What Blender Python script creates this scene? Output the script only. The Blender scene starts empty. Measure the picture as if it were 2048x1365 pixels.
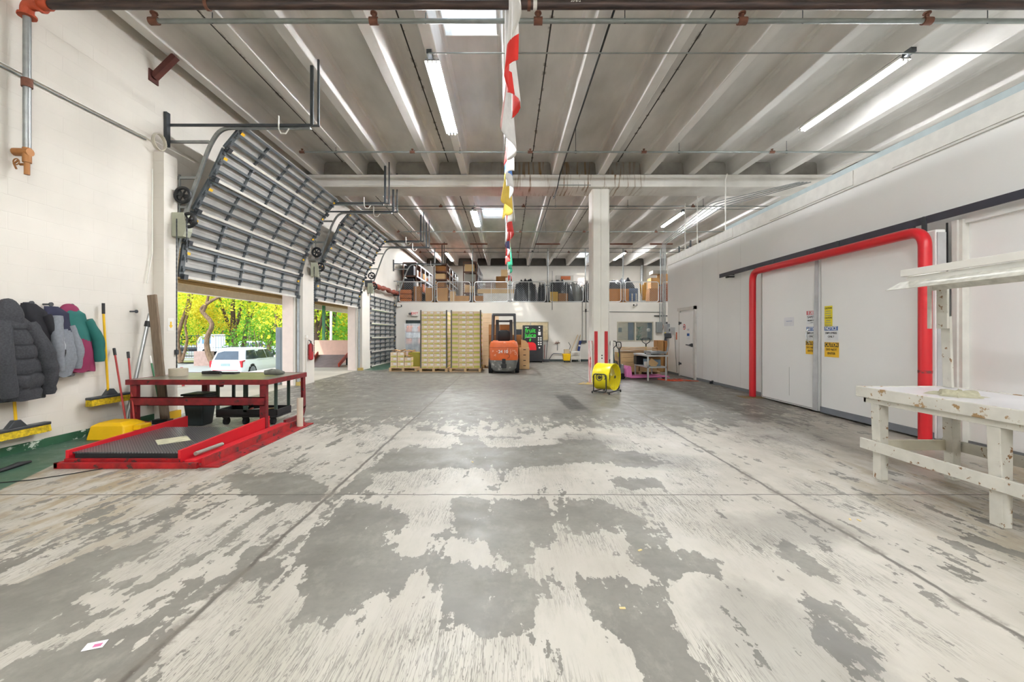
import bpy, math, random
import numpy as np
from mathutils import Vector, Matrix
R = math.radians; PI = math.pi
random.seed(7)
C = bpy.context.scene.collection
S = bpy.context.scene
# ---------------------------------------------------------------- camera, sky, sun, exposure
F, CX, CY, H = 835.0, 1015.0, 668.0, 1.4            # focal length in px (2048 wide), vanishing point, eye height
cam = bpy.data.cameras.new('camera'); cam_o = bpy.data.objects.new('camera', cam); C.objects.link(cam_o)
cam_o.location = (0, 0, H); cam_o.rotation_euler = (PI/2, 0, 0)
cam.sensor_width = 36; cam.lens = F/2048*36; cam.clip_end = 400; cam.clip_start = .05
cam.shift_x = (1024-CX)/2048; cam.shift_y = -(682.5-CY)/2048
S.camera = cam_o
S.view_settings.view_transform = 'Standard'; S.view_settings.look = 'None'
S.view_settings.exposure = 0.3; S.view_settings.gamma = 1.0; S.view_settings.use_curve_mapping = False
S.cycles.max_bounces = 10; S.cycles.diffuse_bounces = 6; S.cycles.glossy_bounces = 3
S.cycles.transparent_max_bounces = 12; S.cycles.sample_clamp_indirect = 6
S.cycles.caustics_reflective = False; S.cycles.caustics_refractive = False
SKY_STRENGTH, SUN_STRENGTH, TUBE = 3.0, 2.8, 300.0
w = bpy.data.worlds.new('sky'); S.world = w; w.use_nodes = True
nt = w.node_tree; bg = nt.nodes['Background']
tc = nt.nodes.new('ShaderNodeTexCoord'); sp = nt.nodes.new('ShaderNodeSeparateXYZ'); cr = nt.nodes.new('ShaderNodeValToRGB')
nt.links.new(tc.outputs['Generated'], sp.inputs[0]); nt.links.new(sp.outputs[2], cr.inputs[0]); nt.links.new(cr.outputs[0], bg.inputs[0])
cr.color_ramp.elements[0].position = 0; cr.color_ramp.elements[0].color = (.82, .88, .95, 1)
cr.color_ramp.elements[1].position = .7; cr.color_ramp.elements[1].color = (.62, .78, 1, 1)
bg.inputs[1].default_value = SKY_STRENGTH
sun = bpy.data.lights.new('sun', 'SUN'); sun.energy = SUN_STRENGTH; sun.angle = R(1.5); sun.color = (1, .95, .85)
sun_o = bpy.data.objects.new('sun', sun); C.objects.link(sun_o); sun_o.rotation_euler = (R(48), R(8), R(-25))

# ---------------------------------------------------------------- helpers
def col(h, k=1.0):
    h = h.lstrip('#'); c = [int(h[i:i+2], 16)/255 for i in (0, 2, 4)]
    return tuple([min(1, k*(x/12.92 if x <= .04045 else ((x+.055)/1.055)**2.4)) for x in c]) + (1,)
MATS = {}
def mat(name, hexc, rough=.6, metal=0, noise=0, nscale=6, c2=None, bump=0, spec=.4, stretch=(1, 1, 1), emit=0, wear=None, wscale=8, wt=.62):
    if name in MATS: return MATS[name]
    m = bpy.data.materials.new(name); m.use_nodes = True; n = m.node_tree.nodes; l = m.node_tree.links
    b = n['Principled BSDF']; b.inputs['Roughness'].default_value = rough; b.inputs['Metallic'].default_value = metal
    b.inputs['Specular IOR Level'].default_value = spec
    c = col(hexc); b.inputs['Base Color'].default_value = c
    t = n.new('ShaderNodeTexCoord'); mp = n.new('ShaderNodeMapping'); mp.inputs['Scale'].default_value = stretch
    l.new(t.outputs['Object'], mp.inputs[0])
    src = None
    nz = n.new('ShaderNodeTexNoise'); nz.inputs['Scale'].default_value = nscale; nz.inputs['Detail'].default_value = 5
    l.new(mp.outputs[0], nz.inputs['Vector'])
    amt = noise if noise else .12
    mx = n.new('ShaderNodeMix'); mx.data_type = 'RGBA'
    mr = n.new('ShaderNodeMapRange'); mr.inputs[1].default_value = .35; mr.inputs[2].default_value = .7
    mr.inputs[3].default_value = 0; mr.inputs[4].default_value = 1
    l.new(nz.outputs[0], mr.inputs[0]); l.new(mr.outputs[0], mx.inputs[0])
    mx.inputs[6].default_value = c
    mx.inputs[7].default_value = col(c2) if c2 else tuple(x*(1-amt) for x in c[:3]) + (1,)
    src = mx.outputs[2]
    if wear:
        n2 = n.new('ShaderNodeTexNoise'); n2.inputs['Scale'].default_value = wscale; n2.inputs['Detail'].default_value = 8
        n2.inputs['Roughness'].default_value = .65
        l.new(mp.outputs[0], n2.inputs['Vector'])
        m2 = n.new('ShaderNodeMapRange'); m2.inputs[1].default_value = wt; m2.inputs[2].default_value = wt+.03
        l.new(n2.outputs[0], m2.inputs[0])
        x2 = n.new('ShaderNodeMix'); x2.data_type = 'RGBA'; l.new(m2.outputs[0], x2.inputs[0]); l.new(src, x2.inputs[6])
        x2.inputs[7].default_value = col(wear); src = x2.outputs[2]
    l.new(src, b.inputs['Base Color'])
    if bump:
        bp = n.new('ShaderNodeBump'); bp.inputs['Strength'].default_value = bump; bp.inputs['Distance'].default_value = .01
        l.new(nz.outputs[0], bp.inputs['Height']); l.new(bp.outputs[0], b.inputs['Normal'])
    if emit:
        b.inputs['Emission Color'].default_value = c; b.inputs['Emission Strength'].default_value = emit
    MATS[name] = m; return m

def origin(p):
    v = Vector((0, 0, 0))
    while p is not None: v += p.location; p = p.parent
    return v
class MB:
    def __init__(s): s.v = []; s.f = []; s.m = []; s.mi = 0
    def add(s, vs, fs):
        o = len(s.v); s.v += [tuple(a) for a in vs]; s.f += [tuple(o+i for i in f) for f in fs]; s.m += [s.mi]*len(fs); return s
    def use(s, i): s.mi = i; return s
    def box(s, x0, x1, y0, y1, z0, z1):
        x0, x1 = min(x0, x1), max(x0, x1); y0, y1 = min(y0, y1), max(y0, y1); z0, z1 = min(z0, z1), max(z0, z1)
        return s.add([(x, y, z) for z in (z0, z1) for y in (y0, y1) for x in (x0, x1)],
                     [(0, 2, 3, 1), (4, 5, 7, 6), (0, 1, 5, 4), (2, 6, 7, 3), (0, 4, 6, 2), (1, 3, 7, 5)])
    def obox(s, c, sz, M=None, rz=0):
        M = M or Matrix.Rotation(rz, 3, 'Z'); c = Vector(c); a = len(s.v)
        h = [x/2 for x in sz]; s.box(-h[0], h[0], -h[1], h[1], -h[2], h[2])
        for i in range(a, len(s.v)): s.v[i] = tuple(c + M @ Vector(s.v[i]))
        return s
    def bar(s, p, q, wd, hd, up=(0, 0, 1)):
        p, q = Vector(p), Vector(q); d = q-p; L = d.length; d.normalize(); u = Vector(up)
        if abs(d.dot(u)) > .99: u = Vector((0, 1, 0))
        x = d.cross(u).normalized(); z = x.cross(d)
        return s.obox((p+q)/2, (wd, L, hd), Matrix((x, d, z)).transposed())
    def tube(s, pts, r, n=8, closed=False, cap=True):
        pts = [Vector(p) for p in pts]; N = len(pts); rs = r if isinstance(r, (list, tuple)) else [r]*N
        a = len(s.v); vs = []; fs = []; px = None
        for i, p in enumerate(pts):
            if closed: d = pts[(i+1) % N]-pts[i-1]
            else: d = pts[min(i+1, N-1)]-pts[max(i-1, 0)]
            d.normalize()
            if px is None:
                px = d.orthogonal().normalized()
            else:
                px = px - d*px.dot(d)
                px = px.normalized() if px.length > 1e-6 else d.orthogonal().normalized()
            py = d.cross(px)
            for k in range(n):
                t = 2*PI*k/n; vs.append(p+(px*math.cos(t)+py*math.sin(t))*rs[i])
        for i in range(N if closed else N-1):
            j = (i+1) % N
            for k in range(n): fs.append((i*n+k, i*n+(k+1) % n, j*n+(k+1) % n, j*n+k))
        if cap and not closed: fs.append(tuple(range(n-1, -1, -1))); fs.append(tuple((N-1)*n+k for k in range(n)))
        return s.add(vs, fs)
    def cyl(s, p, q, r, r2=None, n=16): return s.tube([p, q], [r, r if r2 is None else r2], n)
    def loft(s, rings, cap=True):
        n = len(rings[0]); fs = []; vs = [v for r in rings for v in r]
        for i in range(len(rings)-1):
            for k in range(n): fs.append((i*n+k, i*n+(k+1) % n, (i+1)*n+(k+1) % n, (i+1)*n+k))
        if cap: fs.append(tuple(range(n-1, -1, -1))); fs.append(tuple((len(rings)-1)*n+k for k in range(n)))
        return s.add(vs, fs)
    def prism(s, poly, ax, a, b):
        def P(u, v, t): return (t, u, v) if ax == 'x' else ((u, t, v) if ax == 'y' else (u, v, t))
        n = len(poly)
        return s.add([P(u, v, a) for u, v in poly]+[P(u, v, b) for u, v in poly],
                     [tuple(range(n-1, -1, -1)), tuple(range(n, 2*n))]+[(i, (i+1) % n, n+(i+1) % n, n+i) for i in range(n)])
    def grid(s, fn, nu, nv, mfn=None):
        o = len(s.v)
        for j in range(nv+1):
            for i in range(nu+1): s.v.append(tuple(fn(i/nu, j/nv)))
        for j in range(nv):
            for i in range(nu):
                a = o+j*(nu+1)+i; s.f.append((a, a+1, a+nu+2, a+nu+1)); s.m.append(mfn((i+.5)/nu, (j+.5)/nv) if mfn else s.mi)
        return s
    def build(s, name, mats, parent=None, smooth=False, bevel=0, solid=0):
        o0 = origin(parent)
        me = bpy.data.meshes.new(name); me.from_pydata([(x-o0.x, y-o0.y, z-o0.z) for x, y, z in s.v], [], s.f)
        for m in (mats if isinstance(mats, (list, tuple)) else [mats]): me.materials.append(m)
        me.polygons.foreach_set('material_index', s.m)
        import bmesh
        bm = bmesh.new(); bm.from_mesh(me); bmesh.ops.recalc_face_normals(bm, faces=bm.faces); bm.to_mesh(me); bm.free()
        if smooth:
            me.polygons.foreach_set('use_smooth', [True]*len(me.polygons))
            try: me.set_sharp_from_angle(angle=R(40))
            except Exception: pass
        o = bpy.data.objects.new(name, me); C.objects.link(o); o.parent = parent
        if bevel:
            md = o.modifiers.new('bevel', 'BEVEL'); md.width = bevel; md.segments = 2; md.limit_method = 'ANGLE'; md.angle_limit = R(50)
        if solid:
            md = o.modifiers.new('solid', 'SOLIDIFY'); md.thickness = solid
        return o
def tag(o, label=None, cat=None, group=None, kind=None):
    if label: o['label'] = label
    if cat: o['category'] = cat
    if group: o['group'] = group
    if kind: o['kind'] = kind
    return o
def thing(name, label, cat, loc=(0, 0, 0), group=None):
    o = bpy.data.objects.new(name, None); C.objects.link(o); o.location = loc; o.empty_display_size = .1
    return tag(o, label, cat, group)
def struct(name, mb, m, **k): return tag(mb.build(name, m, **k), kind='structure')
def dup(root, loc=None, rz=None, label=None):
    r = root.copy(); C.objects.link(r)
    if loc is not None: r.location = loc
    if rz is not None: r.rotation_euler = (0, 0, rz)
    if label: r['label'] = label
    def rec(a, b):
        for ch in KIDS[a.name]:
            c = ch.copy(); C.objects.link(c); c.parent = b; rec(ch, c)
    rec(root, r); return r
KIDS = {}
def index():
    for o in bpy.data.objects: KIDS[o.name] = []
    for o in bpy.data.objects:
        if o.parent: KIDS[o.parent.name].append(o)
def arc(pts, r, seg=6):
    """polyline with rounded corners"""
    pts = [Vector(p) for p in pts]; out = [pts[0]]
    for i in range(1, len(pts)-1):
        a, b, c = pts[i-1], pts[i], pts[i+1]; rr = min(r, (a-b).length*.49, (c-b).length*.49)
        p, q = b+(a-b).normalized()*rr, b+(c-b).normalized()*rr
        for k in range(seg+1):
            t = k/seg; out.append(p*(1-t)**2+b*2*t*(1-t)+q*t*t)
    out.append(pts[-1]); return out
def wx(px, Y): return (px-CX)*Y/F
def wz(py, Y): return H-(py-CY)*Y/F
def fl(px, py):
    Y = F*H/(py-CY); return ((px-CX)*Y/F, Y)
def text(name, s, m, size, loc, facing, parent=None, bold=.0, sx=1, ext=.0008):
    """flat lettering; facing '-y' (towards the camera) or '-x'"""
    cu = bpy.data.curves.new('t', 'FONT'); cu.body = s; cu.size = size; cu.align_x = 'CENTER'; cu.align_y = 'CENTER'
    cu.extrude = ext; cu.offset = bold
    t = bpy.data.objects.new('t', cu); C.objects.link(t)
    me = bpy.data.meshes.new_from_object(t.evaluated_get(bpy.context.evaluated_depsgraph_get()))
    bpy.data.objects.remove(t); o0 = origin(parent); L = Vector(loc)
    for v in me.vertices:
        x, y, z = v.co.x*sx, v.co.y, v.co.z
        v.co = (L.x+x, L.y-z, L.z+y) if facing == '-y' else (L.x-z, L.y-x, L.z+y)
        v.co -= o0
    me.materials.clear(); me.materials.append(m)
    o = bpy.data.objects.new(name, me); C.objects.link(o); o.parent = parent; return o

# ---------------------------------------------------------------- shared materials
M_wall = mat('painted block', '#dfdad1', .7, noise=.10, nscale=1.2, bump=.15, wear='#b7b2a8', wscale=14, wt=.73)
M_cold = mat('cold room panel', '#f1f1ef', .35, noise=.05, nscale=.8)
M_conc = mat('ceiling concrete', '#ebe8e4', .85, noise=.3, nscale=1.3, c2='#c6c3be', bump=.2, stretch=(1, .35, 1))
M_beam = mat('beam concrete', '#e6e3dd', .85, noise=.25, nscale=1.2, c2='#cac6bf', bump=.2)
M_white = mat('white paint', '#e8e5de', .5, noise=.06)
M_steel = mat('galvanised steel', '#9a9d9c', .4, .6, noise=.25, nscale=9)
M_dsteel = mat('dark steel', '#4c5054', .45, .5, noise=.2)
M_black = mat('black plastic', '#1c1d1f', .5, noise=.1)
M_rub = mat('black rubber', '#17171a', .8)
M_red = mat('red paint', '#c2202a', .38, noise=.15, nscale=4)
M_wred = mat('worn red steel', '#a0181d', .42, noise=.3, nscale=10, c2='#6f1216', wear='#3d2c2a', wscale=11, wt=.58)
M_wine = mat('wine red steel', '#7a1c22', .42, noise=.3, nscale=10, c2='#561318', wear='#2c2020', wscale=14, wt=.60)
M_rust = mat('rusty fitting', '#6e4636', .75, noise=.3, nscale=20)
M_yel = mat('yellow plastic', '#e3b414', .4, noise=.1)
M_card = mat('cardboard', '#b78a58', .85, noise=.15, nscale=3)
M_card2 = mat('dark cardboard', '#9a6a3c', .85, noise=.15, nscale=3)
M_card3 = mat('pale cardboard', '#cfae80', .85, noise=.12, nscale=3)
M_wood = mat('raw pine', '#d2b184', .75, noise=.25, nscale=5, stretch=(1, 6, 6))
M_owood = mat('weathered plank', '#7d6d5c', .85, noise=.35, nscale=8, stretch=(6, 6, .6))
M_glass = None
def glassmat(name, colr, alpha, rough=.05):
    m = bpy.data.materials.new(name); m.use_nodes = True; n = m.node_tree.nodes; l = m.node_tree.links
    for x in list(n): n.remove(x)
    o = n.new('ShaderNodeOutputMaterial'); mx = n.new('ShaderNodeMixShader'); t = n.new('ShaderNodeBsdfTransparent')
    g = n.new('ShaderNodeBsdfPrincipled'); g.inputs['Base Color'].default_value = col(colr); g.inputs['Roughness'].default_value = rough
    g.inputs['Specular IOR Level'].default_value = .8
    nz = n.new('ShaderNodeTexNoise'); nz.inputs['Scale'].default_value = 5
    mr = n.new('ShaderNodeMapRange'); mr.inputs[1].default_value = .3; mr.inputs[2].default_value = .7
    mr.inputs[3].default_value = max(0, alpha-.12); mr.inputs[4].default_value = min(1, alpha+.12)
    l.new(nz.outputs[0], mr.inputs[0]); l.new(mr.outputs[0], mx.inputs[0])
    l.new(t.outputs[0], mx.inputs[1]); l.new(g.outputs[0], mx.inputs[2]); l.new(mx.outputs[0], o.inputs[0])
    return m
M_glass = glassmat('window glass', '#9fb0b0', .18)
M_wrap = glassmat('plastic wrap', '#dfe6ea', .42, .2)
XW = -5.75                                  # left wall face
XR = 5.75                                   # cold room face
ZC, ZR = 6.39, 5.92                          # slab underside, rib undersides
# ---------------------------------------------------------------- floor with worn paint
def sdf(P, poly):
    """signed distance (negative inside) of points P (n,2) to polygon"""
    poly = np.array(poly, float); n = len(poly); d = np.full(len(P), 1e9); ins = np.zeros(len(P), bool)
    for i in range(n):
        a, b = poly[i], poly[(i+1) % n]; e = b-a; wv = P-a
        t = np.clip((wv@e)/(e@e+1e-12), 0, 1); q = wv-t[:, None]*e; d = np.minimum(d, (q**2).sum(1))
        c = ((a[1] > P[:, 1]) != (b[1] > P[:, 1])) & (P[:, 0] < (b[0]-a[0])*(P[:, 1]-a[1])/(b[1]-a[1]+1e-12)+a[0])
        ins ^= c
    d = np.sqrt(d); return np.where(ins, -d, d)
BARE = [
 [(690,1000),(790,1015),(835,1045),(810,1058),(788,1075),(800,1095),(850,1108),(872,1122),(825,1148),(805,1178),(745,1188),(705,1215),(650,1244),(612,1212),(588,1165),(610,1135),(578,1115),(590,1080),(640,1040)],
 [(905,998),(1092,1000),(1097,1098),(1055,1128),(1022,1140),(998,1108),(902,1090),(882,1062),(905,1040)],
 [(900,1118),(980,1140),(1050,1146),(1092,1172),(1082,1205),(1062,1240),(1044,1292),(1022,1280),(1000,1262),(962,1270),(912,1240),(888,1220),(880,1180),(862,1160),(870,1132)],
 [(1130,1002),(1200,1000),(1232,1010),(1292,1047),(1330,1088),(1345,1100),(1400,1100),(1455,1128),(1442,1150),(1375,1150),(1340,1162),(1290,1130),(1268,1082),(1240,1070),(1150,1066),(1110,1035)],
 [(1158,1165),(1225,1152),(1290,1172),(1335,1160),(1348,1200),(1362,1250),(1372,1290),(1412,1365),(1325,1365),(1285,1312),(1250,1290),(1205,1262),(1188,1230),(1160,1192)],
 [(830,852),(930,872),(1200,882),(1290,905),(1345,928),(1280,937),(1180,925),(1000,938),(960,942),(870,936),(760,948),(735,975),(745,990),(690,988),(720,950),(780,900)],
 [(1225,958),(1310,960),(1318,980),(1240,978),(1222,985)],
 [(-80,1190),(20,1175),(120,1130),(200,1098),(335,1083),(300,1118),(205,1140),(170,1168),(285,1152),(245,1192),(180,1180),(175,1205),(240,1222),(160,1262),(60,1292),(-80,1320)],
 [(-80,1345),(150,1290),(240,1262),(330,1205),(400,1165),(470,1140),(400,1200),(345,1290),(265,1370),(-80,1370)],
 [(450,950),(600,945),(660,975),(650,1005),(560,1010),(480,990)],
 [(475,1130),(555,1122),(560,1150),(500,1170),(455,1165)],
 [(1590,1190),(1660,1210),(1690,1260),(1750,1330),(1720,1335),(1650,1280),(1610,1240)],
 [(1560,1085),(1640,1130),(1660,1150),(1620,1150),(1570,1110)],
]
PAINT = [
 [(745,948),(800,946),(900,938),(975,940),(1000,958),(1060,942),(1120,935),(1228,935),(1232,955),(1180,978),(1090,984),(1010,972),(960,964),(930,975),(850,992),(760,988)],
 [(760,995),(900,988),(905,1010),(895,1065),(880,1060),(820,1030)],
 [(785,1070),(850,1080),(870,1100),(840,1115),(800,1100)],
 [(905,1082),(975,1088),(1005,1120),(1020,1142),(960,1120),(900,1105)],
 [(760,850),(910,872),(900,895),(790,895)],
 [(960,875),(1110,880),(1130,888),(980,895)],
 [(1190,865),(1300,862),(1345,880),(1300,905),(1230,900)],
]
B2 = np.array
def field(P):
    x, y = P[:, 0], P[:, 1]
    rng = np.random.RandomState(3)
    b = np.full(len(P), .44)
    b -= .30*np.exp(-((x+3.1)/1.1)**2-((y-3.1)/.9)**2)+.12*np.exp(-((x-3.6)/1.3)**2-((y-2.9)/.8)**2)
    # beyond ~6.5 m the paint is mostly gone in the traffic lane
    far = np.clip((y-5.6)/1.6, 0, 1); lane = np.exp(-((x-.6)/4.2)**4)
    b -= far*(.62*lane+.28)
    b -= .16*np.exp(-((x+3.0)/1.3)**2)*np.clip((y-3.2)/1, 0, 1)
    b -= .22*np.exp(-((x+1.6)/1.1)**2-((y-3.0)/1.0)**2)
    b -= .12*np.exp(-((x-3.0)/1.2)**2)*np.clip((5-y)/2, 0, 1)
    b -= .38*np.clip((y-7.2)/1.5, 0, 1)
    for poly in BARE:
        d = sdf(P, [fl(*p) for p in poly]); b = np.minimum(b, np.clip(-.55+(d+.07)*7, -.55, 1.5))
    for poly in PAINT:
        d = sdf(P, [fl(*p) for p in poly]); b = np.maximum(b, np.clip(.45-(d+.03)*8, -2, .45))
    return b
xs = np.concatenate([np.arange(XW, 6.0, .055), [6.2, 8, 10.4]])
ys = np.concatenate([np.arange(-6, 1.4, .3), np.arange(1.4, 6.6, .05), np.arange(6.6, 12, .15), np.arange(12, 22.2, .5)])
gx, gy = np.meshgrid(xs, ys); P = np.stack([gx.ravel(), gy.ravel()], 1)
nx, ny = len(xs), len(ys)
me = bpy.data.meshes.new('floor')
idx = np.arange(nx*ny).reshape(ny, nx)
me.from_pydata([(a, b, 0) for a, b in P], [], np.stack([idx[:-1, :-1].ravel(), idx[:-1, 1:].ravel(), idx[1:, 1:].ravel(), idx[1:, :-1].ravel()], 1).tolist())
at = me.attributes.new('paint_left', 'FLOAT', 'POINT'); at.data.foreach_set('value', field(P).astype(np.float32))
floor = bpy.data.objects.new('floor', me); C.objects.link(floor); tag(floor, kind='structure')
def floor_mat():
    m = bpy.data.materials.new('worn painted concrete'); m.use_nodes = True; n = m.node_tree.nodes; l = m.node_tree.links
    b = n['Principled BSDF']
    def N(t, **k):
        x = n.new(t)
        for a, v in k.items(): setattr(x, a, v)
        return x
    def val(sock, i):
        if isinstance(sock, (int, float)): i.default_value = sock
        else: l.new(sock, i)
    def ma(op, a, c=0., d=None):
        x = N('ShaderNodeMath', operation=op); val(a, x.inputs[0]); val(c, x.inputs[1])
        if d is not None: val(d, x.inputs[2])
        return x.outputs[0]
    t = N('ShaderNodeTexCoord').outputs['Object']
    sx = N('ShaderNodeSeparateXYZ'); l.new(t, sx.inputs[0]); X, Y = sx.outputs[0], sx.outputs[1]
    def noise(scale, det=6, st=(1, 1, 1), rough=.6, off=(0, 0, 0), rot=0):
        mp = N('ShaderNodeMapping'); mp.inputs['Scale'].default_value = st; mp.inputs['Location'].default_value = off
        mp.inputs['Rotation'].default_value = (0, 0, rot)
        l.new(t, mp.inputs[0]); z = N('ShaderNodeTexNoise'); z.inputs['Scale'].default_value = scale; z.inputs['Detail'].default_value = det
        z.inputs['Roughness'].default_value = rough; l.new(mp.outputs[0], z.inputs['Vector']); return z.outputs[0]
    def step(v, a, w): 
        x = N('ShaderNodeMapRange'); val(v, x.inputs[0]); x.inputs[1].default_value = a; x.inputs[2].default_value = a+w; return x.outputs[0]
    def mix(f, a, c):
        x = N('ShaderNodeMix', data_type='RGBA'); val(f, x.inputs[0])
        for s_, i in ((a, 6), (c, 7)):
            if isinstance(s_, tuple): x.inputs[i].default_value = s_
            else: l.new(s_, x.inputs[i])
        return x.outputs[2]
    at = N('ShaderNodeAttribute', attribute_name='paint_left').outputs['Fac']
    n1 = noise(2.6, 9, (1.5, .8, 1), .66); n2 = noise(5, 7, (2.2, .45, 1), .6, (5, 2, 0), .10); n3 = noise(15, 5, (1, 1, 1), .6, (3, 3, 0))
    e = ma('ADD', ma('MULTIPLY', ma('SUBTRACT', n1, .5), 2.7), ma('MULTIPLY', ma('SUBTRACT', n2, .5), 2.5))
    e = ma('ADD', e, ma('MULTIPLY', ma('SUBTRACT', n3, .5), 1.3))
    v = ma('ADD', at, e)
    paint = step(v, -.015, .05)
    # long scratches and scuffs through the paint
    s1 = noise(4.5, 4, (11, .5, 1), .5, (1, 7, 0), .04); s2 = noise(5, 3, (9, .6, 1), .5, (9, 1, 0), .55); s3 = noise(4, 3, (8, .5, 1), .5, (2, 9, 0), -.5)
    gate = noise(1.1, 3, (1, 1, 1), .5, (7, 7, 0))
    def line(s_, w_): return ma('SUBTRACT', 1., step(ma('ABSOLUTE', ma('SUBTRACT', s_, .5)), w_, w_*.8))
    sc = ma('MAXIMUM', ma('MULTIPLY', line(s1, .011), step(gate, .47, .14)), ma('MULTIPLY', ma('MAXIMUM', line(s2, .006), line(s3, .005)), step(gate, .5, .08)))
    paint = ma('MULTIPLY', paint, ma('SUBTRACT', 1., ma('MULTIPLY', sc, .85)))
    # colours
    g1 = noise(1.3, 5, (1, 1, 1), .6, (4, 0, 0)); g2 = noise(26, 4)
    conc = mix(step(g1, .3, .4), col('#7f7c74'), col('#64615a')); conc = mix(ma('MULTIPLY', step(g2, .45, .25), .35), conc, col('#625f59')); conc = mix(ma('MULTIPLY', step(noise(6, 7, (1, .6, 1), .7, (6, 6, 0)), .52, .2), .45), conc, col('#9a978d'))
    pc = mix(step(noise(1.7, 6, (1, .5, 1), .6, (8, 3, 0)), .35, .4), col('#b3aea4'), col('#9c968b'))
    pc = mix(ma('MULTIPLY', step(noise(9, 6, (2, .5, 1), .7, (1, 3, 0)), .5, .25), .5), pc, col('#969287'))
    # ochre stains towards both sides
    br = ma('MULTIPLY', step(noise(3, 6, (1.5, .45, 1), .7, (2, 2, 0)), .46, .12), step(ma('ABSOLUTE', ma('SUBTRACT', X, .2)), 2.4, 1.4))
    pc = mix(ma('MULTIPLY', ma('MULTIPLY', br, .85), step(Y, 5.2, -1.)), pc, col('#8c7b5e'))
    cl = mix(paint, conc, pc)
    # oily traffic stains
    def blob(x0, y0, rx, ry):
        a = ma('POWER', ma('DIVIDE', ma('SUBTRACT', X, x0), rx), 2.); c = ma('POWER', ma('DIVIDE', ma('SUBTRACT', Y, y0), ry), 2.)
        d = ma('ADD', ma('ADD', a, c), ma('MULTIPLY', ma('SUBTRACT', n1, .5), 2.2)); return step(d, 1.15, -.75)
    st = blob(2.2, 7.6, 1.5, 1.9)
    for q in ((3.9, 6.9, .9, 2.0), (1.1, 5.5, .5, .4), (3.6, 9.6, 1.0, 1.6), (1.7, 4.6, .45, .35), (2.0, 3.0, .5, .3), (1.25, 1.9, .4, .5), (.2, 11.5, .8, 1.5)): st = ma('MAXIMUM', st, blob(*q))
    cl = mix(ma('MULTIPLY', st, .36), cl, col('#4c4a47'))
    # black tyre burn
    tb = ma('MULTIPLY', step(ma('ABSOLUTE', ma('SUBTRACT', ma('ADD', X, ma('MULTIPLY', ma('SUBTRACT', n3, .5), .2)), ma('ADD', 1.29, ma('MULTIPLY', ma('SUBTRACT', Y, 8.5), -.03)))), .20, -.03),
            step(ma('ABSOLUTE', ma('SUBTRACT', Y, 8.6)), 1.1, -.3))
    cl = mix(ma('MULTIPLY', tb, ma('ADD', .8, ma('MULTIPLY', step(s1, .5, .1), .15))), cl, col('#34322f'))
    # control joints
    jn = ma('MULTIPLY', ma('SUBTRACT', noise(3, 5), .5), .06)
    def joint(c_, v0, w_): return step(ma('ABSOLUTE', ma('SUBTRACT', ma('ADD', c_, jn), v0)), w_, -w_*.6)
    j = joint(X, -1.55, .022)
    j = ma('MAXIMUM', j, joint(X, 2.37, .020))
    for y0, w_ in ((3.63, .012), (7.6, .016), (11.55, .016), (15.5, .016), (-.3, .01)): j = ma('MAXIMUM', j, joint(Y, y0, w_))
    cl = mix(ma('MULTIPLY', j, .9), cl, col('#4a453f'))
    wide = ma('MULTIPLY', ma('MAXIMUM', joint(X, -1.55, .08), joint(X, 2.37, .07)), step(noise(4, 6, (1, 1, 1), .7), .5, .1))
    cl = mix(ma('MULTIPLY', wide, .7), cl, col('#6b665d'))
    # green painted strip along the left wall
    edge = ma('ADD', -4.60, ma('MULTIPLY', ma('SUBTRACT', Y, 3.9), -.42))
    gr = ma('MULTIPLY', step(ma('SUBTRACT', edge, ma('ADD', X, ma('MULTIPLY', jn, .6))), 0., .02), step(Y, 7.3, -.1))
    gr = ma('MAXIMUM', gr, ma('MULTIPLY', ma('MULTIPLY', step(X, -4.75, -.1), step(Y, 15.8, .3)), 1.))
    cl = mix(ma('MULTIPLY', gr, ma('SUBTRACT', 1., ma('MULTIPLY', step(n3, .62, .05), .5))), cl, col('#3d5a4a'))
    l.new(cl, b.inputs['Base Color'])
    ro = N('ShaderNodeMapRange'); l.new(noise(4, 5), ro.inputs[0]); ro.inputs[1].default_value = .3; ro.inputs[2].default_value = .7
    ro.inputs[3].default_value = .34; ro.inputs[4].default_value = .58; l.new(ro.outputs[0], b.inputs['Roughness'])
    b.inputs['Specular IOR Level'].default_value = .45
    bp = N('ShaderNodeBump'); bp.inputs['Strength'].default_value = .25; bp.inputs['Distance'].default_value = .003
    l.new(ma('SUBTRACT', paint, j), bp.inputs['Height']); l.new(bp.outputs[0], b.inputs['Normal'])
    return m
me.materials.append(floor_mat())

# ---------------------------------------------------------------- walls
DOORS = [(7.12, 11.32), (12.12, 15.95), (17.05, 21.1)]; DH = 3.0
mb = MB(); y = -6.0; T = .32
for a, b in DOORS:
    mb.box(XW-T, XW, y, a, 0, 6.6); mb.box(XW-T, XW, a, b, DH, 6.6); y = b
mb.box(XW-T, XW, y, 28.4, 0, 6.6)
for a, b, z in ((6.78, 7.06, 4.36), (11.38, 12.06, 3.05), (16.02, 16.98, 3.05)): mb.box(XW, XW+.17, a, b, 0, z)      # pilasters beside the doors
M_left = mat('painted block wall', '#ded8ce', .75, noise=.12, nscale=.9, bump=0)
n = M_left.node_tree.nodes; l = M_left.node_tree.links; b = n['Principled BSDF']
t = n.new('ShaderNodeTexCoord'); sp = n.new('ShaderNodeSeparateXYZ'); cb = n.new('ShaderNodeCombineXYZ'); l.new(t.outputs['Object'], sp.inputs[0])
l.new(sp.outputs[1], cb.inputs[0]); l.new(sp.outputs[2], cb.inputs[1])
bk = n.new('ShaderNodeTexBrick'); l.new(cb.outputs[0], bk.inputs[0]); bk.inputs['Scale'].default_value = 1; bk.inputs['Brick Width'].default_value = .4; bk.inputs['Row Height'].default_value = .2
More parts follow.
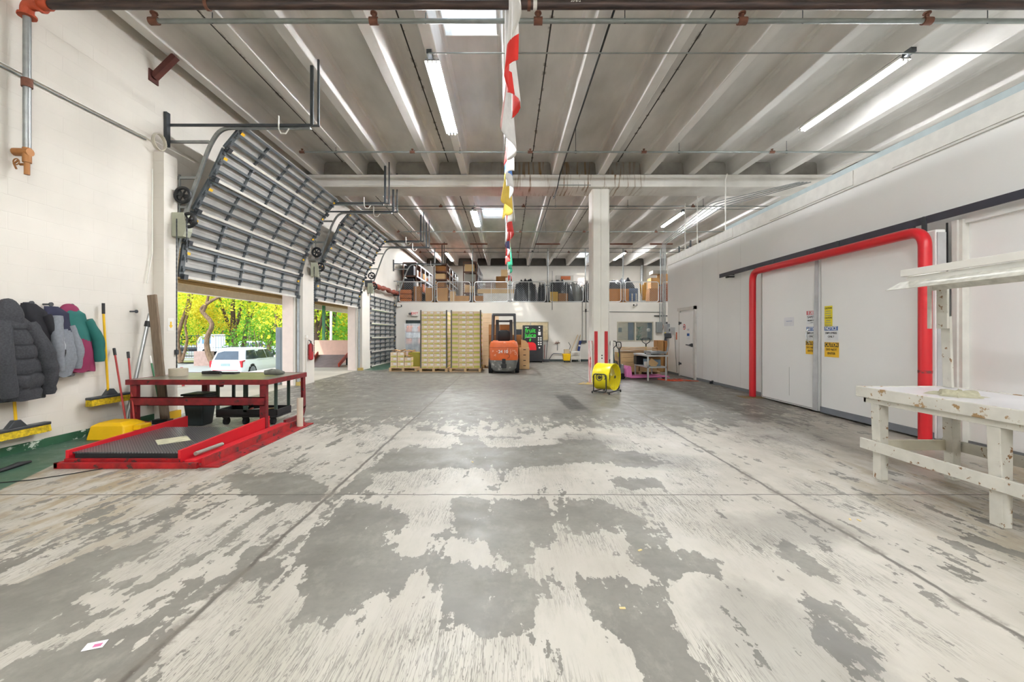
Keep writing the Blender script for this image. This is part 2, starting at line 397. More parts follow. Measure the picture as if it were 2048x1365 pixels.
bk.inputs['Mortar Size'].default_value = .006; bk.inputs['Mortar Smooth'].default_value = 1
bp = n.new('ShaderNodeBump'); bp.invert = True; bp.inputs['Strength'].default_value = .35; bp.inputs['Distance'].default_value = .004
l.new(bk.outputs['Fac'], bp.inputs['Height']); l.new(bp.outputs[0], b.inputs['Normal'])
struct('wall_left', mb, M_left)
g = MB(); g.box(XW, XW+.015, -6, 6.78, 0, .1)
struct('baseboard_left', g, mat('chipped green paint', '#2f5a41', .6, noise=.2, wear='#cfd8cd', wscale=5, wt=.58, stretch=(1, 1, 2)))
mb = MB(); mb.box(10.4, 10.6, -6, 28.4, 0, 6.6); struct('wall_right', mb, M_wall)
YB = 21.25
OPEN = [(-5.17, -4.27, 0, 2.09), (.2, 2.1, 1.03, 2.02), (4.22, 5.15, 0, 2.1), (5.58, 7.42, 1.02, 2.02)]
mb = MB(); x = XW
for a, b, z0, z1 in OPEN:
    mb.box(x, a, YB, YB+.2, 0, 3.0)
    if z0 > 0: mb.box(a, b, YB, YB+.2, 0, z0)
    mb.box(a, b, YB, YB+.2, z1, 3.0); x = b
mb.box(x, 10.4, YB, YB+.2, 0, 3.0); struct('wall_back', mb, M_wall)
mb = MB(); mb.box(XW, 10.4, YB+.2, 28, 2.8, 2.99); struct('trim_1', mb, M_beam)       # mezzanine deck
mb = MB(); mb.box(XW, 10.4, 28.0, 28.3, 0, 6.6); struct('wall_rear', mb, mat('grey upper wall', '#c6c1b8', .8, noise=.15, nscale=1))
mb = MB(); mb.box(XW, 10.4, 27.6, 27.98, ZR+.02, ZC); struct('trim_2', mb, mat('dark ledger', '#55534f', .8, noise=.2))
mb = MB(); mb.box(XW, 10.4, YB, YB+.19, 0, .1)
g = MB()
x = XW
for a, b, z0, z1 in OPEN:
    if z0 == 0: g.box(x, a, YB-.02, YB-.001, 0, .1); x = b
g.box(x, 10.3, YB-.02, YB-.001, 0, .1); struct('baseboard_back', g, mat('dark skirting', '#3f4a49', .6))
mb = MB(); mb.box(XW, 10.4, -6.2, -6, 0, 6.6); struct('wall_front', mb, M_wall)
# office behind the windows
mb = MB(); mb.box(XW, 10.4, 24.6, 24.7, 0, 2.8); mb.box(2.9, 3.0, YB+.2, 24.6, 0, 2.8); mb.box(-2.5, -2.4, YB+.2, 24.6, 0, 2.8)
struct('wall_office', mb, mat('office wall', '#b9ab90', .8))
mb = MB(); mb.box(XW, 10.4, YB+.2, 24.6, -.05, -.002); struct('floor_office', mb, mat('office carpet', '#6d6a64', .9))
def window(i, a, b, z0, z1, mull, fm):
    r = MB(); t_ = .05
    r.box(a, b, YB-.03, YB+.06, z0, z0+t_); r.box(a, b, YB-.03, YB+.06, z1-t_, z1)
    r.box(a, a+t_, YB-.03, YB+.06, z0+t_, z1-t_); r.box(b-t_, b, YB-.03, YB+.06, z0+t_, z1-t_)
    for m_ in mull: r.box(m_-.04, m_+.04, YB-.03, YB+.06, z0+t_, z1-t_)
    o = struct('window_%d' % i, r, fm, bevel=.004)
    g = MB(); e = [a]+list(mull)+[b]
    for p, q in zip(e[:-1], e[1:]): g.box(p+t_, q-t_, YB+.01, YB+.02, z0+t_, z1-t_)
    g.build('pane', M_glass, o)
window(1, .2, 2.1, 1.03, 2.02, [1.17], mat('beige window frame', '#b5ae9c', .5))
window(2, 5.58, 7.42, 1.02, 2.02, [6.5], mat('beige window frame', '#b5ae9c', .5))
for i, (a, b, z1) in enumerate(((-5.17, -4.27, 2.09), (4.22, 5.15, 2.1))):
    d = MB(); d.box(a+.03, b-.03, YB+.04, YB+.09, .01, z1-.03); o = struct('door_%d' % (i+1), d, mat('dark green door', '#3b4748', .5, noise=.1), bevel=.004)
    f = MB(); f.box(a, a+.04, YB-.02, YB+.12, 0, z1); f.box(b-.04, b, YB-.02, YB+.12, 0, z1); f.box(a, b, YB-.02, YB+.12, z1-.04, z1); f.build('door_frame', M_dsteel, o)
    h = MB(); h.cyl((b-.12, YB+.04, 1.0), (b-.12, YB-.02, 1.0), .02); h.bar((b-.12, YB-.02, 1.0), (b-.22, YB-.02, 1.0), .02, .02); h.build('door_handle', M_steel, o)

# ---------------------------------------------------------------- cold room
mb = MB(); mb.box(XR, 10.35, -6, 14.98, 0, 4.05); cold = struct('wall_cold_room', mb, M_cold)
mb = MB(); mb.box(XR-.03, XR, -6, 14.98, 3.83, 4.11)
for y0 in (4.0, 6.9, 10.6): mb.box(XR-.045, XR-.03, y0, y0+2.2, 3.86, 4.10)
struct('trim_3', mb, mat('top flashing', '#dedcd6', .4))
mb = MB(); mb.box(XR+.3, 6.4, 4.6, 11.6, 4.05, 4.36); struct('trim_4', mb, mat('pale blue panel', '#b9c6c9', .4))
mb = MB(); mb.box(XR-.012, XR, -6, 14.98, 0, .07); struct('baseboard_right', mb, mat('grey rubber kick strip', '#7b7f83', .6))
# seams of the insulated panels as fine raised strips
mb = MB()
for y0 in (1.2, 2.35, 3.5, 4.6, 10.3, 11.4, 12.3): mb.box(XR-.002, XR, y0, y0+.006, .07, 3.83)
struct('trim_5', mb, mat('panel seam', '#dedcd8', .4))

# ---------------------------------------------------------------- ceiling: slab on precast ribs
RIBS = [-5.44, -4.18, -3.35, -2.10, -1.226, .02, 1.37, 2.67, 3.97, 5.22, 6.45, 7.75, 9.1]
SKY = [(-1.05, -.12, 5.0, 6.97), (-1.05, -.12, 16.5, 18.0), (4.15, 5.05, 25.6, 27.2)]
xs = sorted({XW-.3, 10.6}|{a for s_ in SKY for a in s_[:2]}); ys = sorted({-6., 28.3}|{a for s_ in SKY for a in s_[2:]})
mb = MB()
for i in range(len(xs)-1):
    for j in range(len(ys)-1):
        cx_, cy_ = (xs[i]+xs[i+1])/2, (ys[j]+ys[j+1])/2
        if any(a < cx_ < b and c < cy_ < d for a, b, c, d in SKY): continue
        mb.box(xs[i], xs[i+1], ys[j], ys[j+1], ZC, ZC+.12)
for x in RIBS:
    pr = [(x-.085, ZR), (x+.085, ZR), (x+.095, ZR+.012), (x+.125, ZC-.06), (x+.15, ZC-.02), (x+.2, ZC), (x-.2, ZC), (x-.15, ZC-.02), (x-.125, ZC-.06), (x-.095, ZR+.012)]
    for a, b in ((-6, 12.15), (12.25, 27.62)): mb.prism(pr, 'y', a, b)
M_c = M_conc.copy(); M_c.name = 'precast ceiling'
n = M_c.node_tree.nodes; l = M_c.node_tree.links; b = n['Principled BSDF']; src = b.inputs['Base Color'].links[0].from_socket
t = n.new('ShaderNodeTexCoord'); sp = n.new('ShaderNodeSeparateXYZ'); l.new(t.outputs['Object'], sp.inputs[0])
acc = None
for x0 in (-4.78, -1.72, .70, 3.2, 5.8, 8.4):
    s_ = n.new('ShaderNodeMath'); s_.operation = 'SUBTRACT'; l.new(sp.outputs[0], s_.inputs[0]); s_.inputs[1].default_value = x0
    a_ = n.new('ShaderNodeMath'); a_.operation = 'ABSOLUTE'; l.new(s_.outputs[0], a_.inputs[0])
    if acc is None: acc = a_.outputs[0]
    else:
        m_ = n.new('ShaderNodeMath'); m_.operation = 'MINIMUM'; l.new(acc, m_.inputs[0]); l.new(a_.outputs[0], m_.inputs[1]); acc = m_.outputs[0]
mr = n.new('ShaderNodeMapRange'); l.new(acc, mr.inputs[0]); mr.inputs[1].default_value = .018; mr.inputs[2].default_value = .008
mr2 = n.new('ShaderNodeMapRange'); l.new(acc, mr2.inputs[0]); mr2.inputs[1].default_value = .05; mr2.inputs[2].default_value = .0
nz = n.new('ShaderNodeTexNoise'); nz.inputs['Scale'].default_value = 6; l.new(t.outputs['Object'], nz.inputs['Vector'])
mr3 = n.new('ShaderNodeMapRange'); l.new(nz.outputs[0], mr3.inputs[0]); mr3.inputs[1].default_value = .55; mr3.inputs[2].default_value = .62
ml = n.new('ShaderNodeMath'); ml.operation = 'MULTIPLY'; l.new(mr2.outputs[0], ml.inputs[0]); l.new(mr3.outputs[0], ml.inputs[1])
mx = n.new('ShaderNodeMix'); mx.data_type = 'RGBA'; l.new(ml.outputs[0], mx.inputs[0]); l.new(src, mx.inputs[6]); mx.inputs[7].default_value = col('#5d4a38')
my = n.new('ShaderNodeMix'); my.data_type = 'RGBA'; l.new(mr.outputs[0], my.inputs[0]); l.new(mx.outputs[2], my.inputs[6]); my.inputs[7].default_value = col('#2d2926')
l.new(my.outputs[2], b.inputs['Base Color'])
struct('ceiling', mb, M_c)
for i, (a, b_, c, d) in enumerate(SKY):
    g = MB()
    for p in ((a+.001, a+.02, c+.001, d-.001), (b_-.02, b_-.001, c+.001, d-.001), (a+.02, b_-.02, c+.001, c+.02), (a+.02, b_-.02, d-.02, d-.001)): g.box(*p, ZC-.02, ZC+.35)
    k = c+.16
    while k < d-.1: g.obox(((a+b_)/2, k, ZC+.12), (b_-a-.05, .10, .006), Matrix.Rotation(R(42), 3, 'X')); k += .30
    struct('trim_%d' % (10+i), g, mat('skylight lining', '#f2f1ec', .5))
# ledger beam across the hall
def rustmat(base):
    m = base.copy(); m.name = 'stained beam'; n = m.node_tree.nodes; l = m.node_tree.links; b = n['Principled BSDF']; src = b.inputs['Base Color'].links[0].from_socket
    t = n.new('ShaderNodeTexCoord'); mp = n.new('ShaderNodeMapping'); mp.inputs['Scale'].default_value = (9, .5, .7); l.new(t.outputs['Object'], mp.inputs[0])
    z = n.new('ShaderNodeTexNoise'); z.inputs['Scale'].default_value = 1.6; z.inputs['Detail'].default_value = 4; l.new(mp.outputs[0], z.inputs['Vector'])
    r = n.new('ShaderNodeMapRange'); l.new(z.outputs[0], r.inputs[0]); r.inputs[1].default_value = .54; r.inputs[2].default_value = .66
    sp = n.new('ShaderNodeSeparateXYZ'); l.new(t.outputs['Object'], sp.inputs[0])
    a = n.new('ShaderNodeMath'); a.operation = 'SUBTRACT'; l.new(sp.outputs[0], a.inputs[0]); a.inputs[1].default_value = 1.9
    c = n.new('ShaderNodeMath'); c.operation = 'ABSOLUTE'; l.new(a.outputs[0], c.inputs[0])
    g = n.new('ShaderNodeMapRange'); l.new(c.outputs[0], g.inputs[0]); g.inputs[1].default_value = 2.6; g.inputs[2].default_value = 1.2
    q = n.new('ShaderNodeMath'); q.operation = 'MULTIPLY'; l.new(r.outputs[0], q.inputs[0]); l.new(g.outputs[0], q.inputs[1])
    x = n.new('ShaderNodeMix'); x.data_type = 'RGBA'; l.new(q.outputs[0], x.inputs[0]); l.new(src, x.inputs[6]); x.inputs[7].default_value = col('#85694a')
    l.new(x.outputs[2], b.inputs['Base Color']); return m
mb = MB(); mb.box(XW, 10.4, 11.8, 12.6, 5.56, 5.90); struct('trim_6', mb, rustmat(M_beam)); mb = MB(); mb.box(XW, 10.4, 12.12, 12.28, 5.90, ZC+.01); struct('trim_30', mb, rustmat(mat('dirty beam web', '#a9a59e', .9, noise=.35, nscale=2.5)))
# column under it
colu = thing('concrete_column', 'white concrete column with two red stripes near its base', 'column', (2.67, 12.2, 0))
mb = MB(); mb.prism([(2.42, 11.98), (2.46, 11.94), (2.64, 11.94), (2.66, 11.96), (2.68, 11.94), (2.88, 11.94), (2.92, 11.98), (2.92, 12.44), (2.42, 12.44)], 'z', 0, 5.555)
mb.build('shaft', mat('column paint', '#e4e1d8', .6, noise=.08, nscale=2, wear='#b9ad97', wscale=6, wt=.7), colu, bevel=.01)
for a in (2.53, 2.82): g = MB(); g.box(a-.045, a+.045, 11.925, 11.94, .02, 1.47); g.build('red_stripe', mat('red tape', '#b8282c', .6), colu)
for a, b_, rot in ((2.34, 2.41, 1), (2.93, 3.0, 0)):
    g = MB(); g.box(a, b_, 11.86, 11.9, 0, 1.2); g.box(a if a < 2.5 else b_-.02, a+.02 if a < 2.5 else b_, 11.9, 12.1, 0, 1.2)
    g.build('corner_guard', mat('red and white guard', '#d9cfc9', .6, wear='#b9383a', wscale=3, wt=.5, stretch=(9, 9, .8)) if a < 2.5 else M_white, colu)
for z in (.98, .9): g = MB(); g.cyl((2.70, 11.93, z-.2), (2.70, 11.945, z-.2), .02); g.build('bolt', M_black, colu)
g = MB(); g.add([(1.95, 11.6, .004), (2.5, 11.35, .004), (3.2, 11.6, .004), (3.1, 12.0, .004), (2.2, 12.1, .004)], [(0, 1, 2, 3, 4)])
tag(g.build('floor_marking', mat('yellow floor paint', '#b79a4a', .6, wear='#97928a', wscale=6, wt=.5)), 'worn yellow paint patch on the floor around the column foot', 'floor marking')
# ---------------------------------------------------------------- sectional dock doors
M_sheet = mat('door sheet steel', '#b4b3af', .45, .25, noise=.2, nscale=3)
M_rib = mat('door rib steel', '#63696d', .45, .4, noise=.2)
M_seal = mat('door rail white', '#d8d4cb', .5, noise=.15, nscale=5)
PROF = [(-5.70, 2.38), (-5.62, 2.98), (-5.46, 3.55), (-5.16, 4.10), (-4.92, 4.63), (-4.58, 5.04)]
def garage_door(y0, y1, prof, label):
    root = thing('dock_door', label, 'door', (XW+.1, (y0+y1)/2, 0), 'sectional dock doors')
    a, b = y0+.09, y1-.07
    for i in range(len(prof)-1):
        p, q = Vector((prof[i][0], 0, prof[i][1])), Vector((prof[i+1][0], 0, prof[i+1][1])); t = (q-p).normalized(); L = (q-p).length
        n_ = Vector((t.z, 0, -t.x)) ; Mx = Matrix((n_, Vector((0, 1, 0)), t)).transposed()
        def P(u, v): return p+t*u+n_*v
        mb = MB(); c = P(L/2, 0); c.y = (a+b)/2; mb.obox(c, (.012, b-a, L-.01), Mx)
        for k in range(3):       # shallow pressed ridges between the ribs
            for dz in (.07, .12):
                c = P(L*(.03+k*.31)+dz, .009); c.y = (a+b)/2; mb.obox(c, (.008, b-a, .02), Mx)
        s = mb.build('section', M_sheet, root)
        mb = MB()
        for k in (.30, .62, .92): c = P(L*k, .030); c.y = (a+b)/2; mb.obox(c, (.05, b-a-.02, .045), Mx)
        mb.build('strut', M_rib, s)
        mb = MB(); N = 5
        for k in range(N+1):
            yy = a+.03+(b-a-.06)*k/N; c = P(L*.5, .022); c.y = yy; mb.obox(c, (.035, .045 if 0 < k < N else .10, L*.93), Mx)
            for z in (.30, .62, .92): c = P(L*z-.04, .05); c.y = yy; mb.obox(c, (.05, .05, .05), Mx)
        mb.build('stile', M_rib, s)
        if i > 0 or True:
            mb = MB(); c = P(.022, .034); c.y = (a+b)/2; mb.obox(c, (.04, b-a-.16, .045), Mx); mb.build('bottom_rail', M_seal, s)
        mb = MB()
        for yy in (a+.05, b-.05):
            c = P(.02, .08); c.y = yy; mb.obox(c, (.07, .09, .09), Mx); e = Vector((c.x, yy+(-.08 if yy < (a+b)/2 else .08), c.z))
            mb.cyl(c, e, .014, n=8); mb.cyl(c+Vector((0, -.02, 0)), c+Vector((0, .02, 0)), .035, n=10)
        mb.build('roller', M_dsteel, s)
        mb = MB()
        for yy in (a+.10, b-.10): c = P(L*.72, .058); c.y = yy; mb.obox(c, (.003, .09, .045), Mx)
        mb.build('warning_sticker', mat('yellow sticker', '#e2b21e', .5), s)
    for yy in (y0, y1):
        tr = arc([(-5.66, yy, .05), (-5.66, yy, 2.75), (-5.47, yy, 3.5), (-5.06, yy, 4.62), (-4.88, yy, 4.90), (-3.35, yy, 4.90)], .35, 5)
        mb = MB()
        for p, q in zip(tr[:-1], tr[1:]): mb.bar(p, q, .02 if True else .02, .055, up=(0, 1, 0)) ; mb.bar(p+Vector((0, -.03, 0)), q+Vector((0, -.03, 0)), .055, .012, up=(0, 1, 0))
        mb.build('track', M_steel, root)
        mb = MB(); mb.bar((XW+.02, yy-.06, 4.93), (-3.28, yy-.06, 4.93), .025, .04); mb.build('top_angle', M_dsteel, root)
        mb = MB(); mb.box(-3.32, -3.27, yy-.10, yy-.07, 4.9, ZR+.1); mb.box(-3.20, -3.17, yy-.10, yy-.07, 4.9, ZR+.1); mb.bar((-3.3, yy-.08, 4.91), (-3.17, yy-.08, 4.91), .03, .03); mb.build('hanger', M_dsteel, root)
        mb = MB(); mb.box(XW+.0, XW+.05, yy-.14, yy-.06, 4.55, 5.12); mb.build('wall_bracket', M_dsteel, root)
        mb = MB()
        for z, x in ((4.66, -5.06), (4.05, -5.27), (3.55, -5.44), (3.05, -5.6)): mb.bar((XW+.01, yy-.03, z), (x, yy-.03, z), .03, .045)
        mb.box(XW+.18, XW+.20, yy-.05, yy-.02, 3.45, 4.1)
        mb.build('strut_arm', M_steel, root)
        mb = MB(); mb.tube([(-3.86, yy-.08, 5.08), (-3.86, yy-.08, 4.86), (-3.82, yy-.08, 4.78), (-3.74, yy-.08, 4.78), (-3.68, yy-.08, 4.86)], .012); mb.build('stop_hook', M_white, root)
    return root
d1 = garage_door(*DOORS[0], PROF, 'large grey sectional door drawn up, nearest of the three, showing the parked car below it')
d2 = garage_door(*DOORS[1], PROF, 'raised grey sectional door in the middle opening, showing a red ramp outside')
CL = [(XW+.03, .02+.6*i) for i in range(6)]
d3 = garage_door(*DOORS[2], CL, 'closed grey sectional door nearest the corner with the back wall')
# chain hoists
def hoist(y, lab):
    r = thing('chain_hoist', lab, 'hoist', (XW+.2, y, 3.2))
    g = MB(); g.prism([(XW+.173, 3.02), (XW+.36, 3.02), (XW+.40, 3.12), (XW+.40, 3.24), (XW+.36, 3.42), (XW+.173, 3.42)], 'y', y-.12, y+.04); g.build('gear_box', mat('olive grey casing', '#a9ab98', .5, noise=.15), r, bevel=.006)
    for x, z, rr in ((XW+.32, 3.72, .12), (XW+.42, 3.30, .11)):
        g = MB(); g.tube([(x+rr*math.cos(t), y-.07, z+rr*math.sin(t)) for t in np.linspace(0, 2*PI, 25)[:-1]], .028, 8, closed=True)
        for k in range(3): g.bar((x-rr*math.cos(k*PI/3), y-.07, z-rr*math.sin(k*PI/3)), (x+rr*math.cos(k*PI/3), y-.07, z+rr*math.sin(k*PI/3)), .02, .02)
        g.cyl((x, y-.1, z), (x, y+.1, z), .03); g.build('chain_wheel', M_black, r, smooth=True)
    for xx, yy, zb in ((XW+.29, y-.16, .75), (XW+.45, y-.15, 2.6)):
        g = MB(); k = 0; z = 3.28
        while z > zb: g.obox((xx, yy, z), (.018 if k % 2 else .008, .008 if k % 2 else .018, .04)); z -= .034; k += 1
        g.build('hand_chain', M_dsteel, r)
    return r
hoist(7.05, 'olive chain hoist with black wheel and long hand chain beside the nearest raised door')
hoist(11.95, 'chain hoist on the pillar between the two raised doors')
hoist(16.75, 'chain hoist hanging between the middle door and the closed door')
r = thing('door_shaft', 'rust red wrapped shaft mounted above the closed dock door', 'shaft', (XW+.2, 19, 3.45))
pts = [(XW+.22+.02*math.sin(k*1.3), 16.9+k*.21, 3.42+.03*math.sin(k*.8)) for k in range(20)]
g = MB(); g.tube(pts, [.09+.03*math.sin(k*1.7) for k in range(20)], 10); g.build('wrapping', mat('rust red wrap', '#8b4433', .8, noise=.3, nscale=4), r, smooth=True)
g = MB(); g.cyl((XW+.22, 16.8, 3.43), (XW+.22, 21.1, 3.43), .03); g.box(XW+.003, XW+.3, 16.82, 16.87, 3.3, 3.56); g.box(XW+.003, XW+.3, 21.0, 21.05, 3.3, 3.56); g.build('axle', M_dsteel, r)
# ---------------------------------------------------------------- pipes
def pipe(name, pts, r_, m, label, cat='pipe', fit=None, **k):
    if fit is None:
        g = MB(); g.tube(pts, r_, 10); return tag(g.build(name, m, smooth=True), label, cat, **k)
    root = thing(name, label, cat, pts[0], **k); g = MB(); g.tube(pts, r_, 10); g.build('tube', m, root, smooth=True)
    for j in fit: 
        g = MB(); g.cyl((j-.06, pts[0][1], pts[0][2]), (j+.06, pts[0][1], pts[0][2]), r_*1.6, n=10); g.cyl((j, pts[0][1], pts[0][2]), (j, pts[0][1], pts[0][2]+r_*3.2), r_*.8, n=8); g.cyl((j, pts[0][1], pts[0][2]+r_*3), (j, pts[0][1], pts[0][2]+r_*3.6), r_*1.5, n=8)
        g.build('sprinkler_head', M_rust, root, smooth=True)
    return root
M_pipe = mat('dark iron pipe', '#4a3a34', .45, .3, noise=.35, nscale=5, c2='#2c2626', stretch=(.6, 6, 6))
M_gpipe = mat('grey sprinkler pipe', '#8b908d', .45, .4, noise=.2)
root = thing('sprinkler_main', 'thick dark iron main pipe under the ceiling, with its galvanised riser on the left wall', 'pipe', (-5.6, 4.87, 5.2))
yM, zM = 4.87, wz(10, 4.87); xv = wx(54, yM)
g = MB(); g.cyl((wx(70, yM), yM, zM), (8.2, yM, zM), .048, n=14); g.build('main_tube', M_pipe, root, smooth=True)
g = MB(); g.tube(arc([(wx(100, yM), yM, zM), (xv, yM, zM), (xv, yM, zM-.12)], .07), .062, 12); g.build('elbow', mat('orange fitting', '#b14a2c', .6, noise=.25, nscale=15), root, smooth=True)
for p, q in (((wx(82, yM)-.015, yM, zM), (wx(82, yM)+.015, yM, zM)), ((xv, yM, zM-.115), (xv, yM, zM-.14))):
    g = MB(); g.cyl(p, q, .085, n=12); g.build('flange', mat('orange fitting', '#b14a2c'), root)
g = MB(); g.cyl((xv, yM, zM-.12), (xv, yM, wz(300, yM)), .036, n=14); g.build('riser', M_steel, root, smooth=True)
g = MB(); g.cyl((xv, yM, wz(158, yM)), (xv, yM, wz(175, yM)), .05, n=12); g.build('coupling', M_rust, root, smooth=True)
zt = wz(305, yM)
g = MB(); g.cyl((xv-.25, yM, zt+.01), (xv+.04, yM, zt), .045, n=12); g.cyl((xv, yM, zt+.05), (xv, yM, zt-.12), .04, n=12); g.build('tee', mat('brass orange', '#9c6a3c', .5, .3, noise=.2), root, smooth=True)
g = MB(); g.cyl((xv, yM, zt-.1), (xv, yM, zt-.26), .026, n=10); g.tube([(xv-.08, yM-.02, zt-.10), (xv-.13, yM-.02, zt-.14), (xv-.10, yM-.02, zt-.2)], .01); g.cyl((xv, yM, zt-.14), (xv-.08, yM, zt-.14), .015, n=8)
g.tube([(xv-.09+.035*math.cos(t), yM-.03, zt-.12+.035*math.sin(t)) for t in np.linspace(0, 2*PI, 13)[:-1]], .007, 6, closed=True); g.build('drain_valve', mat('brass orange', '#9c6a3c'), root, smooth=True)
for px in (1033, 1058, 415):
    g = MB(); x = wx(px, yM); g.cyl((x-.018, yM, zM), (x+.018, yM, zM), .06, n=12); g.cyl((x, yM, zM+.03), (x, yM, zM+.1), .012, n=6); g.build('clamp', M_rust, root, smooth=True)
for px in (92, 1070): 
    g = MB(); x = wx(px, yM); g.cyl((x-.022, yM, zM), (x+.022, yM, zM), .0495, n=14); g.build('paper_tag', M_white, root, smooth=True)
for px in (1170, 1460, 1800, 640): x = wx(px, yM); g = MB(); g.cyl((x, yM, zM), (x, yM, ZC), .006, n=6); g.build('hanger_rod', M_dsteel, root)
text('marking', '20-6-2', M_white, .045, (wx(1150, yM), yM-.05, zM+.012), '-y', root)
for i, (Y, x0, x1) in enumerate([(5.87, -5.02, 9.5), (10.1, -5.0, 9.5), (14.4, -4.85, 9.5), (18.0, -4.7, 9.5), (22.5, -4.7, 9.5)]):
    where = ['just beyond the dark iron main', 'in front of the cross beam', 'first beyond the cross beam', 'over the pallets', 'above the mezzanine rail'][i]
    sp_ = [-4.97, -1.88, .43, 3.3, 5.9] if i == 0 else [-4.97, -2.3, .55, 3.3, 6.4]
    if i > 1: sp_ = [x0, -2.3, .55, 3.3, 6.4]
    rt = pipe('sprinkler_line', [(x0, Y, 5.80), (x1, Y, 5.80)], .033 if i == 0 else .02, M_gpipe, 'thin grey sprinkler pipe with rusty heads, '+where, fit=sp_, group='sprinkler lines')
    for x in (-4.3, -1.3, 1.5, 4.0, 6.6):
        g = MB(); g.cyl((x+.15, Y, 5.80), (x+.15, Y, ZC), .006, n=6); g.tube([(x+.15+.03*math.cos(t), Y, 5.80+.035*math.sin(t)) for t in np.linspace(0, 2*PI, 9)[:-1]], .006, 5, closed=True); g.build('hanger_rod', M_dsteel, rt)
pipe('conduit', [(-1.25, 6.6, 5.84), (9.5, 6.6, 5.84)], .011, M_gpipe, 'slim electrical conduit linking the two near lamps across the ceiling')
pipe('conduit', [(-5.2, 14.88, 5.84), (9.5, 14.88, 5.84)], .011, M_gpipe, 'slim electrical conduit linking the lamps beyond the cross beam')
pipe('conduit', arc([(1.47, -2, 5.86), (1.47, 11.72, 5.86), (1.40, 11.72, 5.5), (1.40, 12.7, 5.5), (1.40, 12.7, 5.84), (1.40, 27.5, 5.84)], .06, 3), .016, M_black, 'black conduit running the length of the hall beside a ceiling rib')
pipe('conduit', arc([(-4.7, 11.787, 5.60), (-1.20, 11.787, 5.60), (-1.1, 11.787, 5.57)], .06), .012, M_white, 'white conduit fixed along the lower edge of the cross beam')
pipe('conduit', arc([(1.42, 11.787, 5.6), (2.35, 11.787, 5.6)], .06), .012, M_gpipe, 'short conduit on the cross beam left of the column')
pipe('conduit', [(XW+.02, 3.2, 4.42), (XW+.02, 4.5, 4.43), (XW+.02, 5.6, 4.45), (XW+.02, 6.62, 4.48)], .010, M_gpipe, 'grey conduit crossing the left wall behind the galvanised riser', )
pipe('conduit', [(XW+.02, 3.2, 4.48), (XW+.02, 4.5, 4.47), (XW+.02, 5.6, 4.49), (XW+.03, 6.62, 4.52), (XW+.08, 6.9, 4.50), (XW+.24, 7.35, 4.42)], .008, M_white, 'white cable crossing the left wall above the grey conduit')
g = MB()
for k in range(3): g.tube([(XW+.10+.02*k, 6.75+.12*math.cos(t), 4.50+.13*math.sin(t)) for t in np.linspace(0, 2*PI, 15)[:-1]], .009, 6, closed=True)
tag(g.build('cable_coil', mat('beige cable', '#cfc8b8', .6), smooth=True), 'coil of beige cable hanging on top of the pilaster beside the nearest door', 'cable')
pipe('conduit', [(XW+.05, 6.70, 4.05), (XW+.05, 6.70, 2.7), (XW+.05, 6.60, 2.2)], .008, M_white, 'thin cable running down the left side of the pilaster')
g = MB(); g.bar((XW+.02, 6.77, 5.56), (XW+.37, 6.77, 5.90), .09, .09); g.box(XW+.001, XW+.02, 6.68, 6.86, 5.47, 5.66)
tag(g.build('ceiling_brace', mat('brown brace', '#5f3530', .6, noise=.25)), 'rust brown steel brace slanting from the left wall to the first rib', 'brace')
pipe('drop_pipe', arc([(6.0, 11.4, 5.78), (5.95, 11.4, 5.6), (5.95, 11.4, 4.1)], .05), .016, M_white, 'white pipe dropping onto the cold room roof in front of the cross beam')
for i, y in enumerate((13.2, 14.1)): pipe('drop_pipe', [(6.0, y, 5.8), (6.0, y, 4.1)], .014, M_white, 'thin white pipe dropping onto the far cold room roof, '+('nearer' if i == 0 else 'farther')+' of the pair')
for k in range(4): pipe('conduit', arc([(8.0-.1*k, 11.0, 5.4), (6.6-.1*k, 12.9, 5.30+.05*k), (5.68-.0*k, 15.05+.1*k, 4.62+.04*k), (5.70, 15.06+.10*k, 4.35), (5.70, 15.06+.10*k, 1.75)], .15, 4), .013, M_steel, 'steel conduit bending over the cold room corner to the switch boxes, '+['lowest', 'second lowest', 'second highest', 'highest'][k]+' of four', group='conduit bundle at the cold room corner')
for k in range(2):
    g = MB(); y = 14.4-.9*k; g.bar((5.9, y, 4.18), (6.5, y, 4.26), .06, .05); g.box(5.9, 5.94, y-.02, y+.02, 4.05, 4.42); g.box(6.2, 6.24, y-.02, y+.02, 4.05, 4.42); tag(g.build('support_bracket', M_dsteel), 'dark steel bracket standing on the cold room roof edge, '+['at the far corner', 'second from the far corner'][k], 'bracket')
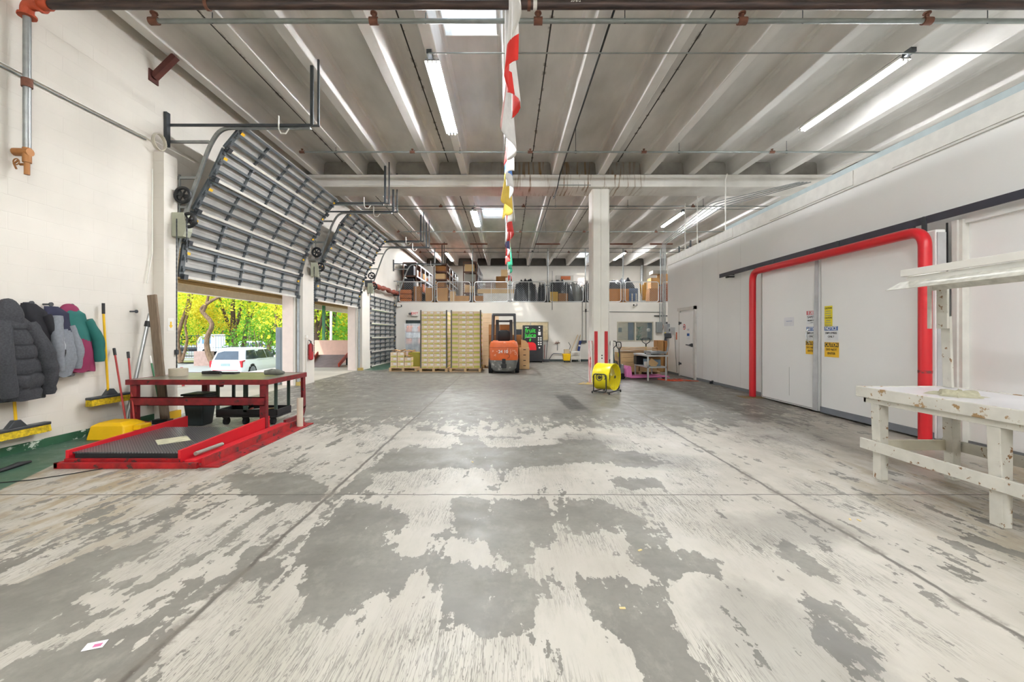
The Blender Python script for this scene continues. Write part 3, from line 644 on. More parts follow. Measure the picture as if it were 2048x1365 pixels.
# ---------------------------------------------------------------- fluorescent lamps
M_tube = bpy.data.materials.new('fluorescent tube'); M_tube.use_nodes = True
b = M_tube.node_tree.nodes['Principled BSDF']; b.inputs['Base Color'].default_value = (1, 1, 1, 1); b.inputs['Emission Color'].default_value = (.95, .975, 1, 1); b.inputs['Emission Strength'].default_value = TUBE
M_tube2 = M_tube.copy(); M_tube2.name = 'fluorescent tube bright'; M_tube2.node_tree.nodes['Principled BSDF'].inputs['Emission Strength'].default_value = TUBE*1.9
M_off = mat('unlit tube', '#e8ebec', .3)
def lamp(x, y0, y1, z, n_, lab, lit=True, far=False):
    r = thing('ceiling_lamp', lab, 'lamp', (x, (y0+y1)/2, z), 'fluorescent strip lamps')
    wd = .075*n_
    g = MB(); hw = .125 if n_ == 3 else .095; g.prism([(x-hw, z+.004), (x-hw+.006, z+.004), (x-hw+.02, z+.032), (x+hw-.02, z+.032), (x+hw-.006, z+.004), (x+hw, z+.004), (x+hw-.015, z+.045), (x+.05, z+.085), (x-.05, z+.085), (x-hw+.015, z+.045)], 'y', y0, y1); g.build('housing', M_white, r, bevel=.004)
    for k in range(n_):
        xx = x+(k-(n_-1)/2)*.07
        g = MB(); g.cyl((xx, y0+.03, z-.006), (xx, y1-.03, z-.006), .016, n=6); g.build('tube', (M_tube2 if far else M_tube) if lit else M_off, r)
        g = MB()
        for yy in (y0+.01, y1-.01): g.box(xx-.012, xx+.012, yy-.012, yy+.012, z-.03, z+.036)
        
        g.build('lamp_holder', M_white, r)
    g = MB(); g.box(x-.06, x+.02, y0-.16, y0-.0, z+.02, z+.10); g.build('wiring_box', M_dsteel, r)
    return r
lamp(-1.226, 6.78, 9.25, 5.83, 3, 'glowing three-tube strip lamp hanging left of the flags, nearest the camera')
lamp(6.42, 6.73, 9.08, 5.83, 2, 'glowing strip lamp over the cold room, large at the upper right')
lamp(-1.226, 15.1, 17.2, 5.83, 3, 'glowing strip lamp beside the second skylight beyond the cross beam', far=True)
lamp(6.42, 15.3, 17.3, 5.83, 2, 'glowing strip lamp to the right of the column top', far=True)
lamp(-3.35, 23.0, 25.4, 5.83, 2, 'glowing strip lamp over the mezzanine storage racks', far=True)
lamp(6.42, 22.8, 25.1, 5.83, 2, 'small glowing strip lamp far back over the mezzanine right of the column', far=True)
lamp(1.37, 22.8, 24.6, 5.83, 2, 'unlit strip lamp over the mezzanine, just right of the flags', lit=False)
for x in (-4.18, .02, 2.67, 5.22): lamp(x, -3.4, -1.0, 5.83, 3, 'unseen strip lamp added for fill behind the viewpoint, '+{-4.18: 'nearest the left wall', .02: 'left of the middle', 2.67: 'right of the middle', 5.22: 'nearest the cold room'}[x])  # out of view, added to brighten the hall and the cold room wall
# ---------------------------------------------------------------- string of flags
zs = 5.45
root_s = MB(); root_s.tube([(.03, y, zs+.0) for y in np.linspace(-1, 23.5, 12)], .006, 6)
tag(root_s.build('flag_string', M_white), 'long white cord strung down the middle of the hall carrying the flags', 'cord')
FC = [mat('flag '+n_, h, .8) for n_, h in (('white', '#efece8'), ('red', '#d8332c'), ('blue', '#5b86cf'), ('yellow', '#f0cd5a'), ('green', '#2f9d78'), ('navy', '#33406f'), ('pink', '#e9b9b4'))]
def flag(y0, y1, hh, amp, fn, lab, ph, tilt=0):
    g = MB()
    def P(u, v):
        y = y0+(y1-y0)*u; a = amp*(.25+v)
        return (.03+a*math.sin(u*7+ph+v*1.5)*.5+tilt*v+.3*amp*math.sin(u*17+ph*2), y+.03*math.sin(v*5), zs-.004-hh*v*(1-.10*math.sin(u*6+ph)**2))
    g.grid(P, 22, 12, fn)
    tag(g.build('flag', FC, smooth=True, solid=.002), lab, 'flag', 'flags on the cord')
W_, R_, B_, Y_, G_, N_, K_ = range(7)
flag(2.9, 4.35, 1.0, .12, lambda u, v: B_ if v < .6 and u < .8 else W_, 'blue and white flag, nearest of the hanging flags', .4)
flag(4.45, 5.6, 1.25, .13, lambda u, v: R_ if (v > .72 and u < .6) or (abs(u-.8) < .07 and v > .5) else W_, 'white flag with a big red lower corner hanging near the first skylight', 1.2, .02)
flag(5.7, 7.3, 1.22, .15, lambda u, v: R_ if u > .82 and v > .25 else (K_ if u < .1 else W_), 'long white flag with a narrow red edge behind the red-cornered one', 2.3, -.02)
flag(7.4, 8.9, 1.2, .11, lambda u, v: B_ if .3 < v < .75 and u > .5 else W_, 'white flag with a light blue patch in front of the cross beam', .5)
flag(9.0, 10.7, 1.2, .16, lambda u, v: Y_ if v > .35 else B_, 'yellow and blue flag hanging in front of the cross beam', 2.7, -.05)
flag(10.8, 12.9, 1.15, .15, lambda u, v: R_ if u > .3 else W_, 'red flag hanging just beyond the cross beam', .2, .04)
flag(13.0, 15.2, 1.25, .12, lambda u, v: [R_, W_, N_][int(u*9) % 3] if v > .3 else W_, 'white flag with red and navy bars beyond the red flag', 1.0, -.04)
flag(15.3, 17.6, 1.2, .12, lambda u, v: [W_, B_, W_, R_][int(v*4)], 'striped white, blue and red flag in front of the green one', 3.2, -.03)
flag(17.7, 19.9, 1.2, .14, lambda u, v: G_ if v > .1 else W_, 'green flag near the far end of the cord', .6, .08)
flag(20.0, 21.6, 1.1, .12, lambda u, v: Y_ if v < .5 else W_, 'cream and white flag above the mezzanine rail', 1.7, .05)
flag(21.7, 23.2, 1.2, .12, lambda u, v: R_ if v > .85 else W_, 'last flag on the cord, white with a red hem', 2.7, .1)
# ---------------------------------------------------------------- left: coats, brooms, scale, red bench
def coat(name, lab, cat, yc, rings, mats, mfn, folds=7, famp=.06, quilt=0, sleeves=(), hood=None, x0=XW+.03, dy=0):
    """rings: (z, y centre, half width, depth)"""
    r = thing(name, lab, cat, (XW+.02, yc, rings[0][0]))
    zs_ = [q[0] for q in rings]; N = 44; out = []; n = 36
    for j in range(N+1):
        z = zs_[0]+(zs_[-1]-zs_[0])*j/N
        k = 0
        while k < len(zs_)-2 and z < zs_[k+1]: k += 1
        t = (zs_[k]-z)/(zs_[k]-zs_[k+1]); t = max(0, min(1, t)); t = t*t*(3-2*t) if k else t
        c, hw, dp = [rings[k][i]*(1-t)+rings[k+1][i]*t for i in (1, 2, 3)]
        q = 1
        if quilt: q = 1-.11*abs(math.cos(PI*(z-zs_[0])/quilt))**10
        ring = []
        for i in range(n):
            a = 2*PI*i/n; f = 1+famp*(.4+1.2*j/N)*math.sin(folds*a+3.1*math.sin(z*4)+yc*7)+famp*.5*math.sin(3*a+z*11)
            ring.append((x0+dp*(.5+.5*math.cos(a)*f*q), c+hw*math.sin(a)*f*q, z+.012*math.sin(5*a+yc)*(j/N)))
        out.append(ring)
    g = MB(); g.loft(out); o = g.build('body', mats, r, smooth=True)
    if mfn:
        for p in o.data.polygons: p.material_index = mfn(p.center.y+origin(r).y, p.center.z+origin(r).z, p.center.x+origin(r).x)
    for s_ in sleeves:
        pts, rr, mi = s_; g = MB(); pt = []; rs = []
        P_ = [Vector(p) for p in pts]
        for k in range(len(P_)-1):
            for t in np.linspace(0, 1, 7)[:-1]:
                pt.append(P_[k]*(1-t)+P_[k+1]*t); q = rr[k]*(1-t)+rr[k+1]*t
                rs.append(q*(1+.06*math.sin(len(rs)*1.9)) * (1-.07*(len(rs) % 4 == 0) if quilt else 1))
        pt.append(P_[-1]); rs.append(rr[-1]*.9); g.tube(pt, rs, 14); g.build('sleeve', mats[mi] if isinstance(mats, list) else mats, r, smooth=True)
    if hood:
        g = MB(); (hy, hz, rx, ry, rz_), hm = hood
        rg = []
        for j in range(13):
            t = PI*j/12; rg.append([(x0+rx*(.5+.5*math.cos(a)*math.sin(t)+.06*math.sin(4*a)*math.sin(t)), hy+ry*math.sin(a)*math.sin(t)*(1+.05*math.sin(3*a+j)), hz+rz_*math.cos(t)) for a in np.linspace(0, 2*PI, 21)[:-1]])
        g.loft(rg); g.build('hood', hm, r, smooth=True)
    r.location.y += dy; return r
M_puff = mat('grey tweed nylon', '#3b3c40', .85, noise=.3, nscale=60, c2='#2a2b2f', bump=.2)
M_blk = mat('black fleece', '#1f1f23', .95, noise=.2, nscale=30)
M_gry = mat('grey sweat fabric', '#7f838a', .95, noise=.15, nscale=40)
M_nvy = mat('navy fabric', '#26283c', .9)
M_teal = mat('teal shell fabric', '#1b5f59', .75, noise=.15, nscale=5)
M_mar = mat('maroon shell fabric', '#7c2348', .75, noise=.15, nscale=5)
M_brn = mat('brown duck canvas', '#a2673c', .9, noise=.15, nscale=20)
X1 = XW+.03
coat('hanging_jacket', 'brown canvas work jacket hanging at the far left edge of the row', 'jacket', 4.42, [(1.72, 4.40, .05, .08), (1.62, 4.40, .16, .14), (1.3, 4.40, .20, .18), (.92, 4.42, .19, .16)], M_brn, None,
     sleeves=[([(X1+.12, 4.50, 1.62), (X1+.16, 4.58, 1.35), (X1+.16, 4.56, 1.0)], [.07, .075, .06], 0)], dy=-.08)
coat('hanging_jacket', 'dark grey quilted puffer coat with a hood hanging on the left wall', 'jacket', 4.86, [(1.62, 4.84, .12, .14), (1.5, 4.84, .22, .22), (1.2, 4.86, .25, .26), (.9, 4.88, .27, .26), (.64, 4.90, .27, .22)], [M_puff, mat('puffer seam', '#232427', .9)], lambda y, z, x: 1 if abs(((1.62-z)/.17+.5) % 1-.5) < .055 else 0,
     quilt=.17, famp=.07, dy=-.13, hood=((4.83, 1.56, .20, .14, .24), M_puff), sleeves=[([(X1+.14, 4.98, 1.52), (X1+.20, 5.10, 1.2), (X1+.20, 5.16, .95), (X1+.16, 5.18, .68)], [.08, .095, .085, .07], 0), ([(X1+.18, 4.70, 1.5), (X1+.27, 4.64, 1.15), (X1+.27, 4.70, .7)], [.08, .09, .07], 0)])
coat('hanging_jacket', 'black fleece jacket with a pale grey band half hidden behind the puffer coat', 'jacket', 5.20, [(1.76, 5.14, .07, .08), (1.66, 5.17, .14, .13), (1.3, 5.24, .15, .15), (1.05, 5.26, .16, .15), (.82, 5.30, .12, .12)], [M_blk, mat('pale grey fleece', '#a9abb0', .9)], lambda y, z, x: 1 if 1.08 < z < 1.17 else 0,
     sleeves=[([(X1+.10, 5.26, 1.62), (X1+.13, 5.36, 1.36)], [.06, .065], 0), ([(X1+.13, 5.36, 1.36), (X1+.14, 5.38, 1.2)], [.068, .068], 1), ([(X1+.14, 5.38, 1.2), (X1+.14, 5.37, .95)], [.066, .05], 0)], dy=-.19)
coat('hanging_sweatshirt', 'light grey hooded sweatshirt with navy shoulders between the black and teal jackets', 'sweatshirt', 5.52, [(1.74, 5.46, .07, .09), (1.66, 5.50, .13, .14), (1.3, 5.55, .155, .17), (1.1, 5.57, .16, .17), (.86, 5.56, .14, .13)], [M_gry, M_nvy], lambda y, z, x: 1 if z > 1.46+.35*(5.52-y) else 0, folds=5, famp=.09, dy=-.27,
     sleeves=[([(X1+.14, 5.44, 1.62), (X1+.17, 5.42, 1.3), (X1+.16, 5.46, .94)], [.055, .06, .045], 0), ([(X1+.11, 5.62, 1.5), (X1+.14, 5.70, 1.2), (X1+.12, 5.70, .95)], [.05, .06, .045], 0)])
coat('hanging_jacket', 'teal and maroon hooded parka, last jacket on the right of the row', 'jacket', 5.86, [(1.74, 5.80, .07, .09), (1.66, 5.84, .14, .13), (1.35, 5.88, .165, .16), (1.15, 5.90, .17, .17), (.90, 5.90, .175, .15)], [M_teal, M_mar], lambda y, z, x: 1 if z < 1.33-.25*(y-5.86) else 0, folds=5, famp=.08, dy=-.40,
     hood=((5.80, 1.69, .11, .12, .10), M_mar), sleeves=[([(X1+.10, 5.98, 1.58), (X1+.13, 6.10, 1.32), (X1+.13, 6.12, 1.02)], [.06, .07, .058], 0)])
g = MB()
for y in (4.68, 4.96, 5.17, 5.42, 6.36): 
    g = MB(); g.cyl((XW, y, 1.765 if y < 6.3 else 1.74), (XW+.09, y, 1.765 if y < 6.3 else 1.74), .012, n=8); g.cyl((XW+.09, y, 1.765 if y < 6.3 else 1.74), (XW+.105, y, 1.765 if y < 6.3 else 1.74), .026, n=10)
    tag(g.build('wall_hook', M_dsteel, smooth=True), 'dark round wall hook '+{4.68: 'above the grey puffer coat', 4.96: 'above the black fleece jacket', 5.17: 'above the grey sweatshirt', 5.42: 'above the teal and maroon parka', 6.36: 'with nothing on it, right of the hanging broom'}[y], 'hook')
def broom(lab, yh, ztop, zhead, y0, y1):
    r = thing('push_broom', lab, 'broom', (XW+.1, yh, zhead))
    g = MB(); g.cyl((XW+.07, yh-.01, ztop-.14), (XW+.11, (yh*.7+(y0+y1)/2*.3), zhead+.10), .014, n=10); g.build('handle', M_yel, r, smooth=True)
    g = MB(); g.cyl((XW+.068, yh-.01, ztop), (XW+.07, yh-.01, ztop-.15), .018, n=10); g.build('grip', M_black, r, smooth=True)
    ym = (y0+y1)/2
    g = MB(); g.prism([(ym-.10, zhead+.035), (ym+.10, zhead+.035), (ym+.03, zhead+.12), (ym-.03, zhead+.12)], 'x', XW+.075, XW+.135); g.build('socket', M_dsteel, r, bevel=.005)
    g = MB(); g.box(XW+.06, XW+.15, y0, y1, zhead, zhead+.035); g.build('block', M_dsteel, r, bevel=.008)
    g = MB()
    rng = random.Random(4)
    g.box(XW+.068, XW+.142, y0+.01, y1-.01, zhead-.03, zhead)
    for k in range(60):
        y = y0+.015+(y1-y0-.03)*k/59; g.add([(XW+.145, y-.008, zhead), (XW+.145, y+.008, zhead), (XW+.155, y+.012, zhead-.085+rng.random()*.01), (XW+.155, y-.006, zhead-.085+rng.random()*.01), (XW+.065, y-.008, zhead), (XW+.06, y-.006, zhead-.085)], [(0, 1, 2, 3), (0, 3, 5, 4)])
    g.build('bristles', mat('yellow bristles', '#d8b81c', .8, noise=.3, nscale=30, c2='#8d7a1c'), r)
    return r
broom('yellow push broom hanging on the wall right of the parka', 5.88, 1.83, .50, 5.62, 6.24)
broom('yellow push broom with its handle hidden under the grey puffer coat', 4.79, 1.2, .29, 4.45, 5.13)
# yellow bucket lying upside down, dustpans, poles, plank
r = thing('mop_bucket', 'yellow plastic tub lying on the green floor against the left wall', 'tub', (-5.3, 5.65, 0))
g = MB(); g.loft([[(-5.52, 5.46, 0), (-5.02, 5.46, 0), (-4.99, 5.85, 0), (-5.55, 5.85, 0)], [(-5.49, 5.49, .18), (-5.06, 5.50, .18), (-5.05, 5.82, .18), (-5.52, 5.82, .18)], [(-5.42, 5.53, .22), (-5.14, 5.53, .22), (-5.16, 5.80, .22), (-5.44, 5.80, .22)]])
g.build('tub', M_yel, r, bevel=.015)
g = MB(); g.box(-5.04, -4.94, 5.62, 5.80, .10, .17); g.build('spout', M_yel, r, bevel=.01)
def pole(name, p, q, r_, m, lab, cat, parts):
    t = thing(name, lab, cat, q)
    g = MB(); g.cyl(p, q, r_, n=10); g.build('handle', m, t, smooth=True)
    for nm, mbf, mm in parts: g = MB(); mbf(g); g.build(nm, mm, t, bevel=.004)
    return t
def Lr(px, py, Y): return (wx(px, Y), Y, wz(py, Y))
M_rh = mat('red handle', '#a63530', .5)
for i, (a, b_) in enumerate((((228, 697), (264, 838)), ((256, 704), (281, 836)))):
    p, q = Lr(*a, 6.05), Lr(*b_, 5.98-.0*i)
    q = (q[0], q[1]-.10, max(q[2], .13)); nm = 'broom' if i else 'lobby_dustpan'
    pole('dustpan', p, q, .012, M_rh, 'red handled lobby dustpan leaning on the left wall, '+('shorter and nearer the red bench' if i else 'taller and nearer the yellow tub'), 'dustpan',
         [('grip', lambda g, p=p, q=q: g.cyl(p, Vector(p)*.9+Vector(q)*.1, .018, n=8), M_black),
          ('pan', lambda g, q=q, i=i: g.prism([(q[0]-.12, .0), (q[0]+.14, .0), (q[0]+.12, .13), (q[0]-.08, .16)], 'y', q[1]-.14, q[1]+.14), M_wred if i else M_dsteel)])
p, q = Lr(300, 628, 6.55), (Lr(250, 845, 6.2)[0], 6.2, .02)
pole('long_pole', p, q, .026, mat('aluminium', '#b9bcbd', .3, .8), 'long silver telescopic pole leaning in the corner beside the pilaster', 'pole',
     [('clamp', lambda g: g.cyl(Vector(p)*.93+Vector(q)*.07, Vector(p)*.88+Vector(q)*.12, .04, n=10), M_black), ('inner_tube', lambda g: g.cyl(Vector(p)*1.12-Vector(q)*.12, p, .016, n=8), M_steel)])
p2, q2 = Lr(300, 712, 6.60), (Lr(320, 835, 6.45)[0], 6.5, .06)
pole('deck_brush', p2, q2, .012, mat('green handle', '#3f7a52', .5), 'green-handled deck brush standing behind the red bench', 'brush', [('brush_head', lambda g: g.box(q2[0]-.12, q2[0]+.12, 6.44, 6.56, 0, .07), M_black), ('tip', lambda g: g.cyl(p2, Vector(p2)*.88+Vector(q2)*.12, .015, n=8), M_white)])
g = MB(); a, b_ = Vector(Lr(304, 590, 6.50)), Vector((Lr(331, 848, 6.50)[0], 6.50, 0.0))
g.bar(b_+Vector((0, 0, .005)), a, .13, .04, up=(0, -1, 0)); o = g.build('timber_plank', M_owood, bevel=.006); tag(o, 'weathered timber plank leaning upright against the pilaster', 'plank')
g = MB(); g.box(XW+.19, XW+.25, 6.70, 7.04, .0, .12); tag(g.build('floor_curb', M_yel), 'low yellow kerb block at the foot of the pilaster', 'kerb')
g = MB(); g.box(XW+.171, XW+.174, 6.85, 6.98, 1.45, 1.66); s_ = tag(g.build('wall_notice', M_white), 'small white notice with a yellow down arrow on the pilaster', 'sign')
g = MB(); g.prism([(6.90, 1.60), (6.93, 1.60), (6.93, 1.54), (6.955, 1.54), (6.915, 1.49), (6.875, 1.54), (6.90, 1.54)], 'x', XW+.175, XW+.177); g.build('arrow', M_yel, s_)
g = MB(); g.box(XW+.171, XW+.20, 6.99, 7.05, 1.05, 1.13); tag(g.build('switch_box', M_dsteel), 'small dark switch on the edge of the pilaster by the near door', 'switch')
# floor scale
sc = thing('floor_scale', 'low red floor scale with a grey diamond plate deck', 'scale', (-4.0, 5.0, 0))
g = MB(); g.box(-4.70, -3.22, 4.32, 4.36, .005, .06); g.box(-4.70, -3.22, 4.32, 4.44, 0, .012); g.box(-4.70, -4.66, 4.32, 6.0, .005, .06); g.build('base_frame', M_wred, sc, bevel=.003)
g = MB(); g.box(-4.66, -3.45, 4.385, 4.42, .04, .085); g.build('front_lip', M_wred, sc, bevel=.004)
g = MB(); g.box(-4.60, -3.50, 4.44, 5.62, .065, .13); g.build('deck_edge', M_black, sc, bevel=.003)
M_dp = mat('diamond plate', '#7f858a', .32, .75, noise=.15, nscale=3)
n = M_dp.node_tree.nodes; l = M_dp.node_tree.links; b = n['Principled BSDF']; t = n.new('ShaderNodeTexCoord'); mp = n.new('ShaderNodeMapping'); mp.inputs['Rotation'].default_value = (0, 0, PI/4); l.new(t.outputs['Object'], mp.inputs[0])
ck = n.new('ShaderNodeTexBrick'); ck.inputs['Scale'].default_value = 1; ck.inputs['Brick Width'].default_value = .045; ck.inputs['Row Height'].default_value = .022; ck.inputs['Mortar Size'].default_value = .006; ck.inputs['Mortar Smooth'].default_value = .6
l.new(mp.outputs[0], ck.inputs[0]); bp = n.new('ShaderNodeBump'); bp.invert = True; bp.inputs['Strength'].default_value = .9; bp.inputs['Distance'].default_value = .004; l.new(ck.outputs['Fac'], bp.inputs['Height']); l.new(bp.outputs[0], b.inputs['Normal'])
mx = n.new('ShaderNodeMix'); mx.data_type = 'RGBA'; l.new(ck.outputs['Fac'], mx.inputs[0]); mx.inputs[6].default_value = col('#8d9297'); mx.inputs[7].default_value = col('#5d6266'); l.new(mx.outputs[2], b.inputs['Base Color'])
g = MB(); g.box(-4.615, -3.49, 4.43, 5.63, .13, .142); g.build('deck_plate', M_dp, sc)
g = MB(); g.obox((-3.95, 4.93, .143), (.30, .30, .002), rz=R(45)); g.build('worn_patch', mat('bare patch', '#c9c5a8', .6, noise=.3, nscale=12), sc)
for x0, x1 in ((-4.66, -4.63), (-3.475, -3.445)):
    g = MB(); g.prism([(4.40, .04), (4.40, .17), (6.05, .21), (6.05, .04)], 'x', x0, x1); g.build('side_guard', M_red, sc, bevel=.003)
g = MB(); g.cyl((-3.38, 4.52, .10), (-3.36, 4.92, .10), .022, n=10); g.build('damper', mat('dirty white rubber', '#8d8a80', .7), sc, smooth=True)
rl = thing('steel_guide_rail', 'long red steel guide rail lying on the floor along the right side of the scale', 'rail', (-3.15, 5.2, 0))
g = MB(); g.prism([(-3.27, 0), (-3.02, 0), (-3.02, .012), (-3.16, .02), (-3.17, .10), (-3.19, .10), (-3.20, .02), (-3.27, .012)], 'y', 4.36, 6.5); g.build('angle_bar', M_wred, rl)
g = MB(); g.box(-3.42, -3.30, 4.42, 6.3, .005, .06); g.build('channel', M_red, rl, bevel=.004)
g = MB()
for k in range(6): g.cyl((-3.06, 4.5+k*.36, .012), (-3.06, 4.5+k*.36, .02), .012, n=8)
g.build('bolt', M_dsteel, rl)
# red workbench
tb = thing('red_workbench', 'red steel workbench standing over the back end of the floor scale', 'workbench', (-4.4, 6.5, 0))
BX0, BX1, BY0, BY1, BZ = -5.40, -3.40, 5.92, 7.05, .745
g = MB(); g.box(BX0, BX1, BY0, BY1, BZ-.025, BZ); g.build('tabletop', mat('oily bench top', '#8f8d7e', .3, .3, noise=.35, nscale=3, c2='#6d6c5c'), tb, bevel=.004)
g = MB(); g.box(BX0-.012, BX1+.012, BY0-.012, BY0, BZ-.07, BZ+.004); g.box(BX1, BX1+.012, BY0, BY1, BZ-.07, BZ+.004); g.box(BX0-.012, BX0, BY0, BY1, BZ-.07, BZ+.004); g.box(BX0, BX1, BY1, BY1+.012, BZ-.07, BZ+.004); g.build('edge_trim', M_wine, tb, bevel=.003)
for x, y in ((BX0+.08, BY0+.05), (BX1-.08, BY0+.05), (BX0+.35, BY1-.06)):
    g = MB(); z0 = .215 if y < 6.2 and x > -4 else 0.0
    z0 = .0
    g.box(x-.045, x+.045, y-.035, y-.028, z0, BZ-.07); g.box(x-.045, x-.038, y-.03, y+.03, z0, BZ-.07); g.box(x+.038, x+.045, y-.03, y+.03, z0, BZ-.07)
    g.build('leg', M_wine, tb, bevel=.003)
g = MB(); pts = arc([(BX1-.03, BY1-.05, BZ-.07), (BX1-.03, BY1-.03, .12), (BX1-.03, BY1-.12, .03), (BX1-.03, 6.45, .03)], .12, 5)
for p, q in zip(pts[:-1], pts[1:]): g.bar(p, q+(q-p)*.05, .085, .04, up=(1, 0, 0))
g.build('leg', M_wine, tb)
g = MB(); g.box(BX0+.05, BX1-.05, BY0-.004, BY0+.01, .38, .50); g.box(BX0+.05, BX1-.05, BY0-.004, BY0+.03, .49, .50); g.box(BX0+.05, BX1-.05, BY0-.004, BY0+.03, .38, .388); g.build('crossbar', M_wine, tb)
g = MB(); g.box(BX0+.02, BX0+.10, BY0, BY1-.1, BZ-.07, BZ-.03); g.prism([(-4.35, BZ-.03), (-4.22, BZ-.03), (-4.25, BZ-.14), (-4.29, BZ-.14)], 'y', BY0+.3, BY0+.33); g.build('bracket', M_wine, tb)
g = MB(); g.cyl((wx(357, 6.5), 6.5, BZ), (wx(357, 6.5), 6.5, BZ+.115), .125, n=24); tag(g.build('grey_canister', mat('khaki plastic', '#b5ab98', .5), smooth=True), 'round khaki tub on the left end of the red workbench', 'tub')
g = MB(); g.tube([(-3.78, 6.5, BZ+.05), (-3.68, 6.52, BZ+.06), (-3.58, 6.5, BZ+.055), (-3.48, 6.5, BZ+.045)], [.035, .05, .048, .025], 10); tag(g.build('work_glove', mat('grey glove', '#6f7068', .9, noise=.3, nscale=20), smooth=True), 'crumpled grey work glove on the right end of the red workbench', 'glove')
g = MB(); g.box(-4.95, -4.45, 6.8, 6.95, BZ, BZ+.02); g.tube([(-4.9, 6.7, BZ+.03), (-4.75, 6.75, BZ+.035), (-4.6, 6.7, BZ+.03)], .025, 8); tag(g.build('black_strap', M_black, smooth=True), 'black strap and clip lying at the back of the red workbench', 'strap')
# bin, cart, tube
bn = thing('waste_bin', 'black plastic waste bin under the red workbench', 'bin', (-4.85, 6.45, 0))
g = MB(); g.loft([[(-4.86, 6.32, .0), (-4.62, 6.32, .0), (-4.62, 6.55, .0), (-4.86, 6.55, .0)], [(-4.90, 6.28, .46), (-4.58, 6.28, .46), (-4.58, 6.60, .46), (-4.90, 6.60, .46)]]); g.build('body', mat('black bin plastic', '#20292a', .5), bn, bevel=.02)
g = MB(); g.box(-4.915, -4.565, 6.265, 6.615, .46, .49); g.build('rim', mat('black bin plastic', '#20292a'), bn, bevel=.01)
ct = thing('utility_cart', 'low black service cart with a cluttered tray under the red workbench', 'cart', (-4.0, 6.6, 0))
CX0, CX1, CY0, CY1 = -4.46, -3.52, 6.38, 6.80
g = MB(); g.box(CX0, CX1, CY0, CY1, .12, .15); 
for a in ((CX0, CX1, CY0, CY0+.02), (CX0, CX1, CY1-.02, CY1), (CX0, CX0+.02, CY0, CY1), (CX1-.02, CX1, CY0, CY1)): g.box(*a, .15, .24)
g.build('tray', M_black, ct, bevel=.006)
for x in (CX0+.02, CX1-.03): 
    for y in (CY0+.02, CY1-.03): g = MB(); g.box(x-.02, x+.02, y-.015, y+.015, .2, .66); g.build('post', mat('dark green post', '#33433b', .5), ct)
g = MB(); g.box(CX0+.42, CX0+.48, CY0, CY0+.03, .2, .66); g.build('post', mat('dark green post', '#33433b'), ct)
for x in (CX0+.12, CX0+.42, CX1-.10):
    g = MB(); g.cyl((x-.025, CY0+.07, .055), (x+.025, CY0+.07, .055), .055, n=16); g.box(x-.035, x+.035, CY0+.03, CY0+.11, .10, .12); g.build('caster', M_rub, ct, smooth=True)
rng = random.Random(5)
for k in range(7):
    x = CX0+.15+rng.random()*.6; y = CY0+.1+rng.random()*.2; a = rng.random()*3
    g = MB(); g.bar((x, y, .165+.012*k), (x+.28*math.cos(a)*.8, y+.1*math.sin(a), .175+.012*k), .03, .012)
    tag(g.build('offcut', mat(['offcut tan', 'offcut red', 'offcut grey'][k % 3], ['#b89b6b', '#96392f', '#8c8c88'][k % 3], .7)), ['tan', 'red', 'grey'][k % 3]+' strip in the scraps in the black cart tray, '+['lowest of all', 'lower red one', 'lower grey one', 'middle tan one', 'upper red one', 'upper grey one', 'topmost of all'][k], 'scrap', 'scraps in the cart tray')
g = MB(); x, Y = wx(600, 6.25), 6.25
for rr, a, b_ in ((.045, 0, .445),): g.tube([(x, Y, 0), (x, Y, .44)], .043, 20, cap=False); g.tube([(x, Y, 0.002), (x, Y, .44)], .036, 20, cap=False); g.add([(x+.043*math.cos(t), Y+.043*math.sin(t), .44) for t in np.linspace(0, 2*PI, 21)[:-1]]+[(x+.036*math.cos(t), Y+.036*math.sin(t), .44) for t in np.linspace(0, 2*PI, 21)[:-1]], [(k, (k+1) % 20, 20+(k+1) % 20, 20+k) for k in range(20)])
tag(g.build('cardboard_tube', mat('pale tube', '#cfc6b4', .8), smooth=True), 'pale cardboard tube standing upright on the floor right of the red workbench', 'tube')
# floor clutter left
g = MB(); pts = [fl(-40, 957), fl(10, 943), fl(35, 934), fl(62, 927)]; g.tube([(x, y, .02) for x, y in pts], [.012, .022, .03, .012], 8); tag(g.build('pry_bar', M_black, smooth=True), 'black curved bar lying on the green floor at the left edge', 'bar')
pts = [fl(-30, 970), fl(60, 962), fl(140, 950), fl(200, 940), fl(235, 930)]; g = MB(); g.tube([(x, y, .006) for x, y in pts], .005, 6); tag(g.build('power_cord', M_black), 'thin black cord trailing from the scale across the green floor', 'cord')
x, y = fl(190, 1293); g = MB(); g.obox((x, y, .003), (.075, .05, .002), rz=R(20)); s_ = tag(g.build('paper_scrap', mat('scrap paper', '#e9e4e6', .7)), 'small white and pink paper scrap on the bare concrete at lower left', 'paper')
g = MB(); g.obox((x+.012, y, .0045), (.03, .02, .001), rz=R(20)); g.build('print', mat('pink print', '#c06a90', .7), s_)
for i, (px, py) in enumerate(((1245, 1218), (1280, 1102), (1700, 1040), (1718, 1042), (945, 925), (1000, 801))):
    x, y = fl(px, py); g = MB(); g.obox((x, y, .003), (.03, .012, .004), rz=R(30*i)); tag(g.build('wood_chip', mat('chip', '#d9c48d', .8)), 'tiny pale wood chip on the floor, '+['in the dark patch at lower centre', 'on the white paint right of centre', 'left of a pair near the white table', 'right of a pair near the white table', 'just above the long white paint patch', 'far ahead near the lane of bare concrete'][i], 'chip')
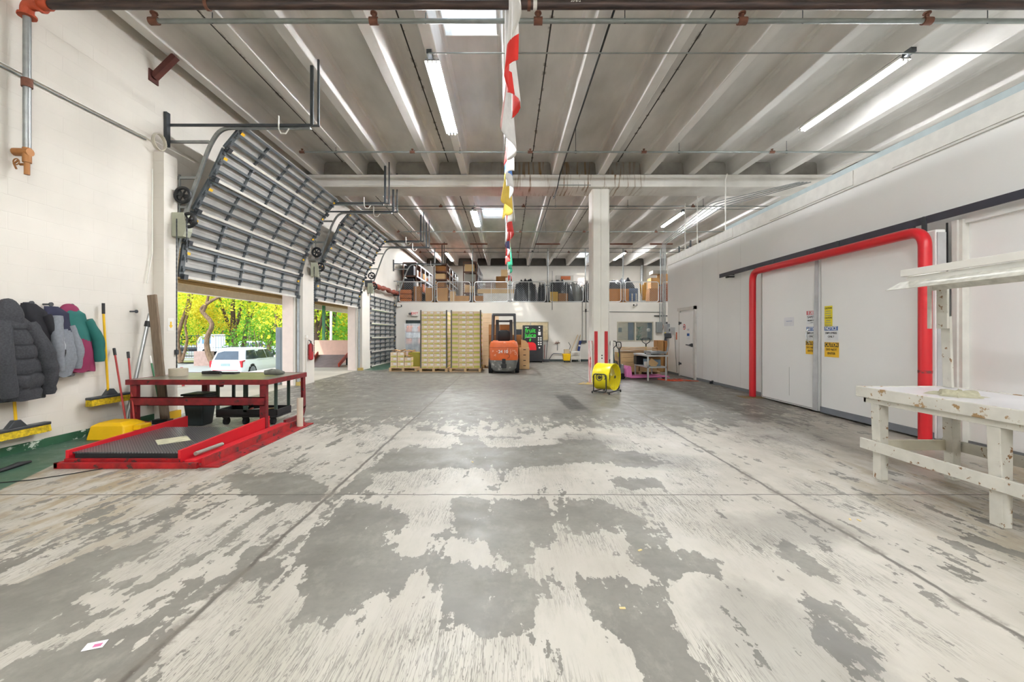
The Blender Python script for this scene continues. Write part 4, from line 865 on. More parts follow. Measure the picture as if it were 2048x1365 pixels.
# ---------------------------------------------------------------- right: red guard, sliding doors, signs
M_rp = mat('red guard paint', '#c6222b', .28, noise=.08, nscale=2, wear='#8c2a26', wscale=3, wt=.68, stretch=(1, 1, 1))
gd = thing('pipe_guard', 'large red bent pipe guard framing the sliding cold room doors', 'guard', (5.33, 7.25, 0))
g = MB(); g.tube(arc([(5.31, 5.31, .02), (5.31, 5.31, 2.72), (5.40, 9.2, 2.76), (5.40, 9.2, .02)], .22, 10), .068, 20); g.build('pipe', M_rp, gd, smooth=True)
for x, y, z in ((5.31, 5.31, .9), ): g = MB(); g.cyl((x, y, z), (x, y, z+.035), .0695, n=20); g.build('scuff_band', mat('scuffed band', '#6d3a3a', .6, wear='#b0242a', wscale=30, wt=.5), gd, smooth=True)
for x, y in ((5.31, 5.31), (5.40, 9.2)): g = MB(); g.box(x-.26, x+.20, y-.17, y+.2, .0, .006); g.build('base_plate', mat('ochre floor plate', '#8d7a55', .7, noise=.3), gd)
rl = thing('sliding_rail', 'long black door rail fixed to the cold room wall above the red guard', 'rail', (5.62, 7, 2.92))
g = MB(); g.box(5.58, 5.60, 2.2, 11.0, 2.87, 2.97); g.build('track', mat('black rail', '#3a3a44', .45, noise=.2), rl)
g = MB()
for y in (2.9, 4.4, 5.9, 7.4, 9.0, 10.6): g.box(5.60, XR, y-.02, y+.02, 2.89, 2.95)
g.build('bracket', M_dsteel, rl)
g = MB(); g.box(5.56, 5.60, 10.55, 10.65, 2.82, 2.86); g.box(5.60, XR, 10.57, 10.63, 2.83, 2.86); g.build('end_stop', M_black, rl)
for lab, y0, y1, xf in (('left white sliding cold room door with a bent grey edge strip', 7.36, 9.02, 5.49), ('right white sliding cold room door behind the near post of the red guard', 5.34, 7.30, 5.48)):
    d = thing('sliding_door', lab, 'door', (xf+.08, (y0+y1)/2, .03))
    g = MB(); g.box(xf, xf+.13, y0, y1, .03 if y0 > 7 else .05, 2.74); g.build('leaf', M_cold, d, bevel=.015)
    g = MB()
    for y in (y0+.25, y1-.25): g.box(xf+.09, xf+.11, y-.03, y+.03, 2.7, 2.93); g.cyl((xf+.085, y, 2.93), (xf+.115, y, 2.93), .04, n=12)
    g.build('hanger', M_dsteel, d)
    if y0 > 7:
        g = MB(); g.add([(xf-.004, 7.36, 2.72), (xf-.004, 7.44, 2.72), (xf-.03, 7.46, .6), (xf-.04, 7.45, .04), (xf-.04, 7.33, .04), (xf-.02, 7.35, .8)], [(0, 1, 2, 3, 4, 5)])
        g.build('edge_strip', mat('grey edge strip', '#c6c8ca', .35, .4, noise=.2), d, solid=.01)
        g = MB(); g.box(xf-.002, xf+.02, 8.13, 8.138, .2, .75); g.box(xf-.012, xf, y1-.03, y1, .05, 2.7); g.box(xf-.004, xf, 7.44, 9.0, .05, .065); g.build('seam', mat('panel seam dark', '#aaa9a4', .5), d)
        hp = arc([(xf-.02, 7.52, 1.47), (xf-.08, 7.54, 1.45), (xf-.08, 7.54, 1.30), (xf-.02, 7.52, 1.28)], .02, 4)
        hp = arc([(xf, 7.56, 1.50), (xf-.07, 7.57, 1.46), (xf-.07, 7.57, 1.28), (xf, 7.56, 1.22)], .03, 4)
    else:
        g = MB(); g.box(xf-.012, xf+.001, y0+.02, y1, .03, .13); g.build('rubber_skirt', mat('grey rubber skirt', '#787c84', .6), d)
        hp = arc([(xf+.08, y0, 1.38), (xf+.08, y0-.06, 1.35), (xf+.08, y0-.06, 1.18), (xf+.08, y0, 1.15)], .03, 4)
        g = MB(); g.box(xf+.01, xf+.12, y0-.012, y0, .06, 2.7); g.build('end_strip', mat('end strip', '#c9cbcc', .35, .3), d)
    g = MB(); g.tube(hp, .010, 8); g.build('door_handle', mat('chrome', '#c4c6c8', .2, .9), d, smooth=True)
g = MB(); g.box(5.665, XR, 5.20, 5.33, .0, 2.83); g.box(5.64, 5.665, 5.24, 5.30, .0, 2.83); struct('trim_7', g, mat('white casing', '#d9d7d0', .5, noise=.1))
g = MB(); g.box(5.70, XR, 3.2, 5.2, 2.78, 2.9); g.box(5.71, XR, 9.15, 9.4, 0, 2.8); struct('trim_8', g, M_cold)
g = MB(); g.box(5.612, 5.632, 5.335, 5.345, .05, 2.82); struct('trim_9', g, M_black)  # black strip standing in for the shade in the gap behind the leaf
M_sy, M_sw, M_sb, M_sr, M_sk = mat('sign yellow', '#efbf33', .5), mat('sign white', '#eceef0', .5), mat('sign blue', '#2a5da8', .5), mat('sign red', '#d8434a', .5), mat('sign black', '#2b2a25', .5)
def sign(lab, x, yc, zc, wd, ht, base, head, hm, hc, lines, bars=()):
    s_ = thing('warning_sign', lab, 'sign', (x, yc, zc)); d = -1
    g = MB(); g.box(x-.003, x, yc-wd/2, yc+wd/2, zc-ht/2, zc+ht/2); g.build('panel', base, s_)
    if head:
        hh = ht*.30; g = MB(); g.box(x-.0045, x-.003, yc-wd/2+.006, yc+wd/2-.006, zc+ht/2-hh-.004, zc+ht/2-.006); g.build('header', hm, s_)
        text('lettering', head, hc, hh*1.12, (x-.006, yc, zc+ht/2-hh/2-.006), '-x', s_, bold=.002, sx=min(1.25, (wd*.88)/(len(head)*hh*.72)))
    for k, (tx, tz, sz) in enumerate(lines): text('lettering', tx, M_sk, sz, (x-.005, yc, zc+tz), '-x', s_, sx=min(1.1, wd*.9/(len(tx)*sz*.62)), bold=.0006)
    for z, hf in bars: g = MB(); g.box(x-.0045, x-.003, yc-wd*hf, yc+wd*hf, zc+z-.005, zc+z+.005); g.build('small_print', mat('small print', '#8d7d2c' if base == M_sy or base.name == 'sign bright yellow' else '#8b8d90', .6), s_)
xf = 5.478
sign('white and red BE CAREFUL SAFETY BEGINS HERE sign on the left sliding door', xf, 7.51, 1.70, .27, .24, M_sw, 'BE CAREFUL', M_sr, M_sw, [('SAFETY', 0, .06), ('BEGINS HERE', -.06, .038)], [(-.098, .12)])
sign('blue and white NOTICE EMPLOYEES ONLY sign on the left sliding door', xf, 7.515, 1.41, .27, .24, M_sw, 'NOTICE', M_sb, M_sw, [('EMPLOYEES', 0, .045), ('ONLY', -.058, .045)])
sign('yellow CAUTION DO NOT ENTER sign on the left sliding door', xf, 7.53, 1.15, .27, .24, M_sy, 'CAUTION', M_sk, M_sy, [('DO NOT', 0, .05), ('ENTER', -.06, .05)])
xf = 5.474
by = mat('sign bright yellow', '#e9d72e', .5)
sign('tall yellow double CAUTION notice, topmost on the right sliding door', xf, 7.12, 1.70, .17, .35, by, None, None, None, [('CAUTION', .135, .04), ('CAUTION', -.03, .036)], [(.085, .35), (.05, .38), (.01, .36), (-.075, .3), (-.11, .36), (-.15, .42)])
sign('blue and white NOTICE EMPLOYEES ONLY sign on the right sliding door', xf, 7.06, 1.41, .30, .24, M_sw, 'NOTICE', M_sb, M_sw, [('EMPLOYEES', 0, .047), ('ONLY', -.06, .047)])
sign('yellow CAUTION DO NOT ENTER sign on the right sliding door', xf, 7.05, 1.13, .31, .25, M_sy, 'CAUTION', M_sk, M_sy, [('DO NOT', 0, .052), ('ENTER', -.065, .052)])
g = MB(); g.box(5.487, 5.49, 8.0, 8.28, 1.55, 1.72); s_ = tag(g.build('paper_note', mat('paper', '#e9e9ec', .6)), 'faint white paper note taped on the left sliding door left of the signs', 'note')
g = MB(); g.box(5.4862, 5.487, 8.05, 8.22, 1.64, 1.65); g.build('handwriting', mat('pen', '#9aa4c6', .6), s_)
# man door of the cold room
d = struct('door_4', MB().box(XR-.05, XR-.001, 12.86, 13.84, .03, 2.1), M_cold, bevel=.01)
g = MB(); g.box(XR-.06, XR, 12.68, 12.78, 0, 2.25); g.box(XR-.03, XR, 12.78, 12.85, 0, 2.15); g.box(XR-.03, XR, 13.86, 13.96, 0, 2.15); g.box(XR-.06, XR, 12.68, 14.0, 2.15, 2.25); g.build('door_frame', mat('door frame white', '#dcdad5', .4), d)
for z in (1.75, .42): g = MB(); g.box(XR-.075, XR-.05, 13.68, 13.82, z-.03, z+.03); g.cyl((XR-.07, 13.82, z-.06), (XR-.07, 13.82, z+.05), .018, n=8); g.build('hinge', M_dsteel, d)
g = MB(); g.cyl((XR-.09, 12.98, 1.05), (XR-.05, 12.98, 1.05), .03, n=10); g.bar((XR-.09, 13.25, 1.05), (XR-.09, 12.92, 1.04), .02, .03); g.box(XR-.09, XR-.05, 12.84, 12.9, 1.0, 1.1); g.build('door_handle', M_dsteel, d)
g = MB(); g.cyl((XR-.053, 13.45, 1.62), (XR-.058, 13.45, 1.62), .09, n=18); s_ = tag(g.build('round_sign', M_sr), 'small round red prohibition sign on the cold room side door', 'sign'); g = MB(); g.cyl((XR-.0585, 13.45, 1.62), (XR-.060, 13.45, 1.62), .065, n=18); g.build('face', M_sw, s_); g = MB(); g.box(XR-.062, XR-.060, 13.41, 13.49, 1.60, 1.64); g.build('symbol', M_sk, s_)
g = MB(); g.box(XR-.055, XR-.051, 13.06, 13.26, 1.22, 1.42); s_ = tag(g.build('door_notice', M_sw), 'small blue and white notice on the cold room side door above its handle', 'sign'); g = MB(); g.box(XR-.057, XR-.055, 13.07, 13.25, 1.33, 1.41); g.build('header', M_sb, s_)
g = MB(); g.box(XR-.055, XR-.051, 13.1, 13.24, 1.5, 1.56); tag(g.build('door_label', mat('pale label', '#d5d7dc', .5)), 'tiny pale label high on the cold room side door', 'label')
g = MB(); g.box(XR-.004, XR, 14.15, 14.25, 1.2, 1.45); s_ = tag(g.build('fire_sign', mat('orange sign', '#e07a52', .5)), 'narrow orange sign on the cold room wall left of its side door', 'sign')
g = MB(); g.box(5.72, XR, 11.65, 11.72, 0, .09); g.box(5.66, 5.72, 11.66, 11.71, .0, .07); tag(g.build('floor_bracket', M_dsteel), 'small dark bracket at the foot of the cold room wall beyond the far red post', 'bracket')
for i, (y, z0, z1, x1, h_) in enumerate(((14.9, 1.25, 1.75, .12, '#a9adb0'), (14.45, 1.38, 1.62, .14, '#b9bdbf'))):
    b_ = thing('switch_box', ['tall', 'square'][i]+' grey electrical switch box on the cold room wall at its far corner', 'switch box', (XR-.05, y, z0))
    g = MB(); g.box(XR-x1, XR, y-.12, y+.08, z0, z1); g.build('case', mat('grey case %d' % i, h_, .5), b_, bevel=.008)
    g = MB(); g.box(XR-x1-.02, XR-x1, y-.05, y, z0+.1, z0+.2); g.build('lever', mat('yellow label', '#e8d230', .5) if i == 0 else M_dsteel, b_)
g = MB(); g.tube([(XR-.02, 14.3, 1.38), (XR-.02, 14.25, .8), (XR-.03, 14.1, .1)], .008, 6); tag(g.build('power_cord', M_gpipe), 'thin grey cord dropping from the square switch box to the floor', 'cord')
# ---------------------------------------------------------------- white work table on the right
M_tw = mat('chipped white timber', '#d2cfc6', .6, noise=.15, nscale=6, wear='#9a7d58', wscale=11, wt=.565)
M_tl = mat('table laminate', '#dad8da', .35, noise=.12, nscale=2)
M_tw2 = mat('white timber', '#cfccc2', .65, noise=.14, nscale=7, wear='#806040', wscale=16, wt=.61)
TX0, TX1, TY0, TY1, TZ = 3.50, 4.40, .6, 4.20, .87
t_ = thing('work_table', 'long chipped white wooden work table in the right foreground', 'table', (3.95, 2.4, 0))
g = MB(); g.box(TX0+.03, TX1, TY0, TY1-.03, TZ-.03, TZ); g.build('tabletop', M_tl, t_, bevel=.004)
g = MB(); g.box(TX0, TX0+.03, TY0, TY1, TZ-.095, TZ+.006); g.box(TX0+.03, TX1, TY1-.03, TY1, TZ-.095, TZ+.006); g.box(TX1-.02, TX1+.01, TY0, TY1, TZ-.095, TZ+.006); g.build('edge_board', M_tw, t_, bevel=.005)
g = MB(); g.box(TX0+.03, TX0+.06, TY0, TY1-.06, TZ-.145, TZ-.095); g.box(TX0+.03, TX1-.03, TY1-.09, TY1-.06, TZ-.145, TZ-.095); g.box(TX1-.06, TX1-.03, TY0, TY1-.06, TZ-.145, TZ-.095); g.build('apron', M_tw2, t_, bevel=.003)
for y in (4.03, 3.05, 1.0):
    for x in (TX0+.09, TX1-.12):
        g = MB(); k = .055
        g.loft([[(x-k*.62, y-k, 0), (x+k*.62, y-k, 0), (x+k*.62, y+k*.6, 0), (x-k*.62, y+k*.6, 0)], [(x-k*.66, y-k, .25), (x+k*.7, y-k, .25), (x+k*.7, y+k*.6, .25), (x-k*.66, y+k*.6, .25)],
                [(x-k*.9, y-k, .5), (x+k*.7, y-k, .5), (x+k*.7, y+k*.6, .5), (x-k*.9, y+k*.6, .5)], [(x-k, y-k, .72), (x+k*.7, y-k, .72), (x+k*.7, y+k*.6, .72), (x-k, y+k*.6, .72)], [(x-k, y-k, TZ-.095), (x+k*.7, y-k, TZ-.095), (x+k*.7, y+k*.6, TZ-.095), (x-k, y+k*.6, TZ-.095)]])
        g.build('leg', M_tw2, t_, bevel=.004)
g = MB(); g.box(TX0+.01, TX0+.03, TY0+.1, TY1-.04, .27, .37); g.build('stretcher', M_tw2, t_, bevel=.003)
g = MB(); g.box(TX1-.07, TX1-.05, TY0+.1, TY1-.04, .27, .37); g.build('stretcher', M_tw2, t_, bevel=.003)
g = MB(); g.box(TX0+.09, TX1-.05, 4.04, 4.07, .27, .37); g.build('stretcher', mat('shaded timber', '#cfc9b6', .7), t_, bevel=.003)
g = MB(); rng = random.Random(2)
for k in range(8): g.cyl((TX0+.0095, 3.02+.12*rng.random()-.06 if k < 5 else 4.0+.06*rng.random(), .29+.06*rng.random()), (TX0+.005, 3.02, .32) if False else (TX0+.0085, 3.02+.0*k, .0) if False else (TX0+.006, 3.0+.02*k if k < 5 else 4.0+.02*(k-5), .30+.03*(k % 2)), .004, n=6)
# cloth
cl_ = MB()
def fold(u, v):
    e = min(1, 7*u, 7*(1-u), 6*v, 6*(1-v)); r_ = 1+.10*math.sin(9*u+3*v)+.08*math.sin(14*v)
    x = 3.70+.26*v*r_+.02*math.sin(u*11); y = 3.42+.28*u+.03*math.sin(v*9)
    z = e*(.020+(.024 if .15 < u < .7 and .15 < v < .8 else 0)*(1+.3*math.sin(u*13+v*7))+.007*math.sin(v*19+u*6))
    return (x, y, TZ+.001+max(0, z))
cl_.grid(fold, 26, 22)
tag(cl_.build('folded_cloth', mat('khaki cloth', '#b5b199', .95, noise=.3, nscale=30), smooth=True), 'crumpled khaki cloth lying folded on the white work table', 'cloth')
# strip light over the table, carried by two lapped boards
f_ = thing('table_lamp_fixture', 'dusty white unlit strip light fixture hung over the white work table', 'lamp', (4.05, 2.8, 1.9))
g = MB(); g.box(3.84, 3.865, 1.0, 4.08, 1.955, 2.02); g.box(3.865, 4.20, 4.05, 4.08, 1.955, 2.02); g.build('frame_board', M_white, f_, bevel=.003)
g = MB(); g.box(3.87, 4.10, 1.0, 4.04, 1.90, 1.952); g.build('housing', mat('fixture white', '#e4e3dd', .4), f_, bevel=.006)
g = MB(); g.add([(3.86, 1.0, 1.905), (3.86, 4.10, 1.905), (3.76, 4.16, 1.83), (3.76, 1.0, 1.83)], [(0, 1, 2, 3)]); g.add([(4.11, 1.0, 1.905), (4.11, 4.10, 1.905), (4.21, 4.16, 1.83), (4.21, 1.0, 1.83)], [(0, 1, 2, 3)]); g.build('reflector', mat('dusty reflector', '#d6d4c9', .45, noise=.3, nscale=14), f_, solid=.004)
for x in (3.94, 4.04): g = MB(); g.cyl((x, 1.1, 1.88), (x, 4.0, 1.88), .014, n=10); g.build('tube', M_off, f_, smooth=True)
g = MB(); g.box(4.21, 4.235, 4.0, 4.10, 1.45, 2.0); g.box(4.14, 4.16, 4.09, 4.12, 1.45, 1.95); tag(g.build('upright_board', M_tw2, bevel=.003), 'short white board holding up the strip light fixture, upper of two lapped boards', 'board')
g = MB(); g.bar((4.33, 4.10, TZ+.006), (4.265, 4.06, 1.57), .025, .085, up=(0, -1, 0)); tag(g.build('upright_board', M_tw2, bevel=.003), 'longer chipped white board standing on the back edge of the work table', 'board')
# ---------------------------------------------------------------- pallets and carton stacks
M_fr = mat('fruit carton', '#e2caa8', .8, noise=.1, nscale=3); M_gs = mat('green print', '#c2bd62', .8, noise=.15); M_lb = mat('white label', '#f0ece6', .6); M_gap = mat('carton shade line', '#6e5a3a', .9)
def pallet(x0, x1, y0, y1, lab, z=0, group=None):
    r = thing('pallet', lab, 'pallet', ((x0+x1)/2, (y0+y1)/2, z), group)
    g = MB(); n_ = 7
    for k in range(n_): y = y0+(y1-y0-.1)*k/(n_-1); g.box(x0, x1, y, y+.1, z+.118, z+.14)
    g.build('deck', M_wood, r)
    g = MB()
    for k in range(3): y = y0+(y1-y0-.1)*k/2; g.box(x0, x1, y, y+.1, z, z+.02)
    g.build('bottom_boards', M_wood, r)
    for k in range(3): x = x0+(x1-x0-.09)*k/2; g = MB(); g.box(x, x+.09, y0, y1, z+.02, z+.118); g.build('stringer', M_wood, r)
    return r
def carton_mesh(nm, sx, sy, sz, kind):
    g = MB(); e = .003
    g.use(0).box(-sx/2+e, sx/2-e, -sy/2+e, sy/2-e, e, sz-e)
    if kind == 'fruit':
        for f in (-1, 1):
            y = f*(sy/2-e+.001); yy = (min(y, y-f*.002), max(y, y-f*.002))
            g.use(1).box(-sx/2+.02, sx/2-.03, *yy, sz*.06, sz*.30); g.use(2).box(-sx*.05, sx*.42, yy[0]-.0005, yy[1]+.0005, sz*.55, sz*.88)
        for f in (-1, 1):
            x = f*(sx/2-e+.001); xx = (min(x, x-f*.002), max(x, x-f*.002)); g.use(1).box(*xx, -sy/2+.01, sy/2-.01, sz*.05, sz*.38)
    if kind == 'green':
        for f in (-1, 1):
            y = f*(sy/2-e+.001); yy = (min(y, y-f*.002), max(y, y-f*.002)); g.use(1).box(-sx/2+.02, sx/2-.03, *yy, sz*.06, sz*.5)
        for f in (-1, 1):
            x = f*(sx/2-e+.001); xx = (min(x, x-f*.002), max(x, x-f*.002)); g.use(1).box(*xx, -sy/2+.01, sy/2-.01, sz*.05, sz*.5)
    me = bpy.data.meshes.new(nm); me.from_pydata(g.v, [], g.f)
    for m in (M_fr, M_gs, M_lb): me.materials.append(m)
    me.polygons.foreach_set('material_index', g.m); return me
ORD = ['bottom', 'second', 'third', 'fourth', 'fifth', 'sixth', 'seventh', 'eighth', 'ninth', 'tenth', 'eleventh', 'top']
def put(me, nm, x, y, z, lab, cat, grp, rz=0):
    o = bpy.data.objects.new(nm, me); C.objects.link(o); o.location = (x, y, z); o.rotation_euler = (0, 0, rz); return tag(o, lab, cat, grp)
def stack(x0, y0, nx_, cw, cd, ny_, nz, ch, which, greens=()):
    mA, mB_ = carton_mesh('fruit_carton', cw, cd, ch, 'fruit'), carton_mesh('fruit_carton', cw, cd, ch, 'green')
    COL = ['leftmost column', 'second column', 'third column', 'rightmost column']
    for k in range(nz):
        row = ('top row' if k == nz-1 else ORD[k]+' row'+('' if k == 0 else ' from the bottom'))
        for i in range(nx_):
            for j in range(ny_):
                if j > 0 and i < nx_-1: continue      # the middle of a stack is not in sight
                g_ = i in greens
                lab = 'fruit carton, %s tall stack, %s, %s%s' % (which, COL[i] if j == 0 else 'right side', row, '' if j == 0 else ['', ', middle of side', ', rear of side'][j])
                put(mB_ if g_ else mA, 'fruit_carton', x0+cw*(i+.5)+.003*math.sin(k*5+i), y0+cd*(j+.5), .141+k*ch, lab, 'carton', 'fruit cartons on the '+which+' stack')
Ys = 15.3
pallet(wx(839, Ys), wx(895, Ys), Ys, Ys+1.2, 'wooden pallet under the tall carton stack left of the other')
pallet(wx(899, Ys), wx(962, Ys), Ys, Ys+1.2, 'wooden pallet under the tall carton stack beside the forklift')
w1 = (wx(893, Ys)-wx(842, Ys))/4; w2 = (wx(961, Ys)-wx(903, Ys))/4; hh = (wz(623, Ys)-.141)/12
stack(wx(842, Ys), Ys+.02, 4, w1, .38, 3, 12, hh, 'left')
stack(wx(903, Ys), Ys+.02, 4, w2, .38, 3, 12, hh, 'right', greens=(0, 3))
for nm, xx in (('left', (841, 893.5)), ('right', (902, 961.5))):
    for s_, px in zip(('left', 'right'), xx):
        g = MB(); x = wx(px, Ys); a = 1 if s_ == 'left' else -1; g.box(x-.012*a, x+.035*a, Ys-.0, Ys+.012, .14, 2.27); g.box(x-.014*a, x-.002*a, Ys, Ys+.05, .14, 2.27)
        tag(g.build('edge_protector', mat('grey edge board', '#6d6a63', .7)), 'tall grey edge board strapped on the %s front corner of the %s carton stack' % (s_, nm), 'edge protector')
    for z in (.75, 1.35, 1.95):
        g = MB(); g.box(wx(xx[0], Ys)-.014, wx(xx[1], Ys)+.014, Ys-.004, Ys-.001, z, z+.008); tag(g.build('strapping_band', mat('strap', '#7b7358', .5)), 'thin strap around the %s carton stack, %s of three' % (nm, {.75: 'lowest', 1.35: 'middle', 1.95: 'highest'}[z]), 'strap')
# third stack behind, seen past the second
pallet(-1.02, -.35, 16.9, 18.0, 'pallet under the partly hidden carton stack between the tall stack and the forklift')
m_ = carton_mesh('fruit_carton', .33, .4, .19, 'plain')
for k in range(11):
    for i in range(2):
        put(m_, 'fruit_carton', -.85+.33*i, 17.12, .141+.19*k, 'tan carton, %s, %s row%s, of the half-hidden stack behind the forklift' % (['left column', 'right column'][i], ORD[k] if k < 10 else 'top', ' from the bottom' if 0 < k < 10 else ''), 'carton', 'cartons of the half-hidden stack')
# low pallet of cartons at the left
Yl = 15.5
pallet(wx(778, Yl), wx(834, Yl), Yl, Yl+1.1, 'low loaded pallet at the left end of the row of pallets')
cw = .25; cs = carton_mesh('fruit_carton', cw, .36, .19, 'fruit')
k = 0
for i, cnt in enumerate((3, 3, 2)):
    for z in range(cnt):
        put(cs, 'fruit_carton', wx(780, Yl)+.13+i*.262, Yl+.2, .141+z*.19, 'small labelled carton in the %s column, %s, of the low left pallet' % (['left', 'middle', 'right'][i], ['bottom row', 'middle row', 'top row'][z]), 'carton', 'cartons on the low pallet')
g = MB(); g.obox((wx(822, Yl)+.0, Yl+.78, .141+.27), (.46, .5, .54), rz=0); s_ = tag(g.build('green_carton', mat('olive print carton', '#a8a34a', .8, noise=.2, nscale=3)), 'big olive green carton on the right side of the low left pallet', 'carton')
rng = random.Random(9)
for q in range(7):
    x = wx(783, Yl)+.1+q*.12; top = .141+(.57 if q < 4 else .38)+.012
    if q > 4: x = wx(812, Yl)+.02*(q-4); top = .141+.545; 
    yy = Yl+.2 if q <= 4 else Yl+.8
    g = MB(); g.obox((x, yy+.05*math.sin(q*3), top+.05), (.22, .26, .012), Matrix.Rotation(R(18*math.sin(q*2.3)), 3, 'Y') @ Matrix.Rotation(q, 3, 'Z')); g.obox((x+.03, yy, top+.03), (.2, .1, .012), Matrix.Rotation(R(-25), 3, 'Y'))
    tag(g.build('folded_carton', M_card3 if q % 2 else M_card), 'open cardboard flap on the low left pallet load, '+['far left', 'second from left', 'third from left', 'fourth from left', 'middle, in front of the green carton', 'on the green carton, lower', 'on the green carton, upper'][q], 'cardboard', 'cardboard flaps on the low pallet')
# shrink-wrapped pallet behind
Yw = 18.2
x0, x1 = wx(810, Yw), wx(848, Yw)
pallet(x0, x1, Yw, Yw+1.0, 'pallet under the shrink-wrapped load near the exit door')
cols_ = [mat('jug grey', '#6f7782', .5), mat('jug orange', '#d8774a', .5), mat('jug white', '#cfd6dc', .5)]
for lv in range(6):
    for i in range(3):
        g = MB(); wq = (x1-x0-.08)/3; xa = x0+.04+i*wq; z0 = .141+lv*.27
        g.loft([[(xa+.01, Yw+.06, z0), (xa+wq-.01, Yw+.06, z0), (xa+wq-.01, Yw+.9, z0), (xa+.01, Yw+.9, z0)], [(xa+.01, Yw+.06, z0+.2), (xa+wq-.01, Yw+.06, z0+.2), (xa+wq-.01, Yw+.9, z0+.2), (xa+.01, Yw+.9, z0+.2)], [(xa+.06, Yw+.12, z0+.262), (xa+wq-.06, Yw+.12, z0+.262), (xa+wq-.06, Yw+.8, z0+.262), (xa+.06, Yw+.8, z0+.262)]])
        tag(g.build('wrapped_crate', cols_[[0, 1, 0, 1, 2, 1][lv] if i != 1 else [0, 1, 0, 0, 2, 2][lv]]), '%s crate in the %s layer, %s, of the shrink-wrapped load' % ('coloured', ['bottom', 'second', 'third', 'fourth', 'fifth', 'top'][lv], ['left', 'middle', 'right'][i]), 'crate', 'crates in the wrapped load')
g = MB(); g.loft([[(x0+.0+.015*math.sin(9*z+1), Yw+.0, z), (x1-.015*math.sin(7*z), Yw+.01*math.sin(5*z), z), (x1, Yw+.95, z), (x0+.02*math.sin(6*z), Yw+.95, z)] for z in np.linspace(.15, 1.85, 18)]); tag(g.build('plastic_wrap', M_wrap), 'clear crinkled shrink wrap around the load by the exit door', 'plastic wrap')
# exit sign
s_ = thing('exit_sign', 'white EXIT sign with red letters on the back wall', 'sign', (wx(829.5, 21.2), 21.1, 2.42))
x = wx(830, 21.2); g = MB(); g.box(x-.17, x+.17, 21.12, 21.18, 2.30, 2.57); g.build('case', M_white, s_, bevel=.01)
text('lettering', 'EXIT', M_sr, .17, (x, 21.115, 2.43), '-y', s_, bold=.003)
g = MB(); g.cyl((x-.19, 21.1, 2.42), (x-.27, 21.05, 2.4), .05, n=10); g.box(x-.2, x+.0, 21.18, YB, 2.38, 2.46); g.build('emergency_lamp', M_dsteel, s_)
def camera_(x, z, lab):
    r = thing('security_camera', lab, 'camera', (x, YB-.1, z)); g = MB(); g.cyl((x+.1, YB-.05, z+.02), (x-.06, YB-.22, z), .045, n=12); g.build('body', M_white, r, smooth=True)
    g = MB(); g.cyl((x-.06, YB-.22, z), (x-.075, YB-.235, z), .04, n=12); g.build('lens', M_black, r); g = MB(); g.box(x+.1, x+.16, YB-.08, YB, z-.03, z+.07); g.build('mount', M_dsteel, r)
camera_(wx(797, 21.2), wz(613, 21.2), 'small security camera high on the back wall near the closed door')
camera_(wx(1268, 21.2), wz(611, 21.2), 'small security camera on the back wall right of the column')
# ---------------------------------------------------------------- forklift
M_or = mat('orange forklift paint', '#dc6b36', .45, noise=.2, nscale=5, wear='#e0a58a', wscale=5, wt=.6); M_fg = mat('scuffed grey paint', '#7c7c78', .5, noise=.3, nscale=8, wear='#b6b3ab', wscale=10, wt=.58)
YF = 14.6; fx = wx(1007.5, YF)
fk = thing('forklift', 'orange and grey forklift seen from behind, parked right of the tall carton stacks', 'forklift', (fx, YF+.9, 0))
def rr(x0, x1, yb, yf, z, c, n_=5):
    """rounded rear outline"""
    pts = [(x1, yf, z)]
    for k in range(n_+1): t = k/n_*PI/2; pts.append((x1-c+c*math.cos(t), yb+c-c*math.sin(t), z))
    for k in range(n_+1): t = k/n_*PI/2; pts.append((x0+c-c*math.sin(t), yb+c-c*math.cos(t), z))
    pts.append((x0, yf, z)); return pts
A, B_x = fx-.50, fx+.50
g = MB(); g.loft([rr(A, B_x, YF+.03, YF+1.9, .47, .2), rr(A-.01, B_x+.01, YF, YF+1.9, .55, .22), rr(A-.01, B_x+.01, YF, YF+1.9, .95, .22), rr(A+.02, B_x-.02, YF+.04, YF+1.9, 1.08, .22), rr(A+.06, B_x-.06, YF+.12, YF+1.9, 1.14, .2)]); g.build('counterweight', M_or, fk, smooth=True)
g = MB(); g.loft([rr(A+.14, B_x-.14, YF+.12, YF+1.7, .07, .2), rr(A+.02, B_x-.02, YF+.04, YF+1.7, .2, .2), rr(A, B_x, YF+.02, YF+1.7, .47, .2)]); g.build('lower_body', M_fg, fk, smooth=True)
g = MB(); g.loft([rr(A-.012, B_x+.012, YF-.002, YF+1.8, .905, .22), rr(A-.012, B_x+.012, YF-.002, YF+1.8, .92, .22)]); g.build('seam_line', mat('dark orange line', '#9c4422', .6), fk)
g = MB(); g.box(fx-.06, fx+.06, YF-.03, YF+.05, .36, .52); g.box(fx-.09, fx+.09, YF-.005, YF+.05, .2, .34); g.build('tow_hitch', M_black, fk, bevel=.01)
for x in (A+.03, B_x-.03):
    g = MB(); s = -1 if x < fx else 1; g.cyl((x-.07, YF+.38, .26), (x+.07, YF+.38, .26), .26, n=28); o = g.build('wheel', M_rub, fk, smooth=True); g = MB(); g.cyl((x+s*.072, YF+.38, .26), (x+s*.078, YF+.38, .26), .14, n=18); g.build('rim', M_fg, o)
    g = MB(); g.cyl((x-.08, YF+1.75, .3), (x+.08, YF+1.75, .3), .3, n=28); g.build('wheel', M_rub, fk, smooth=True)
M_gd = mat('overhead guard grey', '#55585e', .45, noise=.15)
